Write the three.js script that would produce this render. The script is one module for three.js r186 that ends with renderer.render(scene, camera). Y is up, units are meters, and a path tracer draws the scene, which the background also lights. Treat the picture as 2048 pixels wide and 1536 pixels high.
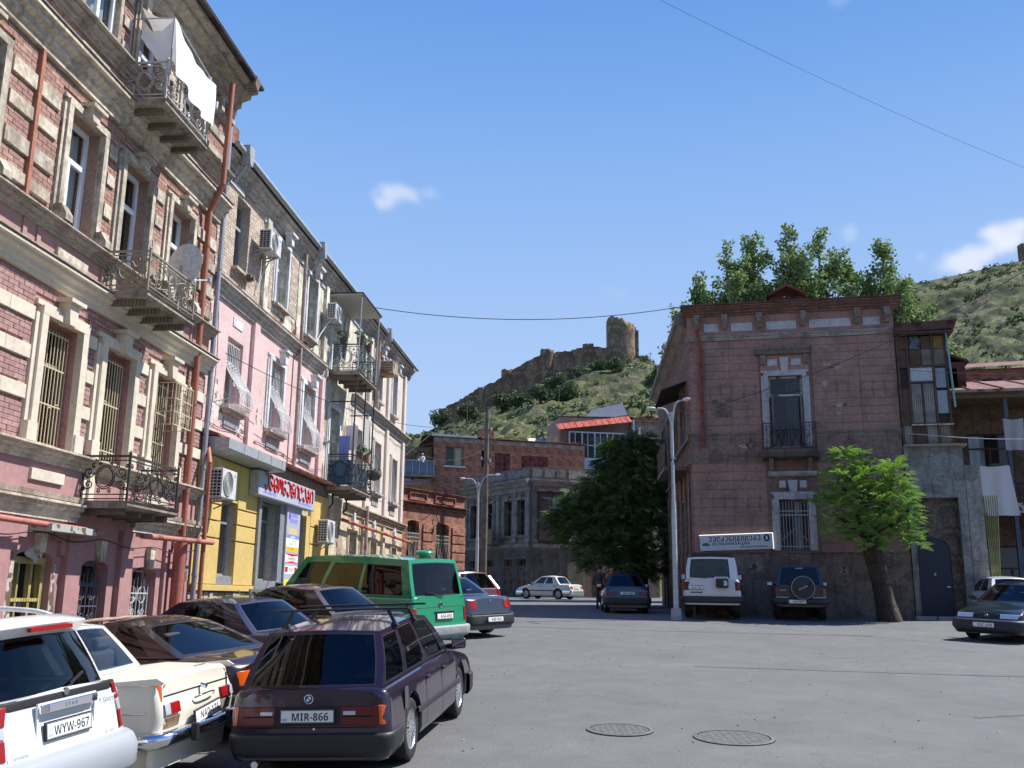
import * as THREE from 'three';
import { mergeGeometries, mergeVertices } from 'three/addons/utils/BufferGeometryUtils.js';
import { RoundedBoxGeometry } from 'three/addons/geometries/RoundedBoxGeometry.js';
import { MarchingCubes } from 'three/addons/objects/MarchingCubes.js';

// ---------- camera, sky, sun, exposure ----------
const scene = new THREE.Scene();
const camera = new THREE.PerspectiveCamera(43.2, 4 / 3, 0.1, 3000);
camera.position.set(0, 1.62, 0);
camera.rotation.order = 'YXZ';
camera.rotation.set(THREE.MathUtils.degToRad(12.5), 0, 0.0119);
const renderer = new THREE.WebGLRenderer({ antialias: true });
renderer.setSize(1024, 768);
renderer.toneMapping = THREE.LinearToneMapping;
renderer.toneMappingExposure = 1.5;
renderer.shadowMap.enabled = true;

// seeded random and noise
let seed_ = 12345;
const rnd = () => { seed_ = (seed_ * 1664525 + 1013904223) >>> 0; return seed_ / 4294967296; };
const reseed = s => { seed_ = s >>> 0; };
const rr = (a, b) => a + (b - a) * rnd();
const lerp = (a, b, t) => a + (b - a) * t;
const clamp = (x, a, b) => Math.min(b, Math.max(a, x));
const sstep = (a, b, x) => { const t = clamp((x - a) / (b - a), 0, 1); return t * t * (3 - 2 * t); };
const hash2 = (x, y, s = 0) => { let h = (x | 0) * 374761393 + (y | 0) * 668265263 + (s | 0) * 2147483647; h = (h ^ (h >>> 13)) * 1274126177; h = Math.imul(h ^ (h >>> 16), 2246822519); return ((h ^ (h >>> 15)) >>> 0) / 4294967296; };
const vnoise = (x, y, per = 0, s = 0) => {
  let xi = Math.floor(x), yi = Math.floor(y); const xf = x - xi, yf = y - yi;
  const u = xf * xf * (3 - 2 * xf), v = yf * yf * (3 - 2 * yf);
  const w = per ? n => ((n % per) + per) % per : n => n;
  const a = hash2(w(xi), w(yi), s), b = hash2(w(xi + 1), w(yi), s), c = hash2(w(xi), w(yi + 1), s), d = hash2(w(xi + 1), w(yi + 1), s);
  return lerp(lerp(a, b, u), lerp(c, d, u), v);
};
const fbm = (x, y, oct = 4, per = 0, s = 0) => { let f = 0, a = .5, n = 0; for (let i = 0; i < oct; i++) { f += a * vnoise(x, y, per, s + i * 17); n += a; x *= 2; y *= 2; per *= 2; a *= .5; } return f / n; };

// clear blue summer sky with a few small clouds, computed as an equirectangular map
{
  const W = 1536, H = 768, data = new Float32Array(W * H * 4);
  const lin = c => Math.pow(c / 255, 2.2) / 1.5;
  const stops = [[-8, [200, 217, 243]], [0, [196, 217, 248]], [6, [186, 211, 249]], [14, [170, 202, 248]], [22, [147, 187, 244]], [30, [120, 168, 236]], [36, [102, 153, 229]], [55, [66, 118, 204]], [90, [50, 98, 184]]].map(([e, c]) => [e, c.map(lin)]);
  // clouds: [azimuth deg (right of -z), elevation deg, half width, half height, strength]
  const clouds = [[-7.4, 23.2, 1.6, .7, .55], [-5.3, 23.5, .5, .3, .2], [6.2, 18.0, .8, .6, .12], [20.3, 20.4, .45, .4, .25], [26.4, 18.3, 2.2, .8, .75], [28.4, 19.0, 1.5, .9, .85], [20.5, 32.6, .9, .6, .16], [42, 22, 7, 2.5, .9], [-60, 24, 9, 3, .8], [95, 30, 10, 4, .8], [170, 26, 12, 4, .9], [-120, 35, 9, 3, .7]];
  for (let j = 0; j < H; j++) for (let i = 0; i < W; i++) {
    const el = (j + .5) / H * 180 - 90, az0 = ((i + .5) / W - .5) * 360 + 90; // u=.5 looks along +x in three's equirect
    let az = az0; if (az > 180) az -= 360;
    let k = 0; while (k < stops.length - 2 && el > stops[k + 1][0]) k++;
    const t = clamp((el - stops[k][0]) / (stops[k + 1][0] - stops[k][0]), 0, 1);
    let c = [0, 1, 2].map(n => lerp(stops[k][1][n], stops[k + 1][1][n], t));
    let cl = 0;
    for (const [ca, ce, cw, ch, st] of clouds) {
      const dx = (az - ca) / cw, dy = (el - ce) / ch, r2 = dx * dx + dy * dy;
      if (r2 > 3) continue;
      const n = fbm(az * .9 / Math.sqrt(cw) + 40, el * 1.5 / Math.sqrt(cw) + 9, 5, 0, 5);
      cl = Math.max(cl, st * sstep(.1, .9, (1 - r2 * .75) * .8 + (n - .5) * 2.2));
    }
    cl = Math.min(cl, .96);
    c = [lerp(c[0], .6, cl), lerp(c[1], .62, cl), lerp(c[2], .68, cl)];
    const o = (j * W + i) * 4; data[o] = c[0]; data[o + 1] = c[1]; data[o + 2] = c[2]; data[o + 3] = 1;
  }
  const sky = new THREE.DataTexture(data, W, H, THREE.RGBAFormat, THREE.FloatType);
  sky.mapping = THREE.EquirectangularReflectionMapping; sky.magFilter = THREE.LinearFilter; sky.needsUpdate = true;
  scene.background = sky; scene.environment = sky;
}
const sun = new THREE.DirectionalLight(new THREE.Color(1, .965, .92), 5.0);
sun.position.set(1, 1.45, -.3).multiplyScalar(120); sun.target.position.set(0, 0, -30);
sun.position.add(sun.target.position);
sun.castShadow = true; sun.shadow.mapSize.set(4096, 4096);
Object.assign(sun.shadow.camera, { left: -90, right: 90, top: 90, bottom: -90, near: 1, far: 500 });
scene.add(sun, sun.target);

// ---------- helpers ----------
const V3 = (x, y, z) => new THREE.Vector3(x, y, z);
const used = {};
const numbered = n => { used[n] = (used[n] || 0) + 1; return used[n] === 1 ? n : n + '_' + String(used[n] - 1).padStart(3, '0'); };
function thing(name, label, category, group, pos = [0, 0, 0], ry = 0) {
  const o = new THREE.Group(); o.name = numbered(name); o.position.set(...pos); o.rotation.y = ry;
  o.userData = { label, category }; if (group) o.userData.group = group; scene.add(o); return o;
}
function sub(parent, name, pos = [0, 0, 0], ry = 0) { const o = new THREE.Group(); o.name = name; o.position.set(...pos); o.rotation.y = ry; parent.add(o); return o; }
function norm(g) { // plain non-indexed position/normal/uv geometry
  if (g.index) g = g.toNonIndexed();
  for (const k of Object.keys(g.attributes)) if (!['position', 'normal', 'uv', 'color'].includes(k)) g.deleteAttribute(k);
  if (!g.attributes.normal) g.computeVertexNormals();
  if (!g.attributes.uv) g.setAttribute('uv', new THREE.BufferAttribute(new Float32Array(g.attributes.position.count * 2), 2));
  g.morphAttributes = {}; return g;
}
function merge(list) { list = list.flat(Infinity).filter(Boolean); return list.length === 1 ? norm(list[0]) : mergeGeometries(list.map(norm), false); }
function uvm(g) { // uv in metres, box mapped from the local position
  g = norm(g); const p = g.attributes.position, n = g.attributes.normal, uv = g.attributes.uv;
  for (let i = 0; i < p.count; i++) {
    const ax = Math.abs(n.getX(i)), ay = Math.abs(n.getY(i)), az = Math.abs(n.getZ(i));
    if (ay > ax && ay > az) uv.setXY(i, p.getX(i), p.getZ(i)); else if (ax > az) uv.setXY(i, p.getZ(i), p.getY(i)); else uv.setXY(i, p.getX(i), p.getY(i));
  }
  return g;
}
// one mesh; keepUV leaves the uv of the geometry as it is
function part(parent, name, geos, mat, keepUV, label) {
  let g = merge([geos]); if (!keepUV) g = uvm(g);
  const m = new THREE.Mesh(g, mat); m.name = name; m.castShadow = m.receiveShadow = true; if (label) m.userData.label = label;
  parent.add(m); return m;
}
function solo(name, label, category, group, geos, mat, keepUV) { const m = part(scene, numbered(name), geos, mat, keepUV); m.userData = { label, category }; if (group) m.userData.group = group; return m; }
function struct(name, geos, mat, keepUV) { const m = part(scene, numbered(name), geos, mat, keepUV); m.userData.kind = 'structure'; return m; }
const box = (x0, x1, y0, y1, z0, z1) => new THREE.BoxGeometry(x1 - x0, y1 - y0, z1 - z0).translate((x0 + x1) / 2, (y0 + y1) / 2, (z0 + z1) / 2);
const rbox = (x0, x1, y0, y1, z0, z1, r = .01, seg = 1) => new RoundedBoxGeometry(x1 - x0, y1 - y0, z1 - z0, seg, r).translate((x0 + x1) / 2, (y0 + y1) / 2, (z0 + z1) / 2);
function rod(a, b, r0, r1 = r0, seg = 8) {
  const A = V3(...a), B = V3(...b), d = B.clone().sub(A), g = new THREE.CylinderGeometry(r1, r0, d.length(), seg, 1);
  g.applyQuaternion(new THREE.Quaternion().setFromUnitVectors(V3(0, 1, 0), d.normalize())); const m = A.add(B).multiplyScalar(.5); return g.translate(m.x, m.y, m.z);
}
const bar = (a, b, w, h = w) => { const A = V3(...a), B = V3(...b), d = B.clone().sub(A), g = new THREE.BoxGeometry(w, d.length(), h); g.applyQuaternion(new THREE.Quaternion().setFromUnitVectors(V3(0, 1, 0), d.normalize())); const m = A.add(B).multiplyScalar(.5); return g.translate(m.x, m.y, m.z); };
const tube = (pts, r, n = pts.length * 3, rs = 5, closed = false) => new THREE.TubeGeometry(new THREE.CatmullRomCurve3(pts.map(p => V3(...p)), closed), n, r, rs, closed);
function sheet(rows, close) { // rows of [x,y,z] points -> smooth indexed surface
  const m = rows.length, n = rows[0].length, pos = [], uv = [], idx = [];
  rows.forEach((r, j) => r.forEach((p, i) => { pos.push(...p); uv.push(i / (n - 1), j / (m - 1)); }));
  for (let j = 0; j < m - 1; j++) for (let i = 0; i < n - 1; i++) { const a = j * n + i, b = a + 1, c = a + n, d = c + 1; idx.push(a, b, d, a, d, c); }
  const g = new THREE.BufferGeometry(); g.setAttribute('position', new THREE.Float32BufferAttribute(pos, 3)); g.setAttribute('uv', new THREE.Float32BufferAttribute(uv, 2)); g.setIndex(idx); g.computeVertexNormals(); return g;
}
const quad = (a, b, c, d) => sheet([[a, b], [d, c]]);
function poly(pts, depth, holes = [], bevel = 0) { // polygon in x,y extruded to +z
  const s = new THREE.Shape(pts.map(p => new THREE.Vector2(...p))); for (const h of holes) s.holes.push(new THREE.Path(h.map(p => new THREE.Vector2(...p))));
  return new THREE.ExtrudeGeometry(s, bevel ? { depth: depth - 2 * bevel, bevelEnabled: true, bevelThickness: bevel, bevelSize: bevel, bevelOffset: -bevel, bevelSegments: 1, curveSegments: 6 } : { depth, bevelEnabled: false, curveSegments: 6 }).translate(0, 0, bevel);
}
const rect = (x0, x1, y0, y1) => [[x0, y0], [x1, y0], [x1, y1], [x0, y1]];
function arch(x0, x1, y0, y1, rise, n = 8) { const p = [[x0, y0], [x1, y0], [x1, y1]]; for (let i = 1; i < n; i++) { const t = i / n * Math.PI; p.push([(x0 + x1) / 2 + (x1 - x0) / 2 * Math.cos(t), y1 + rise * Math.sin(t)]); } p.push([x0, y1]); return p; }
// moulding: profile of [out, y] points swept along x from x0 to x1 (closed to the wall)
function mould(prof, x0, x1) { const g = poly(prof.map(([p, y]) => [p, y]), x1 - x0); return g.applyMatrix4(new THREE.Matrix4().makeBasis(V3(0, 0, 1), V3(0, 1, 0), V3(-1, 0, 0))).translate(x1, 0, 0); }
const wallPanel = (x0, x1, y0, y1, z0, z1, holes = []) => poly(rect(x0, x1, y0, y1), z1 - z0, holes).translate(0, 0, z0);
const at = (g, x = 0, y = 0, z = 0, ry = 0, rx = 0, rz = 0) => { if (rx) g.rotateX(rx); if (rz) g.rotateZ(rz); if (ry) g.rotateY(ry); return g.translate(x, y, z); };
// ground height: flat-ish square that climbs away from the camera
const gd = d => { const a = .05 * (d - 10.2), b = 1.09 + .018 * (d - 32); const t = sstep(27, 37, d); return lerp(a, b, t); };
const cross = (x, d) => x < -1 ? .045 * (Math.max(x, -8.4) + 1) * (1 - sstep(14, 23, d)) * sstep(6.5, 10.5, d) : 0; // the parking strip tips towards the houses
const gy = z => gd(-z);

// piecewise linear curve through points
const pl = (pts, x) => { if (x <= pts[0][0]) return pts[0][1]; for (let i = 0; i < pts.length - 1; i++) if (x <= pts[i + 1][0]) { const t = (x - pts[i][0]) / (pts[i + 1][0] - pts[i][0]); return lerp(pts[i][1], pts[i + 1][1], t); } return pts[pts.length - 1][1]; };
// ---------- textures and materials ----------
function tex(n, fn, srgb = true, rep = 1) { // fn(u,v,x,y) -> [r,g,b] 0..255 or a grey
  const d = new Uint8Array(n * n * 4);
  for (let y = 0; y < n; y++) for (let x = 0; x < n; x++) { let c = fn(x / n, y / n, x, y); if (typeof c === 'number') c = [c, c, c]; const o = (y * n + x) * 4; d[o] = clamp(c[0], 0, 255); d[o + 1] = clamp(c[1], 0, 255); d[o + 2] = clamp(c[2], 0, 255); d[o + 3] = 255; }
  const t = new THREE.DataTexture(d, n, n); t.wrapS = t.wrapT = THREE.RepeatWrapping; t.magFilter = THREE.LinearFilter; t.minFilter = THREE.LinearMipmapLinearFilter; t.generateMipmaps = true;
  if (srgb) t.colorSpace = THREE.SRGBColorSpace; t.repeat.set(rep, rep); t.needsUpdate = true; return t;
}
const rep = (t, x, y = x) => { const c = t.clone(); c.repeat.set(x, y); c.needsUpdate = true; return c; };
const T = {};
{ // weathered plaster: soft patches, fine grain, hairline stains
  const f = (u, v) => fbm(u * 6, v * 6, 5, 6, 1), g = (u, v) => fbm(u * 60, v * 60, 2, 60, 2), s = (u, v) => fbm(u * 40, v * 4, 3, 4, 3);
  T.plaster = rep(tex(512, (u, v) => { const a = f(u, v), b = g(u, v), c = s(u, v); const pat = sstep(.62, .7, fbm(u * 10, v * 10, 4, 10, 9)); return 212 + (a - .5) * 46 + (b - .5) * 40 - sstep(.56, .75, c) * 24 - pat * 14; }), .25);
  T.smooth = rep(tex(512, (u, v) => { const a = f(u, v), b = g(u, v); return 214 + (a - .5) * 24 + (b - .5) * 22 - sstep(.6, .8, s(u, v)) * 12; }), .25);
  T.turf = rep(tex(512, (u, v, x, y) => { const a = fbm(u * 24, v * 24, 4, 24, 11), b = fbm(u * 90, v * 90, 2, 90, 12), c = sstep(.5, .64, fbm(u * 12, v * 12, 4, 12, 13)); const l = 168 + (b - .5) * 120 + (a - .5) * 80; return [lerp(l, l * .55, c), lerp(l, l * .66, c), lerp(l * .95, l * .5, c)]; }), 1 / 26);
  T.plasterB = rep(tex(512, (u, v) => 128 + (f(u, v) - .5) * 90 + (g(u, v) - .5) * 130, false), .25);
  T.worn = rep(tex(512, (u, v) => { const a = fbm(u * 8, v * 8, 5, 8, 21), c = sstep(.52, .62, a), b = g(u, v); const st = sstep(.5, .72, fbm(u * 26, v * 5, 4, 5, 23)); return [lerp(216, 188, c) - st * 26 + (b - .5) * 60, lerp(214, 184, c) - st * 26 + (b - .5) * 60, lerp(210, 178, c) - st * 25 + (b - .5) * 60]; }), .3);
}
{ // brickwork for surfaces too far to see single bricks, 1 m x 0.96 m tile
  const cell = (u, v) => { const row = Math.floor(v * 12), off = (row & 1) * .5, x = ((u * 4 + off) % 4 + 4) % 4, col = Math.floor(x); return [row, col, x - col, v * 12 - row]; };
  T.brick = rep(tex(512, (u, v) => { const [r, c, x, y] = cell(u, v), e = Math.min(Math.min(x, 1 - x) * .25, Math.min(y, 1 - y) * .08); const m = sstep(.003, .008, e), h = hash2(r, c, 4), n = fbm(u * 40, v * 40, 3, 40, 6); const l = 190 + (h - .5) * 70 + (n - .5) * 90; return [lerp(165, l, m), lerp(155, l * .96, m), lerp(145, l * .93, m)]; }), 1, 1 / .96);
  T.brickB = rep(tex(512, (u, v) => { const [r, c, x, y] = cell(u, v), e = Math.min(Math.min(x, 1 - x) * .25, Math.min(y, 1 - y) * .08); return sstep(.002, .009, e) * 170 + hash2(r, c, 8) * 40 + fbm(u * 60, v * 60, 2, 60, 6) * 40; }, false), 1, 1 / .96);
  T.grain = rep(tex(256, (u, v) => 208 + (fbm(u * 12, v * 12, 4, 12, 31) - .5) * 60 + (hash2(u * 256, v * 256, 7) - .5) * 34), 1.6);
  T.grainB = rep(tex(256, (u, v) => 128 + (fbm(u * 16, v * 16, 4, 16, 33) - .5) * 200, false), 1.6);
}
{ // rubble stone of the fortress: 8 m tile
  const cell = (u, v) => { let best = 9, id = 0, sec = 9; const N = 18; const x = u * N, y = v * N * 1.5, xi = Math.floor(x), yi = Math.floor(y); for (let j = -1; j <= 1; j++) for (let i = -1; i <= 1; i++) { const cx = xi + i, cy = yi + j, wx = ((cx % N) + N) % N, wy = ((cy % 27) + 27) % 27; const d = Math.hypot(cx + .5 + (hash2(wx, wy, 1) - .5) * .7 - x, cy + .5 + (hash2(wx, wy, 2) - .5) * .6 - y); if (d < best) { sec = best; best = d; id = hash2(wx, wy, 3); } else if (d < sec) sec = d; } return [id, sec - best]; };
  T.rubble = rep(tex(512, (u, v) => { const [id, e] = cell(u, v), n = fbm(u * 5, v * 5, 5, 5, 41); const l = 150 + id * 70 + (n - .5) * 150, m = sstep(.02, .16, e); return [lerp(110, l, m), lerp(100, l * .93, m), lerp(92, l * .85, m)]; }), .12);
  T.rubbleB = rep(tex(512, (u, v) => { const [id, e] = cell(u, v); return sstep(.02, .2, e) * 160 + id * 60; }, false), .12);
  T.stoneRow = rep(T.rubble, 1.1); T.stoneRowB = rep(T.rubbleB, 1.1);
}
{ // asphalt: fine chippings with patches and tar lines, two layers
  T.asphalt = rep(tex(1024, (u, v, x, y) => { const a = fbm(u * 5, v * 5, 5, 5, 51), b = hash2(x, y, 5), b2 = vnoise(u * 340, v * 340, 340, 8), c = fbm(u * 24, v * 24, 3, 24, 52); const cr = Math.abs(fbm(u * 4, v * 4, 4, 4, 57) - .5) < .0035 ? -26 : 0; const ch = b2 > .86 ? 24 : 0; const l = 196 + (a - .5) * 26 + (c - .5) * 20 + (b - .5) * 30 + ch * .5 + cr * .45; return [l, l * .995, l * .985]; }), .125);
  T.asphaltB = rep(tex(512, (u, v, x, y) => 110 + (hash2(x, y, 6) - .5) * 110 + (vnoise(u * 170, v * 170, 170, 9) - .5) * 120, false), .5);
}
{ // wood, bark, rust
  T.wood = rep(tex(256, (u, v) => { const g = fbm(u * 30, v * 2, 4, 2, 61), k = fbm(u * 5, v * 5, 3, 5, 62); return 175 + (g - .5) * 120 + (k - .5) * 60; }), 1);
  T.bark = rep(tex(256, (u, v) => { const g = Math.abs(fbm(u * 14, v * 3, 4, 3, 63) - .5) * 2; return 110 + g * 170 + (hash2(u * 256, v * 256, 3) - .5) * 30; }), 1.5);
  T.barkB = rep(tex(256, (u, v) => Math.abs(fbm(u * 14, v * 3, 4, 3, 63) - .5) * 500, false), 1.5);
  T.rust = rep(tex(256, (u, v) => { const a = sstep(.42, .66, fbm(u * 6, v * 6, 5, 6, 65)), n = fbm(u * 40, v * 40, 2, 40, 66) * 40; return [lerp(205, 150, a) + n - 20, lerp(200, 105, a) + n - 20, lerp(195, 80, a) + n - 20]; }), .6);
  T.flake = rep(tex(256, (u, v) => { const a = sstep(.55, .6, fbm(u * 9, v * 9, 5, 9, 67)), n = fbm(u * 50, v * 50, 2, 50, 66) * 30; return [lerp(215, 120, a) + n - 15, lerp(213, 105, a) + n - 15, lerp(208, 92, a) + n - 15]; }), .9);
}
const col = c => Array.isArray(c) ? new THREE.Color().setRGB(...c) : new THREE.Color(c);
function mat(c, o = {}) { const { rough = .85, metal = 0, map, bump, bs = .004, ...r } = o; const cc = col(c); if (map) cc.setRGB(Math.min(.92, cc.r * 1.42), Math.min(.92, cc.g * 1.42), Math.min(.92, cc.b * 1.42)); return new THREE.MeshStandardMaterial({ color: r.vertexColors ? col(c) : cc, roughness: rough, metalness: metal, map: map || null, bumpMap: bump || null, bumpScale: bs, side: THREE.DoubleSide, ...r }); }
const plast = (c, o) => mat(c, { map: T.plaster, bump: T.plasterB, bs: .006, rough: .92, ...o });
const smoothM = (c, o) => mat(c, { map: T.smooth, bump: T.plasterB, bs: .004, rough: .92, ...o });
const wornM = (c, o) => mat(c, { map: T.worn, bump: T.plasterB, bs: .008, rough: .93, ...o });
const brickM = (c, o) => mat(c, { map: T.brick, bump: T.brickB, bs: .01, rough: .93, ...o });
const ironM = (c, o) => mat(c, { map: T.grain, rough: .6, metal: .2, ...o });
const M = {
  glass: new THREE.MeshPhysicalMaterial({ color: col([.78, .84, .84]), roughness: .02, transmission: 1, thickness: 0, ior: 1.5 }),
  winglass: new THREE.MeshPhysicalMaterial({ color: col([.035, .042, .05]), roughness: .03, clearcoat: 1, clearcoatRoughness: .02, ior: 1.5 }),
  tint: new THREE.MeshPhysicalMaterial({ color: col([.2, .23, .25]), roughness: .02, transmission: 1, thickness: 0, ior: 1.5 }),
  darkTint: new THREE.MeshPhysicalMaterial({ color: col([.06, .07, .085]), roughness: .02, transmission: 1, thickness: 0, ior: 1.5 }),
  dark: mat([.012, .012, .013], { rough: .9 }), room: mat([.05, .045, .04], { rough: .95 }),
  rubber: mat([.018, .018, .019], { rough: .75, map: T.grain }), chrome: mat([.8, .81, .83], { rough: .14, metal: 1 }), alloy: mat([.6, .61, .63], { rough: .35, metal: .75, map: T.grain }), steel: mat([.32, .33, .34], { rough: .5, metal: .6, map: T.grain }),
  zinc: mat([.42, .45, .47], { rough: .55, metal: .35, map: T.grain }), lampGrey: mat([.5, .54, .56], { rough: .6, metal: .15, map: T.grain }), iron: ironM([.055, .05, .045]), black: mat([.02, .02, .022], { rough: .5 }), plasticBlack: mat([.028, .028, .03], { rough: .55, map: T.grain }),
  white: mat([.72, .73, .72], { rough: .5, map: T.grain }), upvc: mat([.78, .8, .82], { rough: .35 }), cloth: mat([.75, .75, .76], { rough: .95, map: T.grain }), curtain: new THREE.MeshPhysicalMaterial({ color: col([.62, .64, .68]), roughness: .95, transmission: .25, thickness: 0, side: THREE.DoubleSide }),
  wire: mat([.03, .03, .03], { rough: .7 }), wood: mat([.2, .13, .08], { map: T.wood }), greyWood: mat([.24, .2, .16], { map: T.wood }), palewood: mat([.5, .45, .38], { map: T.wood }),
  bark: mat([.13, .095, .07], { map: T.bark, bump: T.barkB, bs: .03, rough: .95 }), lensRed: new THREE.MeshPhysicalMaterial({ color: col([.3, .006, .006]), roughness: .25, clearcoat: .4 }), lensDark: new THREE.MeshPhysicalMaterial({ color: col([.12, .004, .004]), roughness: .3, clearcoat: .25 }), lensOrange: new THREE.MeshPhysicalMaterial({ color: col([.6, .09, .004]), roughness: .25, clearcoat: .4 }), lensClear: new THREE.MeshPhysicalMaterial({ color: col([.62, .64, .66]), roughness: .15, clearcoat: 1, metalness: .3 }),
};
// flat print: draw(ctx,w,h) on a canvas
function print(w, h, draw, o = {}) { const c = document.createElement('canvas'); c.width = w; c.height = h; const x = c.getContext('2d'); draw(x, w, h); const t = new THREE.CanvasTexture(c); t.colorSpace = THREE.SRGBColorSpace; t.magFilter = THREE.LinearFilter; return new THREE.MeshStandardMaterial({ map: t, roughness: o.rough ?? .6, metalness: 0, side: THREE.DoubleSide }); }
const face = (w, h) => new THREE.PlaneGeometry(w, h); // printed sheet, uv 0..1, faces +z
function letter(x, s, cx, cy, size, color, maxW, font = 'sans-serif', wt = 'bold') { x.fillStyle = color; x.font = `${wt} ${size}px ${font}`; x.textAlign = 'center'; x.textBaseline = 'middle'; x.fillText(s, cx, cy, maxW); }
// ---------- ground ----------
const asphalt = mat([.162, .164, .164], { map: T.asphalt, bump: T.asphaltB, bs: .006, rough: .9 });
{
  const xs = [], zs = []; for (let x = -40; x <= 60; x += 1) xs.push(x); xs.unshift(-60, -100, -250, -900); xs.sort((a, b) => a - b); xs.push(90, 200, 500, 1200);
  for (let d = -30; d <= 100; d += 1.25) zs.push(d); zs.unshift(-300, -90); zs.push(160, 300, 600, 1500);
  const g = sheet(zs.map(d => xs.map(x => [x, gd(clamp(d, -30, 100)) + cross(x, d) + (d > -30 && d < 60 && Math.abs(x) < 30 ? (fbm(x * .16 + 5, d * .16, 3, 0, 71) - .5) * .07 : 0), -d])));
  struct('road', g, asphalt);
}
const gyx = (x, z) => gy(z) + cross(x, -z) + (Math.abs(x) < 30 && z < 30 && z > -60 ? (fbm(x * .16 + 5, -z * .16, 3, 0, 71) - .5) * .07 : 0);
// patched asphalt strips and a kerbed pavement under the left houses
const LK = .0912, LL = Math.hypot(1, LK), LX = -8.4, LROT = Math.atan2(1, LK);
const lp = (s, p, y = 0) => [LX + (s * LK + p) / LL, y, (-s + p * LK) / LL]; // left facade frame -> world
{
  const paveM = mat([.3, .285, .26], { map: T.plaster, bump: T.plasterB, rough: .93 });
  const rows = []; for (let s = -4; s <= 46; s += 1) rows.push([[0, 0], [.9, .0], [.92, -.14]].map(([p, dy]) => { const q = lp(s, p); return [q[0], gyx(q[0], q[2]) + .13 + dy, q[2]]; }));
  struct('pavement', sheet(rows), paveM);
  const patch = mat([.145, .148, .15], { map: T.asphalt, bump: T.asphaltB, bs: .006 });
  const pg = (pts) => { const s = new THREE.Shape(pts.map(p => new THREE.Vector2(...p))); let g = new THREE.ShapeGeometry(s); const c = []; return g; };
  const strip = (x0, d0, x1, d1, w) => { const rows = [], n = 24; for (let i = 0; i <= n; i++) { const t = i / n, x = lerp(x0, x1, t), d = lerp(d0, d1, t), ww = w * (.75 + .5 * vnoise(i * .7, 3)); const nx = d1 - d0, nz = -(x1 - x0), l = Math.hypot(nx, nz); rows.push([-1, -.3, .3, 1].map(k => { const px = x + nx / l * k * ww, pd = d + nz / l * k * ww; return [px, gyx(px, -pd) + .005, -pd]; })); } return sheet(rows); };
  struct('asphalt_patch', strip(3.5, 19, 12.5, 17.2, .10), patch); struct('asphalt_patch', strip(-.2, 27.6, 9.5, 26.2, .16), patch); struct('asphalt_patch', strip(2.2, 7.4, 6.8, 8.2, .3), patch); struct('asphalt_patch', strip(6.2, 13.5, 11.6, 15.4, .05), patch);
}
{ // hollow kerb and pavement before the house on the right
  const kerbM = mat([.3, .29, .28], { map: T.plaster, bump: T.plasterB, bs: .01 });
  for (const [x0, d0, x1, d1] of [[13.2, 32.35, 16.5, 31.65]]) { const n = 5; for (let i = 0; i < n; i++) { const a = lerp(x0, x1, i / n), b = lerp(x0, x1, (i + .96) / n), da = lerp(d0, d1, i / n), y = gy(-da); const m = struct('kerb', rbox(0, b - a, 0, .16, -.1, .1, .02), kerbM); m.position.set(a, y - .03, -da); m.rotation.y = -.2; } }
}
// ---------- hill and fortress ----------
const ridgePts = [[-400, 30], [-160, 36], [-70, 48], [-36, 54.5], [-24, 60.5], [-11, 67], [3, 74.5], [13, 77.5], [25, 80], [36, 83], [46, 85], [54, 80], [70, 84], [100, 98], [145, 113.5], [183, 122.5], [230, 130], [330, 132], [600, 120]];
const ridge = x => { let i = 0; while (i < ridgePts.length - 2 && x > ridgePts[i + 1][0]) i++; const [a, ya] = ridgePts[i], [b, yb] = ridgePts[i + 1]; return lerp(ya, yb, clamp((x - a) / (b - a), 0, 1)); };
function hillY(x, d) {
  const t = (d - 100) / 230, base = 8 + .01 * Math.abs(x), Y = ridge(x);
  let y; if (d < 100) return lerp(1.2, base, sstep(70, 100, d));
  if (t <= 1) { const f = .92 * Math.pow(clamp(t, 0, 1), .95) + .08 * sstep(.75, 1, t); y = base + (Y - base) * f - 3.4 * sstep(.88, .98, t) * sstep(-40, -25, x) * (1 - sstep(28, 36, x)); const amp = sstep(0, .12, t) * (1 - .92 * sstep(.84, .98, t)); const ter = fbm(x * .02 + d * .011, d * .06, 3, 0, 80); y += amp * ((fbm(x * .03, d * .03, 4, 0, 77) - .5) * 12 + (fbm(x * .16, d * .16, 3, 0, 78) - .5) * 4.6 + (fbm(x * .6, d * .6, 2, 0, 79) - .5) * 1.3 + (Math.abs(ter * 8 % 1 - .5) - .25) * 2.6); }
  else y = Y - (t - 1) * 60;
  return y;
}
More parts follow.
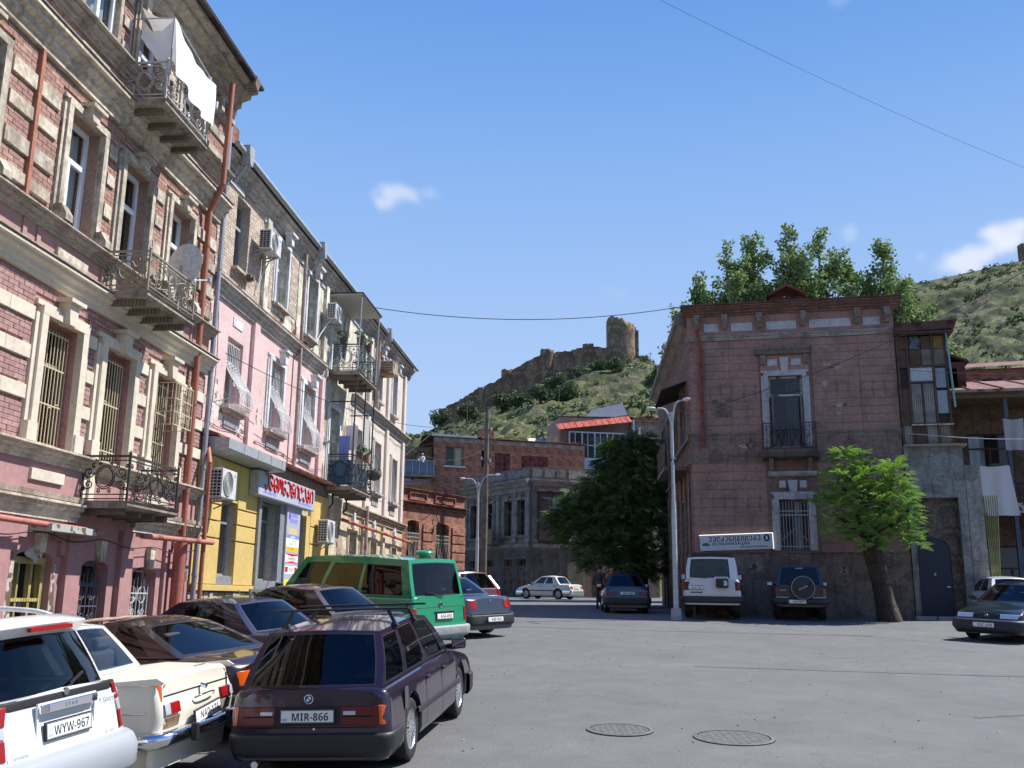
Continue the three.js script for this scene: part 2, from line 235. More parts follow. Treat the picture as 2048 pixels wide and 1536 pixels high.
{
  const xs = [], ds = []; for (let x = -70; x <= 250; x += 1.25) xs.push(x); for (const x of [-85, -110, -150, -250, -400]) xs.unshift(x); xs.push(265, 290, 330, 400, 550); for (let d = 66; d < 98; d += 4) ds.push(d); for (let d = 98; d <= 334; d += 1.3) ds.push(d); ds.push(345, 370, 420, 520);
  const g = sheet(ds.map(d => xs.map(x => [x, hillY(x, d), -d])));
  const p = g.attributes.position, c = new Float32Array(p.count * 3), nn = g.attributes.normal;
  for (let i = 0; i < p.count; i++) {
    const x = p.getX(i), d = -p.getZ(i); const a = fbm(x * .05, d * .05, 4, 0, 90), b = fbm(x * .22, d * .22, 3, 0, 91), e = hash2(x * 50, d * 50, 9);
    let k = [.125, .135, .05]; const scrub = sstep(.5, .62, a * .5 + b * .5), rock = sstep(.57, .66, fbm(x * .11 + 9, d * .16, 4, 0, 93)); const dry = sstep(.45, .7, fbm(x * .4, d * .4, 2, 0, 95));
    k = k.map((v, n) => lerp(v, [.19, .18, .08][n], dry)); k = k.map((v, n) => lerp(v, [.05, .075, .026][n], scrub)); k = k.map((v, n) => lerp(v, [.14, .118, .092][n], rock * .8));
    for (let n = 0; n < 3; n++) c[i * 3 + n] = k[n] * (.75 + .5 * e);
  }
  g.setAttribute('color', new THREE.BufferAttribute(c, 3)); { const u = g.attributes.uv; for (let i = 0; i < p.count; i++) u.setXY(i, p.getX(i) + p.getY(i) * .3, p.getZ(i)); }
  const m = new THREE.Mesh(g, mat([1.5, 1.58, 1.22], { vertexColors: true, rough: 1, map: T.turf })); m.name = 'hill'; m.userData.kind = 'structure'; m.castShadow = m.receiveShadow = true; scene.add(m);
}
// leafy clump geometry: n leaf faces in a lumpy ball of radius 1
function clump(n, leaf, flat = 1, sd = 1) {
  reseed(sd * 7919 + 13); const pos = [], nor = [];
  for (let i = 0; i < n; i++) {
    const u = rr(-1, 1), a = rr(0, 6.283), r = Math.cbrt(rr(.25, 1)) * (.72 + .28 * vnoise(u * 3 + 5, a * 1.4, 0, sd)); const q = Math.sqrt(1 - u * u); const c = V3(q * Math.cos(a) * r, u * r * flat, q * Math.sin(a) * r);
    const d = V3(rr(-1, 1), rr(-1, 1), rr(-1, 1)).normalize(), e = V3(rr(-1, 1), rr(-1, 1), rr(-1, 1)).cross(d).normalize(), s = leaf * rr(.6, 1.3);
    const A = c.clone().addScaledVector(d, s), B = c.clone().addScaledVector(e, s * .45), C = c.clone().addScaledVector(d, -s), D = c.clone().addScaledVector(e, -s * .45);
    for (const v of [A, B, C, A, C, D]) pos.push(v.x, v.y, v.z);
  }
  const g = new THREE.BufferGeometry(); g.setAttribute('position', new THREE.Float32BufferAttribute(pos, 3)); g.computeVertexNormals(); return g;
}
const leafM = (c, o = {}) => new THREE.MeshPhysicalMaterial({ color: col(c), roughness: .92, side: THREE.DoubleSide, transmission: .3, thickness: 0, ...o });
{ // scrub on the slope
  const geo = norm(clump(46, .34, .8, 3)), N = 3600, im = new THREE.InstancedMesh(geo, mat([1, 1, 1], { rough: .9 }), N); const o = new THREE.Object3D(), cc = new THREE.Color(); let n = 0; reseed(77);
  while (n < N) { const x = rr(-70, 240), d = rr(120, 329); const den = fbm(x * .045, d * .05, 3, 0, 97), near = Math.abs(x - 45) < 34 && d > 285 && x > 20 ? .1 : 0; if (den + near < .5 && rnd() > .12) continue; const s = rr(.3, .95) * (rnd() < .1 ? 2.1 : 1) * (.6 + d / 500); o.position.set(x, hillY(x, d) + s * .35, -d); o.scale.set(s * rr(.9, 1.5), s, s * rr(.9, 1.4)); o.rotation.y = rr(0, 6); o.updateMatrix(); im.setMatrixAt(n, o.matrix); const v = rr(.7, 1.3); im.setColorAt(n, cc.setRGB(.085 * v, .125 * v * rr(.9, 1.1), .045 * v)); n++; }
  im.name = 'hillside_scrub'; im.userData = { kind: 'stuff', label: 'low green scrub scattered over the dry fortress hillside', category: 'scrub' }; im.castShadow = im.receiveShadow = true; scene.add(im);
}
function simpleTree(name, label, group, x, d, y, h, w, c, sd, opt = {}) { // small distant tree with trunk and crown
  const t = thing(name, label, 'tree', group, [x, y, -d]); part(t, 'trunk', rod([0, -.5, 0], [0, h * .5, 0], w * .08, w * .05, 6), M.bark); const cl = []; reseed(sd * 31 + 5);
  const n = opt.n || 7; for (let i = 0; i < n; i++) { const k = clump(opt.leaves || 70, opt.leaf || .3, .85, sd + i); const s = w * rr(.28, .42); k.scale(s, s, s); k.translate(rr(-.32, .32) * w, h * rr(.45, .88) , rr(-.3, .3) * w); cl.push(k); } part(t, 'crown', cl, leafM(c)); return t;
}
{
  const tl = [[-22, 300, 6, 6], [-14, 300, 7, 7], [-3, 292, 5.5, 7], [2, 285, 6, 7], [12, 276, 6.5, 8], [16, 270, 6, 7], [8, 264, 4.5, 6], [24, 318, 5, 6], [29, 322, 6, 7], [33, 300, 5, 6], [51, 300, 6, 9], [56, 306, 6, 8], [47, 290, 5, 8], [62, 296, 6, 8], [-34, 262, 5, 7]];
  const wh = ['below the sloping lower end of the fortress wall', 'beside the end bastion of the fortress wall', 'under the small ruined turret of the wall', 'beside the row of poles on the slope', 'below the round bastion of the fortress', 'next to the bushy tree below the bastion', 'standing low on the open grass slope', 'at the foot of the straight curtain wall', 'beside the foot of the great round tower', 'by the dark rock cleft under the tower', 'on the rocks right under the great tower', 'on the saddle beside the rocks of the tower', 'at the top of the dark gully', 'on the shoulder above the white roofed house', 'alone above the tiled roof of the cream terrace'];
  tl.forEach(([x, d, h, w], i) => simpleTree('hill_tree', 'dark green tree ' + wh[i], 'trees on the fortress hill', x, d, hillY(x, d) - .3, h, w, [.075, .115, .042], 200 + i * 9, { n: 9, leaves: 90, leaf: .26 }));
  // thin pylons and poles on the slope
  for (const [x, d, h, lab] of [[-10.5, 225, 11, 'tall thin pole with a crossarm on the open slope below the fortress wall'], [-5, 245, 6, 'short pole on the grass slope above the brick house chimney'], [6, 262, 5, 'short pole beside the bushy trees under the round bastion'], [13, 262, 5, 'short pole under the dark rocks below the curtain wall'], [44, 300, 6, 'slim pole on the rocky shoulder under the great round tower']]) solo('utility_pole', lab, 'pole', 'poles on the hillside', [rod([x, hillY(x, d) - 1, -d], [x, hillY(x, d) + h, -d], .12, .09, 6), bar([x - .7, hillY(x, d) + h - .6, -d], [x + .7, hillY(x, d) + h - .6, -d], .1)], M.greyWood);
}
{ // ruined fortress: round tower, curtain walls, bastions
  const st = mat([.46, .38, .29], { map: T.rubble, bump: T.rubbleB, bs: .3, rough: 1 }), st2 = mat([.42, .335, .255], { map: T.rubble, bump: T.rubbleB, bs: .3, rough: 1 });
  const f = thing('ruined_fortress', 'ruined stone fortress with round tower and long wall on the hilltop', 'fortress');
  const tower = (name, cx, d, r, yb, topFn, m, sx = 1, flare = 0) => { const rows = [], n = 40; const base = []; for (let j = 0; j <= 14; j++) { const row = []; for (let i = 0; i <= n; i++) { const a = i / n * Math.PI * 2, tp = topFn(a), v = j / 14; const rad = r * (1 + flare * (v - .45)) * (1 + (vnoise(i * .8, j * .7, 0, 5) - .5) * .03); row.push([cx + Math.cos(a) * rad * sx, lerp(yb, tp, v), -d + Math.sin(a) * rad]); } rows.push(row); } const cap = rows[rows.length - 1].map(p => [lerp(p[0], cx, .28), p[1] - .2, lerp(p[2], -d, .28)]); const cap2 = cap.map(p => [lerp(p[0], cx, .1), p[1] - 2.5, lerp(p[2], -d, .1)]); rows.push(cap, cap2, cap2.map(() => [cx, rows[0][0][1] + 6, -d])); const g = sheet(rows), uv = g.attributes.uv, P = g.attributes.position; for (let i = 0; i < P.count; i++) uv.setXY(i, (i % (n + 1)) / n * 6.28 * r, P.getY(i)); return part(f, name, g, m, true); };
  tower('round_tower', 38.2, 331, 5.0, 78, a => { const c = Math.cos(a); return 97.6 + (c < -.2 ? .9 : 0) - (c > .3 ? 1.6 * c : 0) + (vnoise(a * 5, 1, 0, 3) - .5) * 1.5; }, st, 1, .02);
  part(f, 'broken_wall', [wallPanel(38, 44.6, 80, 95.2, -1.6, 1.6).translate(0, 0, -333), wallPanel(40, 43.8, 95, 96.4, -1.2, 1.2).translate(0, 0, -333)], st);
  tower('bastion', 12.2, 329, 2.5, 70, a => 86.7 + (vnoise(a * 3, 2, 0, 3) - .5) * .5, st2, 1, -.02);
  tower('bastion', 26.6, 330, 1.9, 74, a => 89.2 + (vnoise(a * 3, 2, 0, 4) - .5) * .6, st2, 1, .05);
  tower('bastion', -1.6, 330, 2.2, 68, a => 79.6 + (vnoise(a * 3, 2, 0, 6) - .5) * .8, st2);
  const curtain = (pts, m) => { for (let i = 0; i < pts.length - 1; i++) { const [x0, d0, t0, b0] = pts[i], [x1, d1, t1, b1] = pts[i + 1], n = 12, top = []; for (let k = 0; k <= n; k++) top.push([lerp(x0, x1, k / n), lerp(t0, t1, k / n) + (vnoise(x0 + k * .9, 7, 0, 2) - .5) * .7]); const g = poly([[x0, b0], [x1, b1], ...top.reverse()], 1.6); g.translate(0, 0, -lerp(d0, d1, .5)); part(f, 'curtain_wall', g, m); } };
  curtain([[34, 331, 88.0, 76], [26, 330, 88.6, 74], [20, 330, 86.5, 72], [13, 329, 85.6, 70], [9.5, 329, 84.6, 70], [4.5, 330, 82.2, 68], [0, 330, 79.3, 66], [-5, 330, 76.0, 64]], st2);
  curtain([[-5, 331, 76.0, 62], [-12, 331, 72.6, 60], [-18, 331, 69, 58], [-24, 331, 65.4, 56]], st2);
  part(f, 'end_bastion', [wallPanel(-25.2, -19, 52, 65.6, -2.4, 0).translate(0, 0, -329)], st2);
  part(f, 'turret', [rod([-10.6, 66, -330], [-10.6, 73.2, -330], .9, 1.5, 10)], st);
  solo('hilltop_ruin', 'dark ruined wall stump on the hill crest above the far roofs', 'ruin', null, [wallPanel(183, 196, 118, 129, -3, 0).translate(0, 0, -330)], st2);
}
// ---------- shared facade pieces (local frame: x along the wall, y up, z out of the wall) ----------
// window: frame, panes, dark room behind and an optional curtain, in an opening x0..x1, y0..y1, set back to z
function windowIn(P, x0, x1, y0, y1, z, o = {}) {
  const w = sub(P, 'window'), fm = o.frame || M.upvc, t = o.t || .06, cx = o.cx === undefined ? (x0 + x1) / 2 : o.cx, ty = o.transom === undefined ? lerp(y0, y1, .7) : o.transom;
  const fr = [box(x0, x0 + t, y0, y1, z - .03, z + .03), box(x1 - t, x1, y0, y1, z - .03, z + .03), box(x0 + t, x1 - t, y0, y0 + t, z - .03, z + .03), box(x0 + t, x1 - t, y1 - t, y1, z - .03, z + .03)];
  if (ty) fr.push(box(x0 + t, x1 - t, ty - t / 2, ty + t / 2, z - .025, z + .035)); if (cx) fr.push(box(cx - t / 2, cx + t / 2, y0 + t, ty ? ty - t / 2 : y1 - t, z - .028, z + .032));
  for (const b of o.bars || []) fr.push(box(x0 + t, x1 - t, b - .015, b + .015, z - .02, z + .02)); for (const b of o.vbars || []) fr.push(box(b - .015, b + .015, y0 + t, y1 - t, z - .022, z + .022));
  part(w, 'frame', fr, fm);
  const yt = ty || y1 - t, gl = o.glass || M.glass; const ps = cx ? [[x0 + t, cx - t / 2], [cx + t / 2, x1 - t]] : [[x0 + t, x1 - t]];
  for (const [a, b] of ps) if (!(o.open && b > cx)) part(w, 'pane', quad([a, y0 + t, z], [b, y0 + t, z], [b, yt - t / 2, z], [a, yt - t / 2, z]), gl);
  if (ty) part(w, 'pane', quad([x0 + t, ty + t / 2, z], [x1 - t, ty + t / 2, z], [x1 - t, y1 - t, z], [x0 + t, y1 - t, z]), gl);
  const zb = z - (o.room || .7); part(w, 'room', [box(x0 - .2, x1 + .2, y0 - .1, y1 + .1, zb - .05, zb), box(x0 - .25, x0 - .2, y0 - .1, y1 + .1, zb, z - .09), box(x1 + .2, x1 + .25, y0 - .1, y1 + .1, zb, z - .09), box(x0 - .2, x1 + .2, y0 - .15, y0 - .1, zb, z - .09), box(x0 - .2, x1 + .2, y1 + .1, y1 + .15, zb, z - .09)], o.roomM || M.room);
  if (o.curtain) { const n = 26, [c0, c1] = o.curtain === true ? [0, 1] : o.curtain; const rows = []; for (const y of [y1 - .05, (y0 + y1) / 2, y0 + .06]) { const r = []; for (let i = 0; i <= n; i++) { const u = lerp(c0, c1, i / n); r.push([lerp(x0 + .05, x1 - .05, u), y, z - .14 + Math.sin(u * 31 + y) * .03]); } rows.push(r); } part(w, 'curtain', sheet(rows), o.curtainM || M.curtain); }
  return w;
}
// moulded surround round an opening
function surround(P, x0, x1, y0, y1, w, m, o = {}) {
  const d = o.d || .09, top = o.top || w * .8, g = [];
  for (const [a, b, e] of [[0, w * .62, d], [w * .62, w, d * .55]]) { g.push(box(x0 - b, x0 - a, y0, y1, -.02, e), box(x1 + a, x1 + b, y0, y1, -.02, e)); const ta = a / w * top, tb = b / w * top; g.push(box(x0 - b, x1 + b, y1 + ta, y1 + tb, -.02, e + .003)); }
  const r = part(P, 'surround', g, m);
  if (o.key) { const cx = (x0 + x1) / 2, kh = o.kh || .34, ky = y1 - .02; part(P, 'keystone', [poly([[cx - .09, ky], [cx + .09, ky], [cx + .14, ky + kh], [cx - .14, ky + kh]], d + .1).translate(0, 0, -.01), box(cx - .22, cx + .22, ky + kh, ky + kh + .06, -.01, d + .16)], o.keyM || m); }
  return r;
}
const cornice = (P, name, x0, x1, y, h, out, m) => part(P, name, mould([[-.02, y], [out * .25, y], [out * .25, y + h * .22], [out * .42, y + h * .28], [out * .42, y + h * .5], [out * .75, y + h * .62], [out * .75, y + h * .78], [out, y + h * .82], [out, y + h * .94], [out * .5, y + h], [-.02, y + h]], x0, x1), m);
// scrolls of wrought iron within a panel: local plane u (width), v (height)
function spiral(cx, cy, r, turns, a0, dir = 1, n = 18) { const p = []; for (let i = 0; i <= n; i++) { const t = i / n, a = a0 + dir * t * turns * 6.283, q = r * (1 - t * .82); p.push([cx + Math.cos(a) * q, cy + Math.sin(a) * q]); } return p; }
function scrollPanel(w, h, sparse) {
  const L = []; const c = w / 2, oval = (a, b, n = 22) => { const p = []; for (let i = 0; i <= n; i++) { const t = i / n * 6.2832; p.push([c + Math.cos(t) * a, h * .52 + Math.sin(t) * b]); } return p; };
  L.push(oval(h * .3, h * .36), oval(h * .24, h * .3));
  const side = (c - h * .3) / 1;
  for (const s of [-1, 1]) { const m = x => c + s * (x); const x1 = h * .3 + side * .5; const R = Math.min(side * .42, h * .26);
    for (const [cx, cy, r, t, a, d] of [[x1, h * .66, R, 1.5, Math.PI, 1], [x1, h * .3, R * .9, 1.5, 0, -1], [x1 + R * .7, h * .5, R * .5, 1.2, 1, 1], [h * .32 + side * .12, h * .86, R * .45, 1.2, 2, -1], [h * .3 + side * .9, h * .84, R * .35, 1.2, 0, 1], [h * .3 + side * .9, h * .16, R * .35, 1.2, 4, -1], [h * .18, h * .1, R * .4, 1.1, 1, 1], [h * .16, h * .93, R * .3, 1.1, 5, 1]]) L.push(spiral(0, 0, r, t, a, d).map(([u, v]) => [m(cx + u), clamp(cy + v, .03, h - .03)]));
    if (!sparse) L.push([[m(h * .3), h * .3], [m(x1 * .9), h * .12], [m(x1 + R), h * .06]], [[m(h * .3), h * .7], [m(x1 * .9), h * .92], [m(x1 + R), h * .95]], [[m(h * .1), h * .1], [m(h * .28), h * .26], [m(h * .5), h * .14]]); }
  return L.map(l => l.map(([u, v]) => [u, v, 0]));
}
const scrolls = (w, h, r = .011, sparse) => scrollPanel(w, h, sparse).map(l => tube(l, r, Math.min(22, l.length * 3), 4));
function ironBalcony(P, x0, x1, y, out, rail, o = {}) {
  const b = sub(P, 'balcony'), im = o.iron || M.iron, sl = o.slab || M.balconyStone, y1 = y + .12;
  part(b, 'slab', [mould([[0, y], [out - .05, y], [out, y + .04], [out, y + .09], [out + .03, y + .12], [0, y + .12]], x0, x1)], sl); if (o.beams !== false) [.04, .36, .66, .94].forEach(t => { const x = lerp(x0 + .05, x1 - .13, t); part(b, 'beam', box(x, x + .1, y - .1, y - .003, 0, out - .12), M.greyWood); });
  
  const pt = y1 + rail, H = rail - .12, r = [];
  for (const yy of [pt, pt - .07, y1 + .1, y1 + .03]) { r.push(bar([x0 + .03, yy, .02], [x0 + .03, yy, out - .03], yy === pt ? .035 : .018), bar([x1 - .03, yy, .02], [x1 - .03, yy, out - .03], yy === pt ? .035 : .018), bar([x0 + .03, yy, out - .03], [x1 - .03, yy, out - .03], yy === pt ? .035 : .018)); }
  for (const x of [x0 + .03, x1 - .03]) r.push(bar([x, y1, out - .03], [x, pt + .05, out - .03], .032), rod([x, pt + .05, out - .03], [x, pt + .1, out - .03], .03, .004, 6), bar([x, y1, .03], [x, pt, .03], .02));
  if (o.mid) r.push(bar([(x0 + x1) / 2, y1, out - .03], [(x0 + x1) / 2, pt, out - .03], .02));
  part(b, 'railing', r, im);
  const py = y1 + .1, ph = H - .06;
  const fr = o.mid ? [0, 1].flatMap(k => scrolls((x1 - x0) / 2 - .06, ph).map(g => g.translate(lerp(x0, (x0 + x1) / 2, k) + .03, py, out - .03))) : scrolls(x1 - x0 - .08, ph).map(g => g.translate(x0 + .04, py, out - .03));
  part(b, 'scrollwork', fr, im);
  for (const x of [x0 + .03, x1 - .03]) part(b, 'scrollwork', scrolls(out - .08, ph, .011, true).map(g => g.rotateY(-Math.PI / 2).translate(x, py, .03)), im);
  return b;
}
M.balconyStone = wornM([.33, .29, .24]);
// box grille of bars over a window
function barGrille(P, x0, x1, y0, y1, z, m, o = {}) {
  const g = [], nv = o.nv || 9, R = o.r || .008; for (let i = 0; i <= nv; i++) { const x = lerp(x0, x1, i / nv); g.push(rod([x, y0, z], [x, y1, z], R, R, 5)); } for (const y of o.rows || [y0 + .04, lerp(y0, y1, .36), lerp(y0, y1, .68), y1 - .04]) g.push(bar([x0, y, z], [x1, y, z], .022, .01));
  for (let i = 0; i < nv; i += 2) { const yy = lerp(y0, y1, .25 + .5 * hash2(i, 3, 7)); g.push(bar([lerp(x0, x1, i / nv), yy, z], [lerp(x0, x1, (i + 1) / nv), yy, z], .016, .008)); }
  return part(P, 'grille', g, m);
}
// bricks laid on a wall region, skipping holes. returns [{x,y,w,h}]
function brickList(x0, x1, y0, y1, holes) { const out = [], ch = .077; let r = 0; for (let y = y0; y + ch <= y1 + .01; y += ch, r++) for (let x = x0 - (r & 1) * .125; x < x1; x += .25) { const a = Math.max(x, x0), b = Math.min(x + .24, x1); if (b - a < .05) continue; if (holes.some(h => b > h[0] && a < h[1] && y + ch > h[2] && y < h[3])) { // clip at the hole edges
      for (const h of holes) { if (b > h[0] && a < h[1] && y + ch > h[2] && y < h[3]) { if (a < h[0] - .05) out.push({ x: a, y, w: h[0] - a - .005 }); if (b > h[1] + .05) out.push({ x: h[1] + .005, y, w: b - h[1] - .005 }); break; } } continue; }
    out.push({ x: a, y, w: b - a }); } return out; }
const brickVar = {};
function layBricks(P, list, cols, nParts, sortKey) { // the nParts that show largest become parts, the rest one stuff mesh
  const mats = cols; const order = list.slice().sort((a, b) => sortKey(a) - sortKey(b)); const near = order.slice(0, nParts), far = order.slice(nParts);
  const gcache = {}; const gg = w => { const k = Math.round(w * 100); return gcache[k] || (gcache[k] = uvm(new THREE.BoxGeometry(k / 100, .068, .03))); };
  for (const b of near) { const h = hash2(b.x * 97, b.y * 131, 5); const m = new THREE.Mesh(gg(b.w), mats[Math.floor(h * mats.length)]); m.name = 'brick'; m.position.set(b.x + b.w / 2, b.y + .036, b.z0 + (h - .5) * .006); m.castShadow = m.receiveShadow = true; P.add(m); }
  for (let k = 0; k < mats.length; k++) { const gs = far.filter(b => Math.floor(hash2(b.x * 97, b.y * 131, 5) * mats.length) === k).map(b => new THREE.BoxGeometry(b.w, .068, .03).translate(b.x + b.w / 2, b.y + .036, b.z0 + (hash2(b.x * 97, b.y * 131, 5) - .5) * .006)); if (gs.length) { const m = part(P, 'bricks', gs, mats[k]); m.userData.kind = 'stuff'; } }
}
// air conditioner, built facing +z, hung on the wall
function airCon(label, w, h, d, pos, ry, o = {}) {
  const t = thing('air_conditioner', label, 'air conditioner', 'air conditioners on the terrace wall', pos, ry), cs = mat([.72, .72, .7], { rough: .45, map: T.grain }), z0 = .16;
  part(t, 'casing', [rbox(-w / 2, w / 2, 0, h, z0, z0 + d, .018, 2)], cs); const fx = -w * .12, fr = h * .42;
  part(t, 'fan_guard', [new THREE.RingGeometry(.02, fr, 28).translate(fx, h / 2, z0 + d + .004), ...[.35, .55, .75, .92].map(k => new THREE.TorusGeometry(fr * k, .005, 4, 24).translate(fx, h / 2, z0 + d + .01)), new THREE.TorusGeometry(fr, .012, 5, 28).translate(fx, h / 2, z0 + d + .008)], mat([.3, .3, .29], { rough: .6 }));
  part(t, 'badge', box(w * .28, w * .42, h * .8, h * .86, z0 + d, z0 + d + .004), M.zinc);
  const lou = []; for (let i = 0; i < 8; i++) for (let j = 0; j < 3; j++) lou.push(box(-w / 2 - .006, -w / 2 - .001, h * .06 + i * h * .11, h * .06 + i * h * .11 + h * .075, z0 + .03 + j * (d - .05) / 3, z0 + .01 + (j + 1) * (d - .05) / 3)); part(t, 'louvre', lou, M.dark);
  part(t, 'bracket', [-.36, .36].flatMap(k => [bar([k * w, -.02, 0], [k * w, -.02, z0 + d * .95], .035), bar([k * w, -.02, .02], [k * w, .34 * h, .02], .035), bar([k * w, -.3 * h, .02], [k * w, -.02, z0 + d * .8], .025)]), M.zinc);
  if (o.pipe) part(t, 'hose', tube(o.pipe, .018, 24, 6), M.white); return t;
}
// ---------- brick apartment house ----------
{
  const B = thing('brick_apartment_house', 'tall red brick apartment house with pale stone bands and iron balconies', 'house', null, [LX, 0, 0], LROT);
  const cream = smoothM([.64, .57, .45]), creamD = wornM([.56, .5, .41]), drab = wornM([.47, .425, .35]), red1 = smoothM([.4, .24, .21]), redB = smoothM([.39, .21, .2]), stone = wornM([.38, .34, .3]), mort1 = mat([.42, .22, .2], { map: T.grain }), mort2 = mat([.34, .22, .17], { map: T.grain });
  const b1 = [[.4, .235, .21], [.36, .205, .185], [.43, .26, .23], [.345, .2, .18]].map(c => mat(c, { map: T.grain, bump: T.grainB, bs: .004 })), b2 = [[.39, .225, .175], [.345, .19, .145], [.43, .26, .205], [.32, .18, .145]].map(c => mat(c, { map: T.grain, bump: T.grainB, bs: .004 }));
  const S0 = 4, S1 = 20.3, cs = [9.0, 10.85, 12.7 - .75, 14.72, 16.55, 18.45]; // window axes
  const o1 = [], o2 = [], o3 = [], axes = [8.2, 10.05, 11.9, 14.72, 16.55, 18.45];
  for (const c of axes) { o1.push([c - .52, c + .5, c === 16.55 ? 3.1 : 3.8, 5.73]); o2.push([c - .5, c + .52, c === 16.55 ? 6.64 : 7.24, 9.2]); o3.push([c - .52, c + .55, c === 16.55 ? 10.15 : 10.86, 12.2]); }
  const og = [[14.22, 15.2, .2, 2.12], [16.08, 16.95, .9, 2.05], [17.85, 18.8, .25, 2.0]], hp = h => rect(h[0], h[1], h[2], h[3]);
  part(B, 'wall', [wallPanel(S0, S1, -1.2, 3.05, -.4, -.001, og.map(h => arch(h[0], h[1], h[2], h[3], .12)))], redB);
  part(B, 'wall', wallPanel(S0, S1, 3.05, 6.5, -.4, -.02, o1.map(h => rect(h[0], h[1], Math.max(h[2], 3.051), h[3]))), mort1); part(B, 'wall', wallPanel(S0, S1, 6.5, 9.9, -.4, -.02, o2.map(h => rect(h[0], h[1], Math.max(h[2], 6.501), h[3]))), mort2); part(B, 'wall', wallPanel(S0, S1, 9.9, 13, -.4, -.02, o3.map(hp)), mort2);
  part(B, 'end_wall', [box(S1 - .4, S1, -1, 13, -10, -.41), box(S0, S0 + .4, -1, 13, -10, -.41), box(S0, S1, -1, 13, -10.4, -10.01)], brickM([.32, .18, .13]));
  part(B, 'roof', [sheet([[[S0 - .3, 13.02, .75], [S1 + .25, 13.02, .75]], [[S0 - .3, 14.6, -5], [S1 + .25, 14.6, -5]], [[S0 - .3, 13.02, -10.8], [S1 + .25, 13.02, -10.8]]])], mat([.2, .12, .1], { map: T.rust, metal: .2 }));
  // recessed left bay steps forward at the risalit: thin projecting layer on the right part
  const frames = c => [[c - .77, c + .76]];
  const wide1 = o1.map(h => [h[0] - .27, h[1] + .27, 3.7, 6.0]), wide2 = o2.map(h => [h[0] - .2, h[1] + .26, 7.0, 9.42]), wide3 = o3.map(h => [h[0] - .15, h[1] + .15, 10.8, 12.4]);
  // stone stripes between the windows
  const stripes = []; const piers1 = []; const edges = [S0, ...axes.flatMap(c => [c - .79, c + .77]), S1];
  const rows = { 1: [[5.58, 5.79], [4.99, 5.2], [4.39, 4.6]], 2: [[8.96, 9.2], [8.46, 8.67], [7.88, 8.12], [7.42, 7.6]], 3: [[12.0, 12.2], [11.5, 11.7], [11.0, 11.2]] };
  for (const f of [1, 2, 3]) for (let i = 0; i < edges.length; i += 2) { const a = edges[i] + (i ? .01 : 0), b = edges[i + 1] - .01; if (b - a < .04) continue; for (const [y0, y1] of rows[f]) { stripes.push([a, b, y0, y1, f]); } }
  for (const [a, b, y0, y1, f] of stripes) { const n = b - a > 1 ? 2 : 1; for (let i = 0; i < n; i++) part(B, 'stone_band_block', rbox(lerp(a, b, i / n) + (i ? .004 : 0), lerp(a, b, (i + 1) / n), y0, y1, -.03, .045, .008), f === 1 ? cream : f === 2 ? (hash2(a * 9, y0 * 9) > .5 ? drab : creamD) : drab); }
  const sh = stripes.map(s => [s[0], s[1], s[2] - .005, s[3] + .005]);
  const L1 = brickList(S0, S1, 3.8, 6.22, [...wide1, ...sh]).map(b => ({ ...b, z0: -.008, f: 1 })), L2 = brickList(S0, S1, 7.22, 9.66, [...wide2, ...sh]).map(b => ({ ...b, z0: -.008, f: 2 })), L3 = brickList(S0, S1, 10.84, 12.36, [...wide3, ...sh]).map(b => ({ ...b, z0: -.008 }));
  const key = b => (b.x > 13 && b.x < 20 ? b.x : 40 - b.x);
  layBricks(B, L1.filter(b => b.x > 11), b1, 170, key); layBricks(B, [...L2, ...L3].filter(b => b.x > 11), b2, 120, b => key(b) + (b.y > 9.6 ? 8 : 0));
  // pilaster layers: risalit left edge and the right end
  part(B, 'pilaster', [box(13.28, 13.36, 7.2, 9.65, -.02, .075), box(13.28, 13.36, 10.84, 12.4, -.02, .075), box(19.62, 19.7, 3.78, 6.2, -.02, .07), box(19.62, 19.7, 7.2, 9.65, -.02, .07)], mat([.4, .16, .1], { map: T.grain }));
  // bands, ledges and cornices
  cornice(B, 'cornice', S0, S1 + .06, 6.22, .34, .26, cream); cornice(B, 'cornice', S0, S1 + .06, 9.65, .46, .3, creamD); part(B, 'flashing', [box(S0, S1 + .08, 6.562, 6.58, -.01, .285), box(S0, S1 + .08, 10.112, 10.13, -.01, .325)], stone);
  part(B, 'plaster_band', [box(S0, S1, 6.585, 7.0, -.019, .02), box(S0, S1, 10.135, 10.53, -.019, .02)], red1); part(B, 'plaster_band', box(S0, S1, 3.12, 3.54, -.019, .03), redB);
  cornice(B, 'sill_course', S0, S1 + .04, 7.0, .2, .26, stone); cornice(B, 'sill_course', S0, S1 + .04, 10.53, .28, .3, stone); cornice(B, 'sill_course', S0, S1 + .04, 3.54, .24, .24, creamD);
  cornice(B, 'base_cornice', S0, 15.72, 2.72, .3, .2, creamD); cornice(B, 'base_cornice', 17.6, 19.9, 2.72, .3, .2, creamD); cornice(B, 'base_cornice', 19.94, S1 + .05, 2.72, .3, .22, creamD); part(B, 'stone_course', [box(S0, 15.7, 3.025, 3.11, -.01, .14), box(17.62, S1, 3.025, 3.11, -.01, .15)], wornM([.32, .26, .22]));
  for (const c of axes) for (const [y0, y1, cc] of [[3.26, 3.43, cream], [6.7, 6.86, creamD], [10.24, 10.42, creamD]]) if (c !== 16.55) part(B, 'panel_block', rbox(c - .46, c + .44, y0, y1, 0, .075, .008), cc);
  for (const x of [13.36, 13.72, 15.62, 17.52, 19.3]) part(B, 'pedestal', [box(x, x + .1, 6.59, 6.99, .01, .05), box(x, x + .1, 10.14, 10.52, .01, .05)], red1);
  // eaves
  cornice(B, 'eaves_cornice', S0 - .2, S1 + .2, 12.38, .6, .62, wornM([.36, .31, .25])); part(B, 'gutter', [box(S0 - .3, S1 + .25, 12.985, 13.05, -.1, .74)], mat([.09, .075, .07], { map: T.rust }));
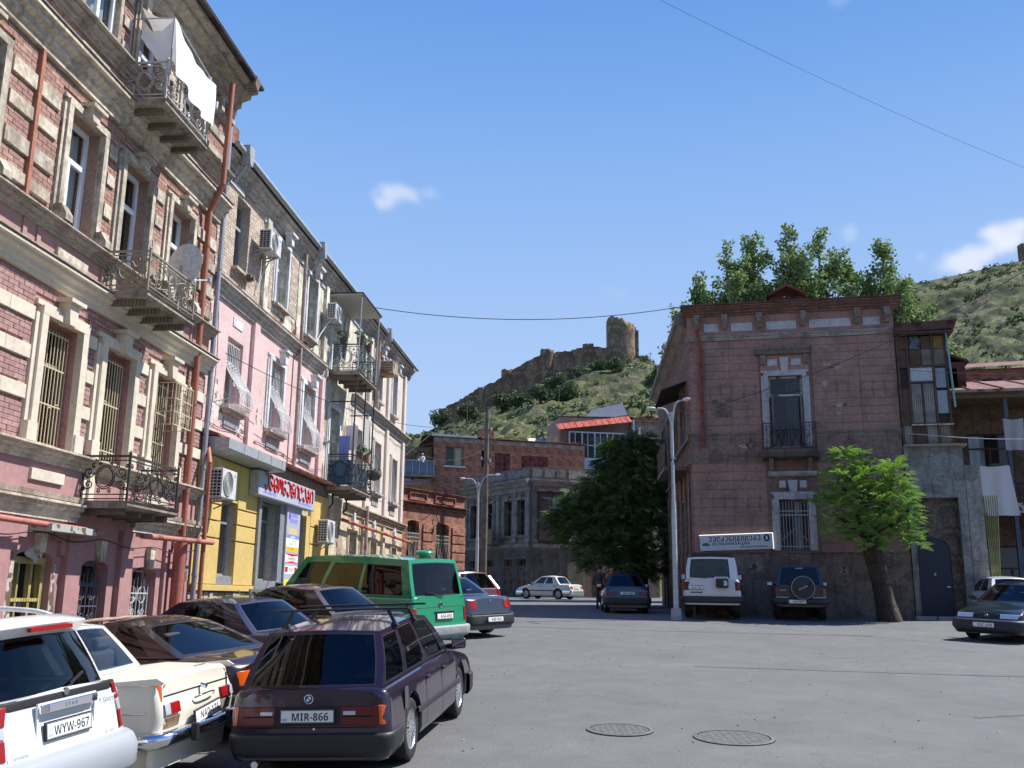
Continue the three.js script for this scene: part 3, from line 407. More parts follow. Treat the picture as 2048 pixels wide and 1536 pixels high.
  for (let i = 0; i < 15; i++) part(B, 'frieze_bracket', box(11.8 + i * .6, 11.96 + i * .6, 12.05, 12.37, -.01, .18), drab);
  part(B, 'rain_hopper', [poly([[0, 0], [.16, .3], [-.1, .34], [-.18, .1]], .2).translate(20.15, 12.75, .55)], M.greyWood);
  // windows
  axes.forEach((c, i) => {
    const h1 = o1[i], h2 = o2[i], h3 = o3[i], bal = c === 16.55;
    surround(B, h1[0], h1[1], bal ? 3.1 : 3.79, h1[3], .26, cream, { key: true, d: .1, top: .2 }); surround(B, h2[0], h2[1], bal ? 6.66 : 7.21, h2[3], .2, i % 2 ? creamD : drab, { key: true, d: .09, kh: .2 }); surround(B, h3[0], h3[1], bal ? 10.15 : 10.83, h3[3], .16, drab, { d: .08 });
    part(B, 'corbel', [box(h1[0] - .27, h1[0] - .02, 3.8, 4.08, .0, .13), box(h1[1] + .02, h1[1] + .27, 3.8, 4.08, .0, .13)], cream); if (!bal) part(B, 'corbel', [poly([[-.02, 0], [.2, 0], [.2, .1], [.1, .26], [-.02, .26]], .2).rotateY(-Math.PI / 2).translate(h2[0] - .0, 7.22, .08), poly([[-.02, 0], [.2, 0], [.2, .1], [.1, .26], [-.02, .26]], .2).rotateY(-Math.PI / 2).translate(h2[1] + .2, 7.22, .08)], drab);
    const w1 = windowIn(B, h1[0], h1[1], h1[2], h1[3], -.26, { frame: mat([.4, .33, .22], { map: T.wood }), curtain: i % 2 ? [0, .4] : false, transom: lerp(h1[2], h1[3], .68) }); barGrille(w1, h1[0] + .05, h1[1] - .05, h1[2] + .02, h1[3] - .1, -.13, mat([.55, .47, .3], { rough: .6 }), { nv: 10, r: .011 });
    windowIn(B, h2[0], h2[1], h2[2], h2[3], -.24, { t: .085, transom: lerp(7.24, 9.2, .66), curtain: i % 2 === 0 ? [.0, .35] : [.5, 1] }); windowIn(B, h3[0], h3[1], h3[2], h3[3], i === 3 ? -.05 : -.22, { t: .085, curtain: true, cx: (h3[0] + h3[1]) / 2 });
  });
  // protruding grille box on the last first-floor window
  { const bx = sub(B, 'grille_box'), g = [], m = mat([.56, .48, .31], { rough: .6 }); for (let i = 0; i <= 7; i++) { const x = 18.05 + i * .11; g.push(rod([x, 4.75, .42], [x, 5.55, .42], .009, .009, 5)); } for (const y of [4.75, 5.0, 5.25, 5.55]) { g.push(bar([18.05, y, .42], [18.82, y, .42], .016)); for (const x of [18.05, 18.82]) g.push(bar([x, y, -.1], [x, y, .42], .014)); } for (let i = 1; i < 5; i++) for (const x of [18.05, 18.82]) g.push(rod([x, 4.75, i * .1 - .05], [x, 5.55, i * .1 - .05], .007, .007, 4)); part(bx, 'cage', g, m); }
  // balconies
  ironBalcony(B, 15.72, 17.62, 2.97, .84, .72); ironBalcony(B, 15.72, 17.62, 6.5, .84, .7, { iron: ironM([.3, .28, .23]) }); ironBalcony(B, 15.7, 17.55, 10.02, .84, .72, { iron: ironM([.5, .49, .47]) });
  // ground floor openings
  const yel = mat([.62, .52, .2], { rough: .5, map: T.wood }), peel = mat([.5, .46, .42], { map: T.flake });
  { const d = sub(B, 'door'); part(d, 'door_frame', [box(14.24, 14.34, .2, 2.15, -.22, -.1), box(15.1, 15.2, .2, 2.15, -.22, -.1), box(14.34, 15.1, 2.05, 2.15, -.22, -.1), box(14.52, 14.56, .2, 2.05, -.2, -.12), box(14.84, 14.9, .2, 2.05, -.2, -.12), ...[.6, 1.05, 1.5].map(y => box(14.34, 15.1, y, y + .05, -.19, -.11))], yel); part(d, 'pane', box(14.3, 15.15, .2, 2.1, -.3, -.29), M.dark); }
  const gw = (h, fm, gm) => { windowIn(B, h[0], h[1], h[2], h[3] + .1, -.24, { frame: fm, t: .07 }); const g = []; for (let i = 0; i <= 6; i++) { const x = lerp(h[0] + .05, h[1] - .05, i / 6); g.push(rod([x, h[2] + .03, -.12], [x, h[3] - .06 - .12 * Math.abs(i - 3) / 3, -.12], .009, .009, 5)); } for (const y of [.2, .55, .9]) { const yy = lerp(h[2], h[3] - .2, y); g.push(bar([h[0] + .05, yy, -.12], [h[1] - .05, yy, -.12], .02, .012)); } for (const k of [.3, .7]) for (const dy of [.3, .6]) { const cy = lerp(h[2], h[3], dy), cx = lerp(h[0], h[1], k); for (const s of [-1, 1]) g.push(tube(spiral(cx + s * .06, cy, .07, 1.3, 0, s).map(p => [p[0], p[1], -.11]), .008, 20, 4)); } g.push(new THREE.TorusGeometry(.15, .009, 4, 18).translate(lerp(h[0], h[1], .3), h[3] - .38, -.12), new THREE.TorusGeometry(.15, .009, 4, 18).translate(lerp(h[0], h[1], .7), h[3] - .38, -.12)); part(B, 'grille', g, gm); };
  gw(og[1], mat([.16, .17, .2], { map: T.wood }), mat([.1, .1, .12], { rough: .5 })); gw(og[2], mat([.5, .5, .5], { map: T.flake }), mat([.55, .56, .57], { rough: .5 }));
  for (const [x, y0, y1] of [[14.74, 2.22, 2.5], [16.55, 2.14, 2.5], [18.38, 2.08, 2.48]]) part(B, 'keystone', poly([[x - .07, y0], [x + .07, y0], [x + .1, y1], [x - .1, y1]], .1), creamD);
  for (const [a, b, z] of [[13.3, 13.95, .09], [15.45, 15.86, .1], [17.2, 17.62, .1], [19.0, 19.08, .07]]) part(B, 'pier', box(a, b, 0, 2.69, 0, z), redB);
  // stepped plaster quoins over the doorway
  for (const [a, b, y] of [[13.95, 14.15, 2.2], [14.152, 14.35, 2.42], [15.1, 15.298, 2.42], [15.3, 15.45, 2.2]]) part(B, 'plaster_step', box(a, b, y, 2.62, -.001, .06), redB);
  reseed(5); const blob = (cx, cy, w, h, z, sd) => { const p = []; for (let i = 0; i < 26; i++) { const a = i / 26 * 6.283, r = .55 + .6 * vnoise(i * .9, sd, 0, sd); p.push([cx + Math.cos(a) * w * r, cy + Math.sin(a) * h * r]); } return poly(p, .004).translate(0, 0, z); };
  part(B, 'bare_plaster', [blob(14.15, 1.5, .1, .8, .0005, 3), blob(15.28, 1.4, .09, .7, .0005, 4), blob(17.4, .75, .3, .4, .1005, 5), blob(19.75, .95, .3, .45, .0005, 6), blob(19.9, 1.55, .18, .2, .0005, 7), blob(14.7, 2.2, .3, .14, .0007, 8), blob(17.75, 1.2, .07, .6, .0005, 9)], peel);
  // awning shelf, pipes and wires
  part(B, 'door_canopy', [box(14.4, 15.7, 2.52, 2.62, .02, .4)], mat([.4, .42, .41], { map: T.flake }));
  part(B, 'service_pipe', [rod([S0, 2.66, .3], [16.0, 2.6, .3], .045, .045, 8), rod([17.2, 2.62, .42], [20.35, 2.68, .42], .05, .05, 8)], mat([.5, .2, .17], { map: T.rust, rough: .6 }));
  part(B, 'downpipe', [rod([19.3, .3, .2], [19.32, 2.62, .2], .12, .12, 12)], mat([.42, .13, .09], { map: T.grain, rough: .6 }));
  const pip = mat([.36, .125, .075], { map: T.grain, rough: .55 }); part(B, 'downpipe', [rod([19.47, 2.75, .16], [19.47, 9.6, .16], .06, .06, 10), rod([19.47, 9.6, .16], [19.47, 10.2, .4], .06, .06, 10), rod([19.47, 10.2, .4], [19.5, 12.6, .42], .06, .06, 10), ...[3.6, 5.4, 7.1, 8.8].map(y => rod([19.47, y, .16], [19.47, y + .05, .16], .07, .07, 10))], pip);
  part(B, 'downpipe', [rod([20.34, .5, .1], [20.34, 12.2, .1], .055, .055, 10), ...[2, 4.2, 6.4, 8.6, 10.6].map(y => rod([20.34, y, .1], [20.34, y + .06, .1], .064, .064, 10))], mat([.34, .35, .4], { metal: .4, rough: .5, map: T.grain }));
  part(B, 'downpipe', [rod([20.18, .6, .3], [20.2, 4.3, .3], .05, .05, 8), rod([20.2, 4.3, .3], [20.5, 4.75, .1], .05, .05, 8)], pip);
  part(B, 'insulator', [0, 1, 2].flatMap(i => [rod([18.55 + i * .22, 12.05 - i * .16, .3], [18.55 + i * .22, 12.2 - i * .16, .3], .05, .06, 8), rod([18.55 + i * .22, 12.1 - i * .16, 0], [18.55 + i * .22, 12.1 - i * .16, .3], .012, .012, 5)]), M.white);
}
// sheet drying over the top balcony, dish, wall bits
{
  const q = (s, p, y) => lp(s, p, y); const rowsA = [], n = 22, m = 14; // front drape hanging outside the rail
  for (let j = 0; j <= m; j++) { const r = []; for (let i = 0; i <= n; i++) { const u = i / n, v = j / m; const top = 11.75 - .35 * Math.sin(u * Math.PI) * .5 - u * .25, bot = 10.74 - .3 * u + .04 * Math.sin(u * 9); const s = lerp(15.75, 17.66, u) + Math.sin(v * 3 + u * 7) * .015, y = lerp(top, bot, v); r.push(q(s, .9 + .035 * Math.sin(u * 21 + v * 2) * (.4 + v) - (1 - v) * .05, y)); } rowsA.push(r); }
  const rowsB = []; for (let j = 0; j <= m; j++) { const r = []; for (let i = 0; i <= 12; i++) { const u = i / 12, v = j / m; r.push(q(15.75 - .02 * Math.sin(v * 8), lerp(.84, .25, u), lerp(11.75 - .3 * u * (1 - u) * 4, 11.75 - .05 - v * lerp(1.1, .35, u), v) - .02 * Math.sin(u * 20 + v * 5))); } rowsB.push(r); }
  const rowsC = []; for (let j = 0; j <= 8; j++) { const r = []; for (let i = 0; i <= n; i++) { const u = i / n, v = j / 8; r.push(q(lerp(15.75, 17.66, u), lerp(.84, .2, v), 11.75 - u * .25 - .17 * Math.sin(u * Math.PI) + v * .25 - .1 * Math.sin(v * Math.PI) - .02 * Math.sin(u * 25))); } rowsC.push(r); }
  solo('bed_sheet', 'white bed sheet drying over the topmost iron balcony', 'bed sheet', null, [sheet(rowsA), sheet(rowsB), sheet(rowsC)], new THREE.MeshPhysicalMaterial({ color: col([.8, .8, .82]), roughness: .95, transmission: .2, thickness: 0, side: THREE.DoubleSide }));
  const cl = solo('clothes_line', 'bare metal clothes rack poles above the topmost iron balcony', 'clothes line', null, [[15.75, .05], [17.6, .05], [15.75, .84], [17.6, .84]].map(([s, p]) => rod(q(s, p, 10.4), q(s, p, 11.75 - (s > 17 ? .25 : 0)), .015, .015, 5)).concat([rod(q(15.75, .84, 11.75), q(17.6, .84, 11.5), .01, .01, 5), rod(q(15.75, .05, 11.75), q(15.75, .84, 11.75), .012, .012, 5)]), M.zinc);
  const d = thing('satellite_dish', 'white satellite dish standing on the middle iron balcony', 'satellite dish', null, lp(17.35, .62, 6.62), LROT);
  part(d, 'dish', new THREE.LatheGeometry(Array.from({ length: 9 }, (_, i) => new THREE.Vector2(i / 8 * .42, (i / 8) ** 2 * .09)), 24).rotateX(Math.PI / 2).rotateY(1.25).translate(0, 1.05, 0), M.white); part(d, 'mast', [rod([0, 0, 0], [0, 1, 0], .025, .025, 8)], M.zinc); part(d, 'feed_arm', [rod([0, .72, .05], [.62, .92, .28], .014, .014, 6), rbox(.6, .7, .88, .98, .25, .33, .02)], M.zinc);
  const rg = thing('low_railing', 'rusty bent tube railing before the brick house doorway', 'railing', null, lp(13.5, 1.0, 0), LROT); part(rg, 'rail', tube([[0, 1.2, 0], [2.6, 1.27, 0], [2.95, 1.25, 0], [3.08, 1.1, 0], [3.1, .2, 0]], .03, 40, 7), M.rustPipe = mat([.4, .34, .28], { map: T.rust })); part(rg, 'lower_rail', rod([0, .85, 0], [3.09, .92, 0], .02, .02, 6), M.rustPipe); for (const x of [.2, 1.4]) part(rg, 'post', rod([x, .15, 0], [x, 1.24, 0], .022, .022, 6), M.rustPipe);
}
// ---------- long terrace with the yellow shop ----------
{
  const B = thing('terraced_house', 'long peeling pink and cream terrace with a yellow shop front and balconies', 'house', null, [LX, 0, 0], LROT);
  const pink = smoothM([.64, .455, .435]), cream = wornM([.72, .64, .55]), pale = smoothM([.65, .565, .49]), tan = wornM([.6, .51, .38]), yel = smoothM([.6, .42, .14]), whit = plast([.74, .73, .7]), grey = mat([.3, .31, .33], { map: T.grain, rough: .5, metal: .2 }), stone = wornM([.46, .43, .4]), mort = mat([.46, .4, .33], { map: T.grain });
  const S0 = 20.42, S1 = 42.4, Z = -.12; // wall face sits a little behind the brick house
  const f2 = [[21.6, 22.45, 9.12, 10.9], [24.5, 25.42, 9.15, 10.9], [27.25, 28.18, 9.05, 10.9], [30.1, 31.0, 8.65, 10.9], [33.45, 34.4, 9.0, 10.85], [36.3, 37.3, 9.0, 10.85], [39.2, 40.1, 8.95, 10.8]];
  const f1 = [[21.68, 22.65, 5.85, 7.48], [24.56, 25.6, 5.8, 7.62], [27.38, 28.5, 5.8, 7.62], [30.25, 31.4, 4.98, 7.5], [33.5, 34.6, 5.5, 7.4], [36.42, 37.5, 5.5, 7.4], [39.6, 40.6, 5.4, 7.2]];
  const g0 = [[21.85, 22.82, 2.06, 3.72], [24.3, 25.7, 2.0, 3.95], [27.32, 28.22, .6, 3.9]], gf = [[30.45, 31.0, .9, 3.4], [33.3, 34.3, 1.9, 3.8], [36.4, 37.4, 1.95, 3.66], [40.1, 41.1, 2.0, 3.62]];
  const R = h => rect(...h), pan = (x0, x1, y0, y1, hs, m, z = Z) => part(B, 'wall', wallPanel(x0, x1, y0, y1, Z - .4, z, hs.filter(h => h[0] > x0 && h[1] < x1 && h[2] >= y0 - .6 && h[3] <= y1 + .01).map(h => R([h[0], h[1], Math.max(h[2], y0 + .002), h[3]]))), m);
  pan(S0, 24.0, 8.4, 11.6, f2, mort, Z - .02); pan(24.0, 32.8, 8.4, 11.6, f2, cream); pan(32.8, S1, 8.4, 11.6, f2, pale); pan(S0, 29.65, 5.0, 8.4, f1, pink); pan(29.65, 32.8, 4.4, 8.4, f1, cream); pan(32.8, S1, 4.4, 8.4, f1, pale); pan(S0, 30.3, -1, 5.0, g0, mort); pan(30.3, S1, -1, 4.4, gf, tan);
  part(B, 'end_wall', [box(S1 - .4, S1, -1, 11.6, -10, Z - .41), box(S0 + .02, S1 - .41, -1, 11.6, -10.2, -9.9)], plast([.5, .45, .4])); part(B, 'roof', sheet([[[S0, 11.64, .22], [S1 + .2, 11.64, .22]], [[S0, 13.0, -5], [S1 + .2, 13.0, -5]], [[S0, 11.6, -10.5], [S1 + .2, 11.6, -10.5]]]), mat([.22, .2, .2], { map: T.rust }));
  // exposed brickwork on the upper floor
  const bm = [[.48, .385, .3], [.54, .44, .35], [.43, .335, .26], [.58, .48, .39]].map(c => mat(c, { map: T.grain, bump: T.grainB })); layBricks(B, [...brickList(S0, 24, 8.6, 11.2, [f2[0]]), ...brickList(24, 24.3, 8.9, 11.1, []), ...brickList(25.75, 26.4, 9.2, 10.9, [])].map(b => ({ ...b, z0: b.x >= 24 ? Z + .0 : Z - .006 })), bm, 0, b => b.x);
  reseed(9); const blob = (cx, cy, w, h, z, sd) => { const p = []; for (let i = 0; i < 30; i++) { const a = i / 30 * 6.283, r = .4 + .85 * vnoise(i * 1.1, sd, 0, sd); p.push([cx + Math.cos(a) * w * r, cy + Math.sin(a) * h * r]); } return poly(p, .004).translate(0, 0, z); };
  const peel = mat([.62, .58, .54], { map: T.flake }), pe2 = mat([.4, .3, .24], { map: T.flake });
  part(B, 'peeled_patch', [[21.4, 5.7, .5, .35], [22.6, 5.45, .7, .18], [23.5, 5.4, .5, .14], [21.2, 6.1, .2, .25], [24.3, 5.9, .12, .1], [26.0, 5.35, .2, .1], [27.0, 5.25, .25, .08], [23.9, 6.0, .1, .2], [21.0, 5.3, .3, .12]].map((a, i) => blob(...a, Z + .0008 + i * .0003, i + 3)), peel);
  part(B, 'peeled_patch', [[23.9, 9.6, .3, .9], [26.3, 8.9, .3, .3], [29.0, 9.2, .3, .5], [31.6, 9.8, .25, .8], [27.6, 8.8, .6, .14], [25.0, 8.85, .5, .12], [33.0, 8.9, .3, .25], [32.3, 6.4, .4, .9], [30.0, 6.8, .15, .6], [35.4, 2.8, .3, .5], [32.2, 3.2, .4, .6], [38.8, 2.9, .3, .4]].map((a, i) => blob(...a, Z + .0008 + i * .0003, i + 33)), pe2);
  // cornices
  const co = cornice(B, 'eaves_cornice', S0, S1 + .25, 11.12, .46, .3, stone); co.position.z = Z; part(B, 'gutter', rod([S0, 11.64, .26], [S1 + .3, 11.62, .26], .07, .07, 8), M.zinc);
  for (const [a, b] of [[21.0, 21.9], [23.4, 24.3], [26.5, 27.2], [28.6, 29.4], [32.6, 33.3], [35.0, 35.7], [37.7, 38.5], [40.4, 41.2]]) part(B, 'frieze_panel', box(a, b, 10.96 + .02, 11.1, Z, Z + .05), whit);
  const mb = cornice(B, 'string_course', S0, 29.1, 8.2, .34, .24, stone); mb.position.z = Z; const mc = cornice(B, 'string_course', 32.9, S1 + .12, 8.15, .34, .24, stone); mc.position.z = Z; part(B, 'string_course', box(S0, 29.1, 8.545, 8.575, Z, .12), mat([.3, .2, .15], { map: T.rust })); const md = cornice(B, 'string_course', 32.5, S1 + .12, 4.36, .34, .22, wornM([.45, .38, .28])); md.position.z = Z;
  for (const [a, y0, y1] of [[23.1, 5.1, 8.2], [29.05, 5.1, 8.2], [23.5, 8.6, 11.1], [29.0, 8.6, 11.1], [35.1, 4.75, 8.15], [35.1, 8.5, 11.1], [38.3, 4.75, 8.15], [38.3, 8.5, 11.1], [41.5, 4.75, 8.15], [41.5, 8.5, 11.1], [35.1, 1, 4.3], [38.3, 1, 4.3]]) part(B, 'pilaster', box(a, a + (y0 > 8.5 && a < 30 ? .3 : .36), y0, y1, Z, Z + .1), a < 30 ? (y0 < 8 ? pink : cream) : y0 < 4 ? tan : pale);
  // windows of the upper floors
  const wf = mat([.45, .47, .45], { map: T.wood }), sky = M.glass;
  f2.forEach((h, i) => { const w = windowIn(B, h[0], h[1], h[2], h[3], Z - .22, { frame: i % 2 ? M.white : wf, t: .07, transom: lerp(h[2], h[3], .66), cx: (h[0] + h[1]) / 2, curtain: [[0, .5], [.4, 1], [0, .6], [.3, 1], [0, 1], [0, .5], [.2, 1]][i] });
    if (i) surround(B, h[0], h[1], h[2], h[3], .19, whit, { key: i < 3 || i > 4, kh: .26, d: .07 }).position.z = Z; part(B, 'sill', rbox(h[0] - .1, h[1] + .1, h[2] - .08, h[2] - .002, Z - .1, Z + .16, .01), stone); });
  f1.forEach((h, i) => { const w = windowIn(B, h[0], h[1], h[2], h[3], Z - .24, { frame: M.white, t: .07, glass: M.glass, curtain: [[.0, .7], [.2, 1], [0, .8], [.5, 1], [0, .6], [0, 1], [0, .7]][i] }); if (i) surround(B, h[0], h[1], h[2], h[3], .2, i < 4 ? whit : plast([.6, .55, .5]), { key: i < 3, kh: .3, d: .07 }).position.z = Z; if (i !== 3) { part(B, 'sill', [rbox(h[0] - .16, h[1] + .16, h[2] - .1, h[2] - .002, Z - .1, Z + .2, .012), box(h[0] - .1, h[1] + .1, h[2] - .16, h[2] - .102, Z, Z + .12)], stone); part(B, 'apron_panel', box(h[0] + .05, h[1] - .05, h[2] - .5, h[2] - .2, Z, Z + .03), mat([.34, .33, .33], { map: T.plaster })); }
    if (i < 3) { const g = [], n = 8, m = mat([.66, .66, .65], { rough: .5 }); const prof = t => { const y = lerp(h[3] - .12, h[2] + .04, t); return [y, Z - .06 + (t < .3 ? 0 : .42 * sstep(.28, .92, t)) * 1]; }; for (let k = 0; k <= n; k++) { const x = lerp(h[0] + .06, h[1] - .06, k / n); const pts = []; for (let q = 0; q <= 8; q++) { const [y, z] = prof(q / 8); pts.push([x + Math.sin(q * 1.1 + k) * .025 * (q / 8), y, z]); } pts.push([x, h[2] + .02, Z + .3], [x, h[2] + .03, Z - .02]); g.push(tube(pts, .011, 22, 4)); } for (const t of [.0, .34, .7, 1]) { const [y, z] = prof(t); g.push(bar([h[0] + .06, y, z], [h[1] - .06, y, z], .018)); } for (let k = 0; k < n; k += 2) { const cx = lerp(h[0] + .06, h[1] - .06, (k + .5) / n), [y, z] = prof(.36); g.push(tube(spiral(cx, y, .07, 1.2, 0).map(p => [p[0], p[1], z + .01]), .009, 18, 4), tube(spiral(cx, y - .5, .06, 1.2, 2).map(p => [p[0], p[1], prof(.62)[1] + .01]), .009, 18, 4)); } part(w, 'grille', g, m); } });
  part(B, 'vent_panel', box(21.9, 22.5, 7.78, 7.98, Z, Z + .02), whit);
  for (const h of gf) windowIn(B, h[0], h[1], h[2], h[3], Z - .2, { frame: mat([.4, .38, .34], { map: T.flake }), t: .06, curtain: h[0] > 36 }); for (const h of gf.slice(1)) { surround(B, h[0], h[1], h[2], h[3], .16, tan, { d: .06 }).position.z = Z; part(B, 'keystone', poly([[-.08, 0], [.08, 0], [.13, .55], [0, .7], [-.13, .55]], .1).translate((h[0] + h[1]) / 2, h[3] + .1, Z), whit); }
  part(B, 'gas_pipe', [rod([31.6, 4.05, .12], [43.4, 3.98, .12], .06, .06, 8)], mat([.45, .15, .08], { map: T.rust })); { const pm = mat([.45, .4, .4], { map: T.rust, metal: .2 }); part(B, 'downpipe', rod([35.0, 1.3, .08], [35.0, 4.8, .1], .07, .07, 8), pm); part(B, 'downpipe', rod([26.5, 5.1, .05], [26.5, 11.2, .05], .055, .055, 8), pm); part(B, 'downpipe', rod([36.0, 8.6, .05], [36.0, 11.2, .05], .07, .07, 8), pm); }
  for (const x of [21.0, 27.25, 36.6]) part(B, 'rain_hopper', [poly([[-.07, 0], [.07, 0], [.16, .3], [.16, .46], [-.16, .46], [-.16, .3]], .2).translate(x, 11.35, .2), rod([x, 11.36, .28], [x, 10.95, .0], .05, .05, 8)], M.zinc);
  part(B, 'chimney', [box(20.6, 21.1, 11.6, 12.3, -.5, .0), rod([20.75, 12.3, -.2], [20.75, 12.6, -.2], .09, .09, 8), rod([20.95, 12.3, -.3], [20.95, 12.55, -.3], .09, .09, 8)], brickM([.3, .16, .12]));
  // flashing over the shop, shop front blocks
  part(B, 'flashing', [mould([[Z, 5.0], [.34, 4.94], [.36, 4.98], [Z, 5.14]], S0, 30.4)], mat([.46, .22, .18], { map: T.rust, rough: .6 }));
  part(B, 'fascia_board', box(S0, 30.3, 4.62, 4.93, Z, -.02), mat([.2, .17, .14], { map: T.plaster }));
  const yb = (x0, x1, rows) => { for (const [a, b] of rows) part(B, 'render_block', rbox(x0, x1, a, b, Z - .01, -.03, .014), yel); };
  const R1 = [[1.86, 2.83], [2.86, 3.21], [3.24, 3.57], [3.6, 4.61]]; yb(S0 + .02, 21.84, R1); yb(22.83, 24.1, R1); yb(28.24, 28.62, [[.9, 3.9]]); yb(28.65, 30.28, [[.9, 2.1], [2.13, 2.6], [2.63, 3.1], [3.13, 3.6], [3.63, 4.6]]); part(B, 'render_block', [box(21.84, 22.83, 3.72, 4.61, Z - .01, -.05)], yel); part(B, 'render_block', rbox(S0, 24.1, 1.72, 1.85, Z, .02, .01), yel);
  part(B, 'window_apron', [box(21.84, 22.83, 1.86, 2.05, Z, -.06)], grey);
  // rough stone plinth, stone by stone
  { reseed(31); const sm = [[.42, .38, .33], [.5, .46, .4], [.36, .33, .29], [.46, .4, .34]].map(c => mat(c, { map: T.grain, bump: T.grainB, bs: .02 })); let y = .1; while (y < 1.66) { const h = Math.min(rr(.13, .22), 1.7 - y); let x = S0; while (x < 28.2) { const w = rr(.18, .46); part(B, 'stone', rbox(x + .008, Math.min(x + w, 28.25) - .008, y + .008, y + h - .006, Z - .02, Z + rr(.05, .1), .02), sm[Math.floor(rnd() * 4)]); x += w; } y += h; } }
  // shop window, boards, door
  windowIn(B, 21.85, 22.82, 2.06, 3.72, Z - .16, { frame: grey, t: .05, transom: 3.25, cx: 22.2, roomM: M.room });
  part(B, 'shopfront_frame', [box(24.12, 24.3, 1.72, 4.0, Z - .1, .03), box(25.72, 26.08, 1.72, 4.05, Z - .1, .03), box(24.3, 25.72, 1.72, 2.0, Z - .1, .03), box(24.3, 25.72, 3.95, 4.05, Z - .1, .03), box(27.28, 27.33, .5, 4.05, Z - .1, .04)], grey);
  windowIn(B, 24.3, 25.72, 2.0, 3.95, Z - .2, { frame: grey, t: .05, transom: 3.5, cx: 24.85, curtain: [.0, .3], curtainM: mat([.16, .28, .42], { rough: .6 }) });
  part(B, 'advert_backing', box(26.08, 27.28, 1.0, 4.05, Z - .1, .02), grey);
  part(B, 'door', [box(27.33, 27.75, .6, 3.5, Z - .3, Z - .26)], mat([.03, .05, .22], { rough: .4 })); part(B, 'door_lobby', box(27.33, 28.22, .5, 3.95, Z - .42, Z - .4), M.room);
  part(B, 'canopy', [mould([[Z, 4.64], [.52, 4.64], [.56, 4.68], [.56, 4.9], [Z, 4.96]], 20.5, 24.3)], M.canopyM = mat([.46, .48, .5], { metal: .25, rough: .45, map: T.grain })); for (const x of [21.4, 22.3, 23.2, 24.0]) part(B, 'canopy_seam', box(x, x + .015, 4.645, 4.9, .555, .57), M.zinc);
  // iron balconies with clutter
  const dk = ironM([.045, .05, .05]), gi = ironM([.05, .09, .085]); ironBalcony(B, 29.85, 32.3, 8.45, .88, .86, { iron: gi, mid: true }); ironBalcony(B, 29.9, 32.45, 4.83, .82, .98, { iron: dk, mid: true });
  { const b = sub(B, 'balcony_canopy'); part(b, 'panel', [box(29.6, 32.3, 10.98, 11.02, Z, .95)], mat([.5, .49, .44], { map: T.grain })); part(b, 'edge', [box(29.58, 32.32, 11.022, 11.06, Z, .98)], M.iron); part(b, 'post', [rod([29.75, 8.6, .86], [29.75, 11, .9], .025, .025, 6), rod([32.2, 8.6, .86], [32.2, 11, .9], .025, .025, 6)], M.zinc); }
  { const b = sub(B, 'balcony_frame'); const g = []; for (const x of [29.95, 31.2, 32.4]) g.push(bar([x, 5.8, .78], [x, 8.45, .8], .04)); g.push(bar([29.95, 7.6, .78], [32.4, 7.6, .78], .035), bar([29.95, 7.6, 0], [29.95, 7.6, .78], .035), bar([32.4, 7.6, 0], [32.4, 7.6, .78], .035)); for (let i = 0; i < 12; i++) g.push(rod([29.95, 4.9 + i * .28, .05], [29.95, 5.05 + i * .28, .05], .006, .006, 4)); part(b, 'frame', g, M.iron); part(b, 'side_cloth', box(29.98, 32.3, 4.98, 5.72, .70, .71), mat([.03, .05, .09], { map: T.grain })); part(b, 'side_screen', box(29.965, 29.975, 5.0, 5.75, .06, .74), mat([.03, .09, .15], { rough: .7 })); }
  part(B, 'bracket', [tube([[30.3, 4.8, .1], [30.3, 4.45, .12], [30.3, 4.3, .02]], .03, 12, 5)], M.iron); part(B, 'bracket', [tube([[32.0, 4.8, .1], [32.0, 4.45, .12], [32.0, 4.3, .02]], .03, 12, 5)], M.iron);
  // iron railing on the pavement before the shop
  const rl = thing('pavement_railing', 'iron railing with crossed bars before the yellow shop', 'railing', null, [LX, 0, 0], LROT), bp = 1.05; for (let i = 0; i < 4; i++) { const a = 21.0 + i * 1.55, b = a + 1.5; part(rl, 'panel', [bar([a, .8, bp], [a, 1.75, bp], .035), bar([b, .8, bp], [b, 1.75, bp], .035), bar([a, 1.74, bp], [b, 1.74, bp], .04), bar([a, .95, bp], [b, .95, bp], .03), bar([a, .95, bp], [b, 1.72, bp + .01], .018), bar([b, .95, bp], [a, 1.72, bp - .01], .018), new THREE.TorusGeometry(.13, .012, 4, 18).translate((a + b) / 2, 1.35, bp)], M.steel); }
}
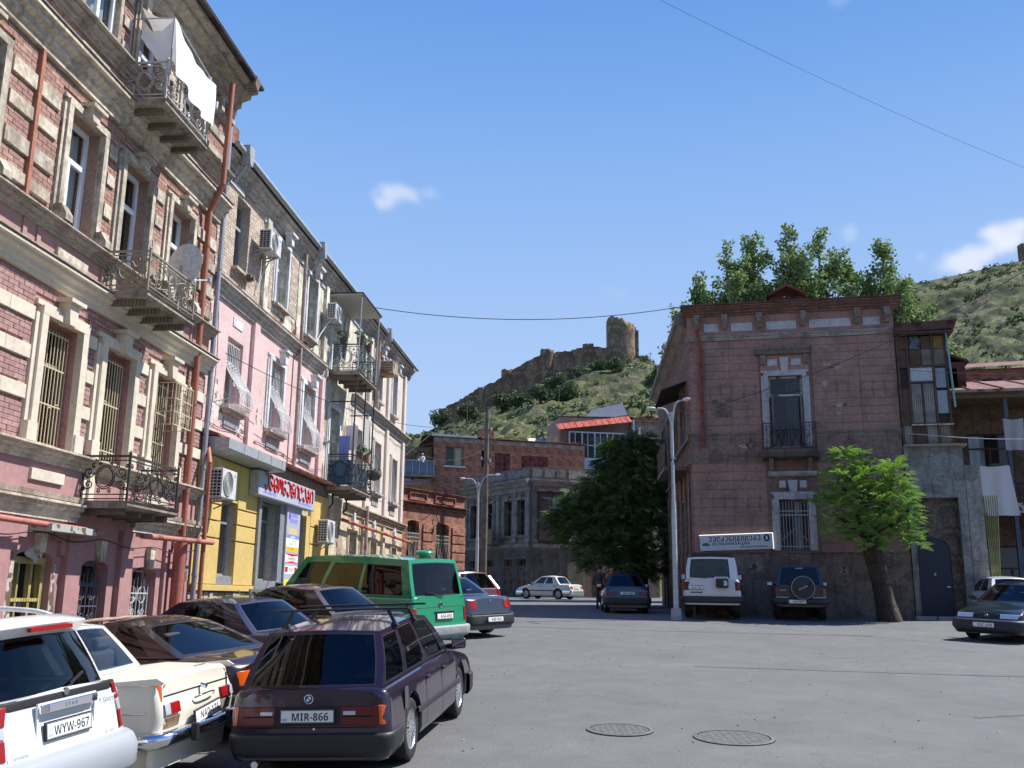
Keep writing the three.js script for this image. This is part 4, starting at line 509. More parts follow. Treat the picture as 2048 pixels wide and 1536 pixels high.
// shop signs
{
  const sg = thing('shop_sign', 'long grey shop sign box with red raised letters over the shop door', 'sign', null, lp(25.75, .12), LROT); sg.position.y = 4.3;
  part(sg, 'box', rbox(-2.33, 2.33, -.3, .3, -.14, .1, .015), mat([.5, .51, .54], { map: T.grain, rough: .5 }));
  const fm = print(2048, 256, (x, w, h) => { x.fillStyle = '#aeb2bd'; x.fillRect(0, 0, w, h); for (let i = 1; i < 5; i++) { x.fillStyle = '#9a9eaa'; x.fillRect(i * w / 5, 0, 3, h); } letter(x, 'www.abiparts.ge', w * .17, h * .84, 52, '#4b55c8', 500); letter(x, 'www.autonatsilebi.ge', w * .8, h * .84, 52, '#4b55c8', 600); });
  part(sg, 'lettering', face(4.6, .56).translate(0, 0, .104), fm, true);
  const ad = thing('advert_board', 'tall grey advert board with brand logos beside the blue shop door', 'sign', null, lp(26.68, .03), LROT); ad.position.y = 2.55;
  const am = print(512, 1280, (x, w, h) => { x.fillStyle = '#a8abb8'; x.fillRect(0, 0, w, h); const L = (s, y, sz, c, mw = w * .86) => letter(x, s, w / 2, y, sz, c, mw); x.fillStyle = '#4d57d2'; x.fillRect(50, 70, 70, 80); L('GENERAL', 90, 74, '#4d57d2', 300); L('MOTORS', 165, 74, '#4d57d2', 330);  
    x.fillStyle = '#7f86d8'; x.fillRect(10, 330, w - 20, 40); L('MOOG', 285, 96, '#f4c81c', 420); L('suspension', 352, 32, '#ffffff'); x.fillStyle = '#f4f4f0'; x.fillRect(10, 376, w - 20, 96); L('GOETZE', 424, 78, '#8f9690', 400); x.fillStyle = '#e3b71b'; x.fillRect(10, 474, w - 20, 52); L('cofle', 500, 42, '#8a6c10'); x.fillStyle = '#c8201e'; x.fillRect(10, 556, w - 20, 110); x.fillStyle = '#f5f2ee'; x.beginPath(); x.moveTo(10, 566); x.lineTo(260, 588); x.lineTo(500, 572); x.lineTo(500, 656); x.lineTo(260, 640); x.lineTo(10, 660); x.fill(); L('CHAMPION', 616, 58, '#111', 440); x.fillStyle = '#f2efec'; x.fillRect(10, 700, w - 20, 92); x.fillStyle = '#c0201e'; x.fillRect(20, 712, 110, 66); x.fillRect(w - 130, 712, 110, 66); L('BOSCH', 746, 56, '#555', 220); x.fillStyle = '#f3d417'; x.fillRect(16, 862, 270, 100); letter(x, 'OPEL', 165, 912, 60, '#111', 200); const st = ['#c33', '#44c', '#c33', '#c33', '#44c', '#c33']; for (let i = 0; i < 6; i++) { x.fillStyle = st[i]; x.fillRect(320, 880 + i * 54, 150, 22); } x.fillStyle = '#fff'; x.beginPath(); x.ellipse(70, 1025, 44, 50, 0, 0, 7); x.fill(); x.beginPath(); x.ellipse(70, 1140, 44, 50, 0, 0, 7); x.fill(); x.fillStyle = '#2d7fc8'; x.fillRect(150, 980, 110, 90); x.fillStyle = '#e8c32b'; x.beginPath(); x.arc(70, 1230, 40, 0, 7); x.fill(); x.fillStyle = '#eef'; x.fillRect(180, 1190, 110, 60); });
  part(ad, 'panel', rbox(-.58, .58, -1.45, 1.45, 0, .06, .008), mat([.45, .46, .48], { map: T.grain })); part(ad, 'print', face(1.12, 2.84).translate(0, 0, .063), am, true);
}
airCon('white air conditioner with a round fan beside the downpipe, on the yellow wall', .82, .62, .3, lp(20.95, .0, 3.64), LROT, { pipe: [[.3, .6, .2], [.3, .75, .12], [.28, .9, .02]] });
airCon('white air conditioner at the far end of the yellow shop wall', .82, .66, .3, lp(29.5, -.1, 3.2), LROT);
airCon('white air conditioner on bare brickwork between the upper windows', .8, .5, .3, lp(23.1, -.1, 9.98), LROT, { pipe: [[.2, 0, .3], [.15, -.5, .1], [-.05, -1.1, .02]] });
airCon('white air conditioner just under the balcony canopy', .78, .5, .28, lp(29.2, -.1, 9.98), LROT, { pipe: [[-.3, 0, .3], [-.6, -.5, .1], [-1.1, -1.1, .02], [-1.8, -1.4, .05]] });
{ const t = thing('window_air_conditioner', 'beige boxy window air conditioner under the eaves of the terrace', 'air conditioner', null, lp(36.5, .05, 9.95), LROT); part(t, 'casing', rbox(-.4, .45, 0, .5, -.1, .55, .02), mat([.42, .38, .28], { map: T.rust })); part(t, 'grille', Array.from({ length: 6 }, (_, i) => box(-.406, -.4, .07 + i * .065, .1 + i * .065, 0, .5)), M.iron); }
// pots and laundry on the balconies
{
  const pot = (s, p, y, label, c, leaf) => { const t = thing('flower_pot', label, 'flower pot', 'pots on the terrace balconies', lp(s, p, y)); part(t, 'pot', rod([0, 0, 0], [0, .2, 0], .09, .13, 10), mat(c, { map: T.grain })); const k = clump(60, .3, .8, Math.round(s * 10)); k.scale(.2, .2, .2).translate(0, .32, 0); part(t, 'leaves', k, leafM(leaf)); };
  pot(30.0, .86, 9.46, 'leafy pot on the near corner of the canopied balcony rail', [.12, .08, .07], [.1, .17, .04]); pot(30.0, .3, 9.46, 'bushy pot on the side rail of the canopied balcony', [.1, .07, .06], [.09, .15, .04]); pot(31.0, .86, 9.46, 'grassy pot half way along the canopied balcony rail', [.15, .1, .09], [.11, .16, .05]); pot(30.9, .78, 5.94, 'brown pot on the rail of the lower cluttered balcony', [.14, .1, .08], [.07, .12, .03]); pot(31.7, .78, 5.94, 'terracotta pot on the rail of the lower cluttered balcony', [.4, .15, .09], [.07, .12, .03]);
  const hb = thing('hanging_basket', 'brown hanging basket on the outer corner of the lower balcony', 'basket', null, lp(32.5, .9, 5.55)); part(hb, 'basket', new THREE.SphereGeometry(.24, 14, 8, 0, 6.284, 1.2, 1.94).translate(0, .1, 0), M.greyWood); part(hb, 'chain', [rod([-.2, .18, 0], [0, .75, 0], .008), rod([.2, .18, 0], [0, .75, 0], .008)], M.iron); part(hb, 'leaves', clump(50, .3, .6, 8).scale(.25, .18, .25).translate(0, .22, 0), leafM([.1, .11, .05]));
  const cloth = (name, label, s, p, y0, y1, w, c, ry = LROT + Math.PI / 2) => { const rows = []; for (let j = 0; j <= 8; j++) { const r = []; for (let i = 0; i <= 14; i++) { const u = i / 14 - .5, v = j / 8; r.push([u * w * (1 - .1 * v), lerp(y1, y0, v) - y0, Math.sin(u * 26 + v) * .03 * (.3 + v)]); } rows.push(r); } const m = solo(name, label, 'laundry', 'laundry on the terrace', sheet(rows), new THREE.MeshPhysicalMaterial({ color: col(c), roughness: .95, transmission: .15, thickness: 0, side: THREE.DoubleSide })); m.position.set(...lp(s, p, y0)); m.rotation.y = ry; };
  cloth('hanging_towel', 'white towel hanging inside the lower cluttered balcony', 30.6, .55, 6.15, 6.95, .4, [.7, .7, .7]); cloth('hanging_dress', 'blue patterned dress hanging inside the lower cluttered balcony', 30.5, .35, 5.7, 6.6, .35, [.2, .28, .6]); cloth('hanging_cloth', 'pale cloth hanging behind the grid of the lower balcony', 31.9, .7, 6.0, 7.4, 1.1, [.45, .43, .4], LROT);
  const weeds = (name, label, x, d, y, w, h, sd, c) => { reseed(sd); const gs = []; for (let i = 0; i < 40; i++) { const a = rr(0, 6.28), l = rr(.4, 1) * h, x0 = rr(-.5, .5) * w, z0 = rr(-.2, .2); const p = [[x0, 0, z0], [x0 + Math.cos(a) * l * .18, l * .6, z0 + Math.sin(a) * l * .18], [x0 + Math.cos(a) * l * .4, l, z0 + Math.sin(a) * l * .4]]; gs.push(tube(p, .006, 4, 3)); for (let k = 0; k < 7; k++) { const t = rr(.3, 1), b = clump(3, 1, 1, i * 7 + k + sd); b.scale(.06, .06, .06).translate(lerp(x0, p[2][0], t), l * t, lerp(z0, p[2][2], t)); gs.push(b); } } const m = solo(name, label, 'weeds', null, gs, leafM(c)); m.position.set(x, y, -d); return m; };
  const w1 = lp(22.2, .7); weeds('weeds', 'tall green weeds growing behind the pavement railing by the stone plinth', w1[0], -w1[2], gy(w1[2]) + .1, 1.2, 1.1, 5, [.12, .18, .05]); const w2 = lp(24.6, .7); weeds('weeds', 'bushy weeds beside the van behind the pavement railing', w2[0], -w2[2], gy(w2[2]) + .1, 1.3, 1.0, 6, [.1, .16, .05]);
}
// ---------- Georgian letters drawn as strokes, unit cell 0.6 x 1, y down ----------
const GEO = { 'ა': [[[.1, 0], [.42, .06], [.55, .28], [.55, .78], [.3, 1], [.05, .76]]], 'ვ': [[[.05, .12], [.3, 0], [.55, .2], [.28, .45], [.55, .72], [.3, 1], [.05, .76]]], 'ტ': [[[.52, .5], [.55, .2], [.3, 0], [.05, .2], [.05, .78], [.3, 1], [.55, .8], [.32, .52], [.08, .62]]], 'ო': [[[0, 1], [0, .3], [.15, 0], [.3, .3], [.3, .72]], [[.3, .3], [.45, 0], [.6, .3], [.6, 1]]], 'ნ': [[[.55, .15], [.3, 0], [.05, .15], [.05, .8], [.3, 1], [.55, .8], [.32, .5], [.06, .58]]], 'წ': [[[.55, .1], [.3, 0], [.05, .2], [.3, .42], [.55, .42]], [[.3, .42], [.05, .62], [.05, .8], [.3, 1], [.55, .8], [.4, .6], [.1, .62]]], 'ი': [[[.05, 1], [.05, .25], [.3, 0], [.55, .25], [.55, 1]]], 'ლ': [[[.55, .45], [.45, .1], [.3, 0], [.05, .25], [.05, .8], [.3, 1], [.6, .9]]], 'ე': [[[.05, .25], [.3, 0], [.55, .25], [.55, .8], [.3, 1], [.05, .76]]], 'ბ': [[[.48, 0], [.28, .12], [.5, .4], [.3, .46], [.05, .7], [.3, 1], [.55, .74], [.32, .5]]], 'კ': [[[.55, 0], [.55, .78], [.3, 1], [.05, .76], [.12, .5], [.5, .46]]], 'უ': [[[.05, .2], [.3, 0], [.55, .25], [.55, .8], [.3, 1], [.05, .78], [.24, .6]]], 'ზ': [[[.1, .15], [.3, 0], [.5, .2], [.12, .5], [.08, .8], [.3, 1], [.52, .8], [.35, .58], [.14, .66]]], 'რ': [[[.05, 1], [.05, .25], [.3, 0], [.55, .3]], [[.05, .52], [.35, .45], [.55, .65], [.55, 1]]] };
function geoText(c, s, x0, y0, w, h, color, lw) { c.strokeStyle = color; c.lineWidth = lw; c.lineCap = c.lineJoin = 'round'; const cw = w / s.length; [...s].forEach((ch, i) => (GEO[ch] || []).forEach(pl_ => { c.beginPath(); const P = pl_.map(([a, b]) => [x0 + i * cw + a * cw * 1.2, y0 + b * h]); c.moveTo(...P[0]); for (let k = 1; k < P.length - 1; k++) { const m = [(P[k][0] + P[k + 1][0]) / 2, (P[k][1] + P[k + 1][1]) / 2]; c.quadraticCurveTo(P[k][0], P[k][1], ...(k === P.length - 2 ? P[k + 1] : m)); } c.stroke(); })); }
{ // raised red letters of the shop sign
  const sg = scene.getObjectByName('shop_sign'), lm = mat([.62, .02, .02], { rough: .35 }); [...'ავტონაწილები'].forEach((ch, i) => part(sg, 'letter', GEO[ch].map(p => tube(p.map(([a, b]) => [-1.98 + i * .345 + a * .46, .25 - b * .36, .12]), .021, 26, 6)), lm));
}
// ---------- rusticated brick house on the right ----------
const RA = -THREE.MathUtils.degToRad(12.5), RO = [6.482, 0, -34.5];
const rp = (x, z, y = 0) => { const c = Math.cos(RA), s = Math.sin(RA); return [RO[0] + x * c + z * s, y, RO[2] - x * s + z * c]; };
{
  const B = thing('corner_house', 'two storey brownish pink corner house with rusticated plaster and bracketed eaves', 'house', null, RO, RA);
  const pk = mat([.31, .185, .148], { map: T.plaster, bump: T.plasterB, bs: .008, rough: .93 }), pkL = wornM([.34, .215, .18]), joint = mat([.22, .125, .1], { map: T.plaster }), dim = wornM([.24, .215, .195]), stoneP = wornM([.22, .19, .165]), grey = wornM([.36, .36, .36]), paleP = plast([.42, .42, .42]), brk = brickM([.24, .15, .115]);
  const W = 7.12, up = [2.76, 3.93, 6.95, 9.53], lo = [2.93, 3.92, 3.36, 5.12];
  part(B, 'wall', wallPanel(0, W, .6, 12, -.4, -.014, [rect(...up), rect(...lo)]), joint);
  // courses of rusticated plaster, each a block with recessed joints
  const courses = (y0, y1, h, hole) => { const n = Math.round((y1 - y0) / h); for (let i = 0; i < n; i++) { const a = lerp(y0, y1, i / n) + .006, b = lerp(y0, y1, (i + 1) / n) - .006; const cut = hole && b > hole[2] && a < hole[3]; const seg = cut ? [[.0, hole[0]], [hole[1], W]] : [[0, W]]; for (const [s0, s1] of seg) { const sp = []; let x = s0; for (const e of [.55, 1.42, 5.9, 6.95]) if (e > x + .1 && e < s1 - .1) { sp.push([x, e]); x = e; } sp.push([x, s1]); for (const [p, q] of sp) { const quoin = (p >= .5 && q <= 1.45) || (p >= 5.85 && q <= 7); part(B, 'plaster_course', quoin ? rbox(p + .003, q - .003, a, b, -.04, .028, .006) : box(p, q, a + (hash2(p * 9, a * 31) - .5) * .004, b, -.04, .002 + hash2(p * 5, a * 17) * .003), pk); } } } };
  courses(7.5, 10.9, .293, [2.45, 4.3, 6.9, 10.55]); courses(3.3, 6.42, .3, [2.55, 4.3, 3.2, 6.15]);
  part(B, 'plaster_band', [box(0, 2.45, 6.58, 7.3, -.03, .01), box(4.3, W, 6.58, 7.3, -.03, .01)], wornM([.22, .15, .13])); part(B, 'plinth', [box(-.02, W, .4, 3.28, -.03, .05)], mat([.2, .15, .13], { map: T.worn, bump: T.plasterB, bs: .02 }));
  for (const [x0, x1, y, h, o, m] of [[-.06, 2.45, 7.3, .2, .14, dim], [4.32, W + .04, 7.3, .2, .14, dim], [-.08, 2.45, 6.42, .16, .14, dim], [4.32, W + .04, 6.42, .16, .14, dim], [-.1, W + .05, 10.92, .18, .18, grey], [-.06, W, 3.2, .1, .1, stoneP]]) cornice(B, 'string_course', x0, x1, y, h, o, m);
  part(B, 'frieze', box(-.05, W, 11.1, 11.85, -.03, .05), pk); for (const [a, b] of [[.56, 1.08], [1.53, 2.3], [2.78, 3.84], [4.27, 5.7], [6.1, 6.68]]) part(B, 'frieze_panel', rbox(a, b, 11.24, 11.55, .04, .075, .01), paleP);
  for (const x of [.32, 1.31, 2.54, 4.05, 5.9, 6.89]) part(B, 'eaves_bracket', [box(x - .1, x + .1, 11.62, 11.84, .04, .36), poly([[0, 0], [.12, .02], [.2, .12], [.32, .2], [.32, .3], [0, .3]], .16).rotateY(-Math.PI / 2).translate(x + .08, 11.32, .05), rod([x - .08, 11.36, .16], [x + .08, 11.36, .16], .05, .05, 10)], stoneP);
  const red = mat([.17, .075, .06], { map: T.rust }); cornice(B, 'eaves', -.2, W + .2, 11.84, .3, .5, wornM([.2, .12, .1])); part(B, 'gutter', box(-.25, W + .25, 12.14, 12.19, -.2, .54), red);
  // street side: rusticated wall running back along the street (not square to the front)
  const k = .075, sd = (d, out) => { const w = [RO[0] + k * d, RO[2] - d], c = Math.cos(-RA), s = Math.sin(-RA), dx = w[0] - RO[0] - out, dz = w[1] - RO[2]; return [dx * Math.cos(RA) - dz * Math.sin(RA), dx * Math.sin(RA) + dz * Math.cos(RA)]; };
  const sideG = sub(B, 'side_wing'); const aS = Math.atan2(sd(10, 0)[1] - sd(0, 0)[1], sd(10, 0)[0] - sd(0, 0)[0]); sideG.rotation.y = Math.PI - aS; const SL = 15; // local x from far end towards the corner is negative
  const sw = [[-3.2, -2.2], [-6.2, -5.2], [-9.2, -8.2], [-12.2, -11.2]];
  part(sideG, 'wall', wallPanel(-SL, -.02, .5, 12, -.4, 0, sw.flatMap(([a, b]) => [rect(a, b, 7.6, 9.6), rect(a, b, 3.4, 5.3)])), brk); part(sideG, 'cornice', [mould([[0, 11.5], [.12, 11.6], [.3, 11.8], [.42, 11.85], [.42, 12.1], [0, 12.1]], -SL, -.5), mould([[0, 7.3], [.12, 7.34], [.12, 7.46], [0, 7.5]], -SL, 0), mould([[0, 6.4], [.12, 6.44], [.12, 6.54], [0, 6.6]], -SL, 0)], stoneP);
  for (const [a, b] of sw) for (const [y0, y1] of [[7.6, 9.6], [3.4, 5.3]]) { windowIn(sideG, a, b, y0, y1, -.2, { frame: M.white, t: .06 }); surround(sideG, a, b, y0, y1, .16, stoneP, { d: .08 }); } for (let i = 0; i < 9; i++) part(sideG, 'rusticated_strip', box(-1.1 - i * 1.5, -.75 - i * 1.5, .8, 6.3, 0, .06), wornM([.2, .14, .12]));
  { const b = sub(B, 'street_balcony'); b.rotation.y = sideG.rotation.y; part(b, 'floor', box(-4.6, -1.2, 6.35, 6.5, 0, .9), M.greyWood); part(b, 'rail', [box(-4.6, -1.2, 7.3, 7.36, .84, .9), ...Array.from({ length: 16 }, (_, i) => bar([-4.55 + i * .22, 6.5, .87], [-4.55 + i * .22, 7.3, .87], .03))], M.greyWood); part(b, 'tin_awning', [quad([-4.8, 9.7, 0], [-1.0, 9.7, 0], [-1.0, 9.35, .95], [-4.8, 9.35, .95])], mat([.05, .045, .045], { map: T.rust })); }
  part(B, 'back_wall', [box(W - .4, W, .5, 12, -12, -.41)], brk); part(B, 'roof', [sheet([[[-.3, 12.2, .5], [W + .3, 12.2, .5]], [[.8, 13.1, -5], [W - .5, 13.1, -5]], [[2.2, 12.2, -14], [W, 12.2, -13]]])], red);
  { const dmr = sub(B, 'dormer'); part(dmr, 'dormer_walls', [wallPanel(3.0, 4.2, 12.1, 12.75, -1.6, -.9, [rect(3.3, 3.9, 12.15, 12.6)])], mat([.12, .05, .045], { map: T.rust })); part(dmr, 'dormer_roof', poly([[2.88, 12.72], [3.6, 13.08], [4.32, 12.72], [4.3, 12.8], [3.6, 13.18], [2.9, 12.8]], 1.3).translate(0, 0, -1.9), red); part(dmr, 'dormer_opening', box(3.3, 3.9, 12.15, 12.6, -1.35, -1.3), M.dark); }
  // upper window with iron balcony
  part(B, 'pediment', [mould([[0, 10.28], [.16, 10.32], [.22, 10.42], [.3, 10.46], [.3, 10.56], [0, 10.6]], 2.34, 4.24)], wornM([.17, .155, .14])); part(B, 'pediment_field', box(2.5, 4.2, 9.72, 10.28, -.02, .03), pk); for (const [a, b] of [[2.76, 3.1], [3.58, 3.92]]) part(B, 'pediment_panel', rbox(a, b, 9.9, 10.14, .02, .06, .01), paleP); part(B, 'keystone', poly([[3.24, 9.6], [3.44, 9.6], [3.5, 10.2], [3.18, 10.2]], .1), paleP); for (const x of [2.6, 4.1]) part(B, 'console', [box(x - .08, x + .08, 9.95, 10.28, .0, .16), rod([x - .08, 10.0, .1], [x + .08, 10.0, .1], .06, .06, 10)], stoneP);
  surround(B, up[0], up[1], up[2], up[3], .24, paleP, { d: .07, top: .2 }); windowIn(B, up[0], up[1], up[2], up[3], -.2, { frame: mat([.5, .5, .5], { map: T.flake }), t: .07, transom: 8.85, cx: 0, glass: M.tint, bars: [] }); 
  { const w = sub(B, 'open_door_leaf'); part(w, 'leaf', [box(2.84, 2.9, 7.0, 8.8, -.15, .3), box(3.82, 3.88, 7.0, 8.8, -.15, .3)], M.greyWood); const rows = []; for (let j = 0; j <= 4; j++) { const r = []; for (let i = 0; i <= 16; i++) { const u = i / 16; r.push([3.36 + u * .48, lerp(9.4, 6.9, j / 4), -.25 + Math.sin(u * 20) * .03]); } rows.push(r); } part(w, 'curtain', sheet(rows), mat([.5, .52, .66], { rough: .95, map: T.grain })); }
  { const b = sub(B, 'balcony'); part(b, 'slab', mould([[0, 6.5], [.5, 6.55], [.62, 6.7], [.64, 6.8], [0, 6.8]], 2.46, 4.3), wornM([.12, .11, .105])); part(b, 'railing', [7.72, 7.62, 6.9].flatMap(y => [bar([2.5, y, .58], [4.26, y, .58], y > 7.7 ? .035 : .02), bar([2.5, y, .02], [2.5, y, .58], .025), bar([4.26, y, .02], [4.26, y, .58], .025)]).concat(Array.from({ length: 17 }, (_, i) => rod([2.5 + i * .11, 6.8, .58], [2.5 + i * .11, 7.72, .58], .008, .008, 4))), M.iron); part(b, 'scrollwork', scrolls(1.7, .68, .01).map(g => g.translate(2.53, 6.92, .585)), M.iron); part(b, 'bracket', [poly([[0, 0], [.1, .02], [.45, .5], [0, .5]], .14).rotateY(-Math.PI / 2).translate(2.8, 6.0, 0), poly([[0, 0], [.1, .02], [.45, .5], [0, .5]], .14).rotateY(-Math.PI / 2).translate(4.1, 6.0, 0)], stoneP); }
  // lower barred window
  part(B, 'window_cap', mould([[0, 5.9], [.14, 5.93], [.2, 6.02], [.2, 6.08], [0, 6.1]], 2.6, 4.25), grey); part(B, 'window_field', box(2.72, 4.15, 5.4, 5.9, -.02, .02), wornM([.17, .12, .1])); for (const [a, b] of [[2.97, 3.2], [3.66, 3.9]]) part(B, 'window_panel', rbox(a, b, 5.52, 5.77, .01, .05, .01), paleP); part(B, 'keystone', poly([[3.34, 5.1], [3.52, 5.1], [3.6, 5.78], [3.27, 5.78]], .1), paleP); surround(B, lo[0], lo[1], lo[2], lo[3], .24, paleP, { d: .07, top: .26 }); windowIn(B, lo[0], lo[1], lo[2], lo[3], -.24, { frame: M.greyWood, t: .06, curtain: [.55, .8] });
  { const g = []; for (let i = 0; i <= 9; i++) g.push(rod([2.96 + i * .103, 3.4, -.06], [2.96 + i * .103, 5.05, -.06], .012, .012, 5)); for (const y of [4.72, 4.58, 3.5]) g.push(bar([2.93, y, -.055], [3.92, y, -.055], .03, .012)); for (let i = 0; i < 9; i++) g.push(new THREE.TorusGeometry(.035, .008, 4, 10).translate(3.0 + i * .105, 3.95 - Math.abs(i - 4) * .09 + .15, -.05)); part(B, 'grille', g, mat([.4, .41, .42], { rough: .6 })); }
  part(B, 'downpipe', [rod([.42, 7.0, .14], [.42, 10.6, .14], .07, .07, 10), rod([.42, 10.6, .14], [.3, 11.3, .35], .07, .07, 10)], mat([.22, .07, .05], { map: T.rust })); part(B, 'bare_brick', [wallPanel(.75, 1.45, 8.05, 8.8, .03, .034)], brickM([.26, .2, .17])); M.flakeA = mat([.36, .3, .28], { map: T.flake }); M.flakeB = mat([.26, .24, .23], { map: T.flake }); const blob = (cx, cy, w, h, sd, z) => { const p = []; for (let i = 0; i < 26; i++) { const a = i / 26 * 6.283, r = .4 + .8 * vnoise(i * 1.2, sd, 0, sd); p.push([cx + Math.cos(a) * w * r, cy + Math.sin(a) * h * r]); } return poly(p, .003).translate(0, 0, z); };
  [[4.8, 9.9, .22, .08], [5.1, 9.78, .2, .1], [4.7, 9.2, .12, .16], [5.2, 8.4, .3, .1], [1.9, 7.0, .25, .12], [5.0, 8.1, .25, .07]].forEach((a, i) => part(B, 'pale_patch', blob(...a, i + 3, .012 + i * .0006), M.flakeA)); [[1.2, 2.7, .2, .2], [2.1, 2.8, .3, .16], [3.7, 1.7, .3, .16], [5.0, 2.7, .2, .16]].forEach((a, i) => part(B, 'plinth_patch', blob(...a, i + 13, .0515 + i * .0006), M.flakeB));
  const sign = thing('tyre_shop_sign', 'long white hand painted tyre repair sign on the plinth of the corner house', 'sign', null, rp(1.43, .1, 3.64), RA); sign.rotation.z = .035; const sm = print(1024, 256, (c, w, h) => { c.fillStyle = '#c6cac8'; c.fillRect(0, 0, w, h); c.fillStyle = '#bcc0bd'; for (let i = 0; i < 60; i++) c.fillRect(hash2(i, 1) * w, hash2(i, 2) * h, 40, 3); geoText(c, 'ვულკანიზირება', 130, 22, 740, 90, '#3c2a3a', 13); letter(c, 'ВУЛКАНИЗАЦИЯ', 440, 150, 66, '#3c2a3a', 580); letter(c, 'БАЛАНСИРОВКА', 760, 212, 48, '#5a4b5a', 440); c.strokeStyle = '#10141c'; c.lineWidth = 24; c.beginPath(); c.ellipse(945, 72, 30, 50, 0, 0, 7); c.stroke(); c.fillStyle = '#52605c'; c.beginPath(); c.ellipse(80, 150, 52, 26, 0, 0, 7); c.fill(); c.fillRect(28, 150, 110, 26); }); part(sign, 'board', rbox(-1.24, 1.24, -.27, .27, -.02, .02, .006), M.white); part(sign, 'print', face(2.46, .52).translate(0, 0, .023), sm, true);
  part(sign, 'frame_edge', [box(-1.25, 1.25, .27, .29, -.02, .03), box(1.24, 1.26, -.27, .29, -.02, .03)], M.trim);
}
// ---------- gateway with glazed wooden box room ----------
{
  const B = thing('gateway_building', 'grey cement gateway with an arched dark door under a boarded wooden box room', 'building', null, RO, RA); const cem = wornM([.23, .23, .225]), brk = mat([.24, .21, .19], { map: T.stoneRow, bump: T.stoneRowB, bs: .04 }), wd = mat([.13, .075, .05], { map: T.wood }), pw = mat([.32, .29, .26], { map: T.wood });
  const X0 = 7.14, X1 = 9.0; part(B, 'wall', wallPanel(X0, X1, .5, 6.85, -.5, .12, [rect(7.32, 8.74, .51, 5.12)]), cem); part(B, 'infill_wall', wallPanel(7.3, 8.76, .5, 5.14, -.4, -.1, [arch(7.36, 8.4, .51, 3.3, .5, 14)]), brk);
  { const d = sub(B, 'door'); part(d, 'leaf', poly(arch(7.37, 8.39, .9, 3.3, .49, 14), .06).translate(0, 0, -.2), mat([.02, .024, .045], { rough: .55, map: T.grain })); part(d, 'handle', rbox(8.2, 8.32, 2.15, 2.2, -.14, -.08, .01), M.chrome); part(d, 'number_plate', rbox(7.84, 7.9, 2.55, 2.63, -.14, -.13, .004), M.white); }
  part(B, 'step', rbox(7.2, 8.6, .95, 1.1, 0, .5, .02), cem); part(B, 'ledge', box(X0, X1 + .12, 6.85, 6.92, -.5, .3), mat([.4, .36, .3], { map: T.wood }));
  // wooden box room
  const zf = .1; part(B, 'room_back', box(X0 + .05, 8.75, 6.93, 10.7, -3, -.02), M.room);
  const board = (a, b, y0, y1, m) => part(B, 'board', rbox(a, b, y0, y1, zf - .06, zf - .01, .006), m); reseed(41);
  for (let i = 0; i < 4; i++) board(7.16 + i * .4, 7.54 + i * .4, 6.95, 7.6, [pw, wd, pw, M.greyWood][i]); board(7.16, 7.46, 7.66, 8.9, wd); for (let i = 0; i < 4; i++) board(7.16 + i * .4, 7.54 + i * .4, 9.72, 10.28, [wd, wd, M.greyWood, M.greyWood][i]); for (let i = 0; i < 4; i++) board(7.16 + i * .4, 7.54 + i * .4, 10.3, 10.75, [wd, mat([.1, .13, .16], { map: T.flake }), wd, mat([.3, .16, .05], { map: T.wood })][i]);
  part(B, 'frame', [7.14, 7.46, 8.28, 8.7].map(x => box(x, x + .07, 6.93, 10.8, zf - .08, zf + .02)).concat([box(7.14, 8.77, 7.6, 7.67, zf - .075, zf + .03), box(7.14, 8.77, 9.64, 9.71, zf - .075, zf + .025), box(7.53, 8.28, 9.08, 9.14, zf - .075, zf + .025), box(7.88, 7.93, 7.68, 9.07, zf - .075, zf + .02)]), wd);
  for (const [a, b, y0, y1, m] of [[7.54, 7.87, 7.68, 9.06, pw], [7.94, 8.27, 7.68, 9.06, pw], [7.54, 8.27, 9.15, 9.63, mat([.42, .44, .46], { map: T.grain, rough: .3 })], [8.36, 8.69, 8.0, 8.8, mat([.26, .3, .34], { map: T.grain, rough: .3 })], [8.36, 8.69, 8.9, 9.6, mat([.2, .25, .3], { map: T.grain, rough: .3 })]]) part(B, 'window_panel', rbox(a, b, y0, y1, zf - .05, zf - .02, .005), m); part(B, 'sill', box(7.45, 8.8, 7.58, 7.62, zf, zf + .12), mat([.5, .46, .42], { map: T.flake }));
  part(B, 'side_boards', [box(8.72, 8.77, 6.93, 10.8, -2.5, zf - .09)], wd); part(B, 'roof', [poly([[7.1, 10.85], [9.0, 10.9], [9.12, 11.2], [7.1, 11.15]], 3.2).translate(0, 0, -2.7)], mat([.11, .055, .045], { map: T.rust })); part(B, 'soffit', box(7.1, 9.0, 10.8, 10.845, -2.6, .45), mat([.14, .1, .08], { map: T.wood })); part(B, 'downpipe', rod([8.9, 8.2, .1], [8.78, 10.8, .2], .035, .035, 6), mat([.12, .3, .34], { rough: .6 }));
}
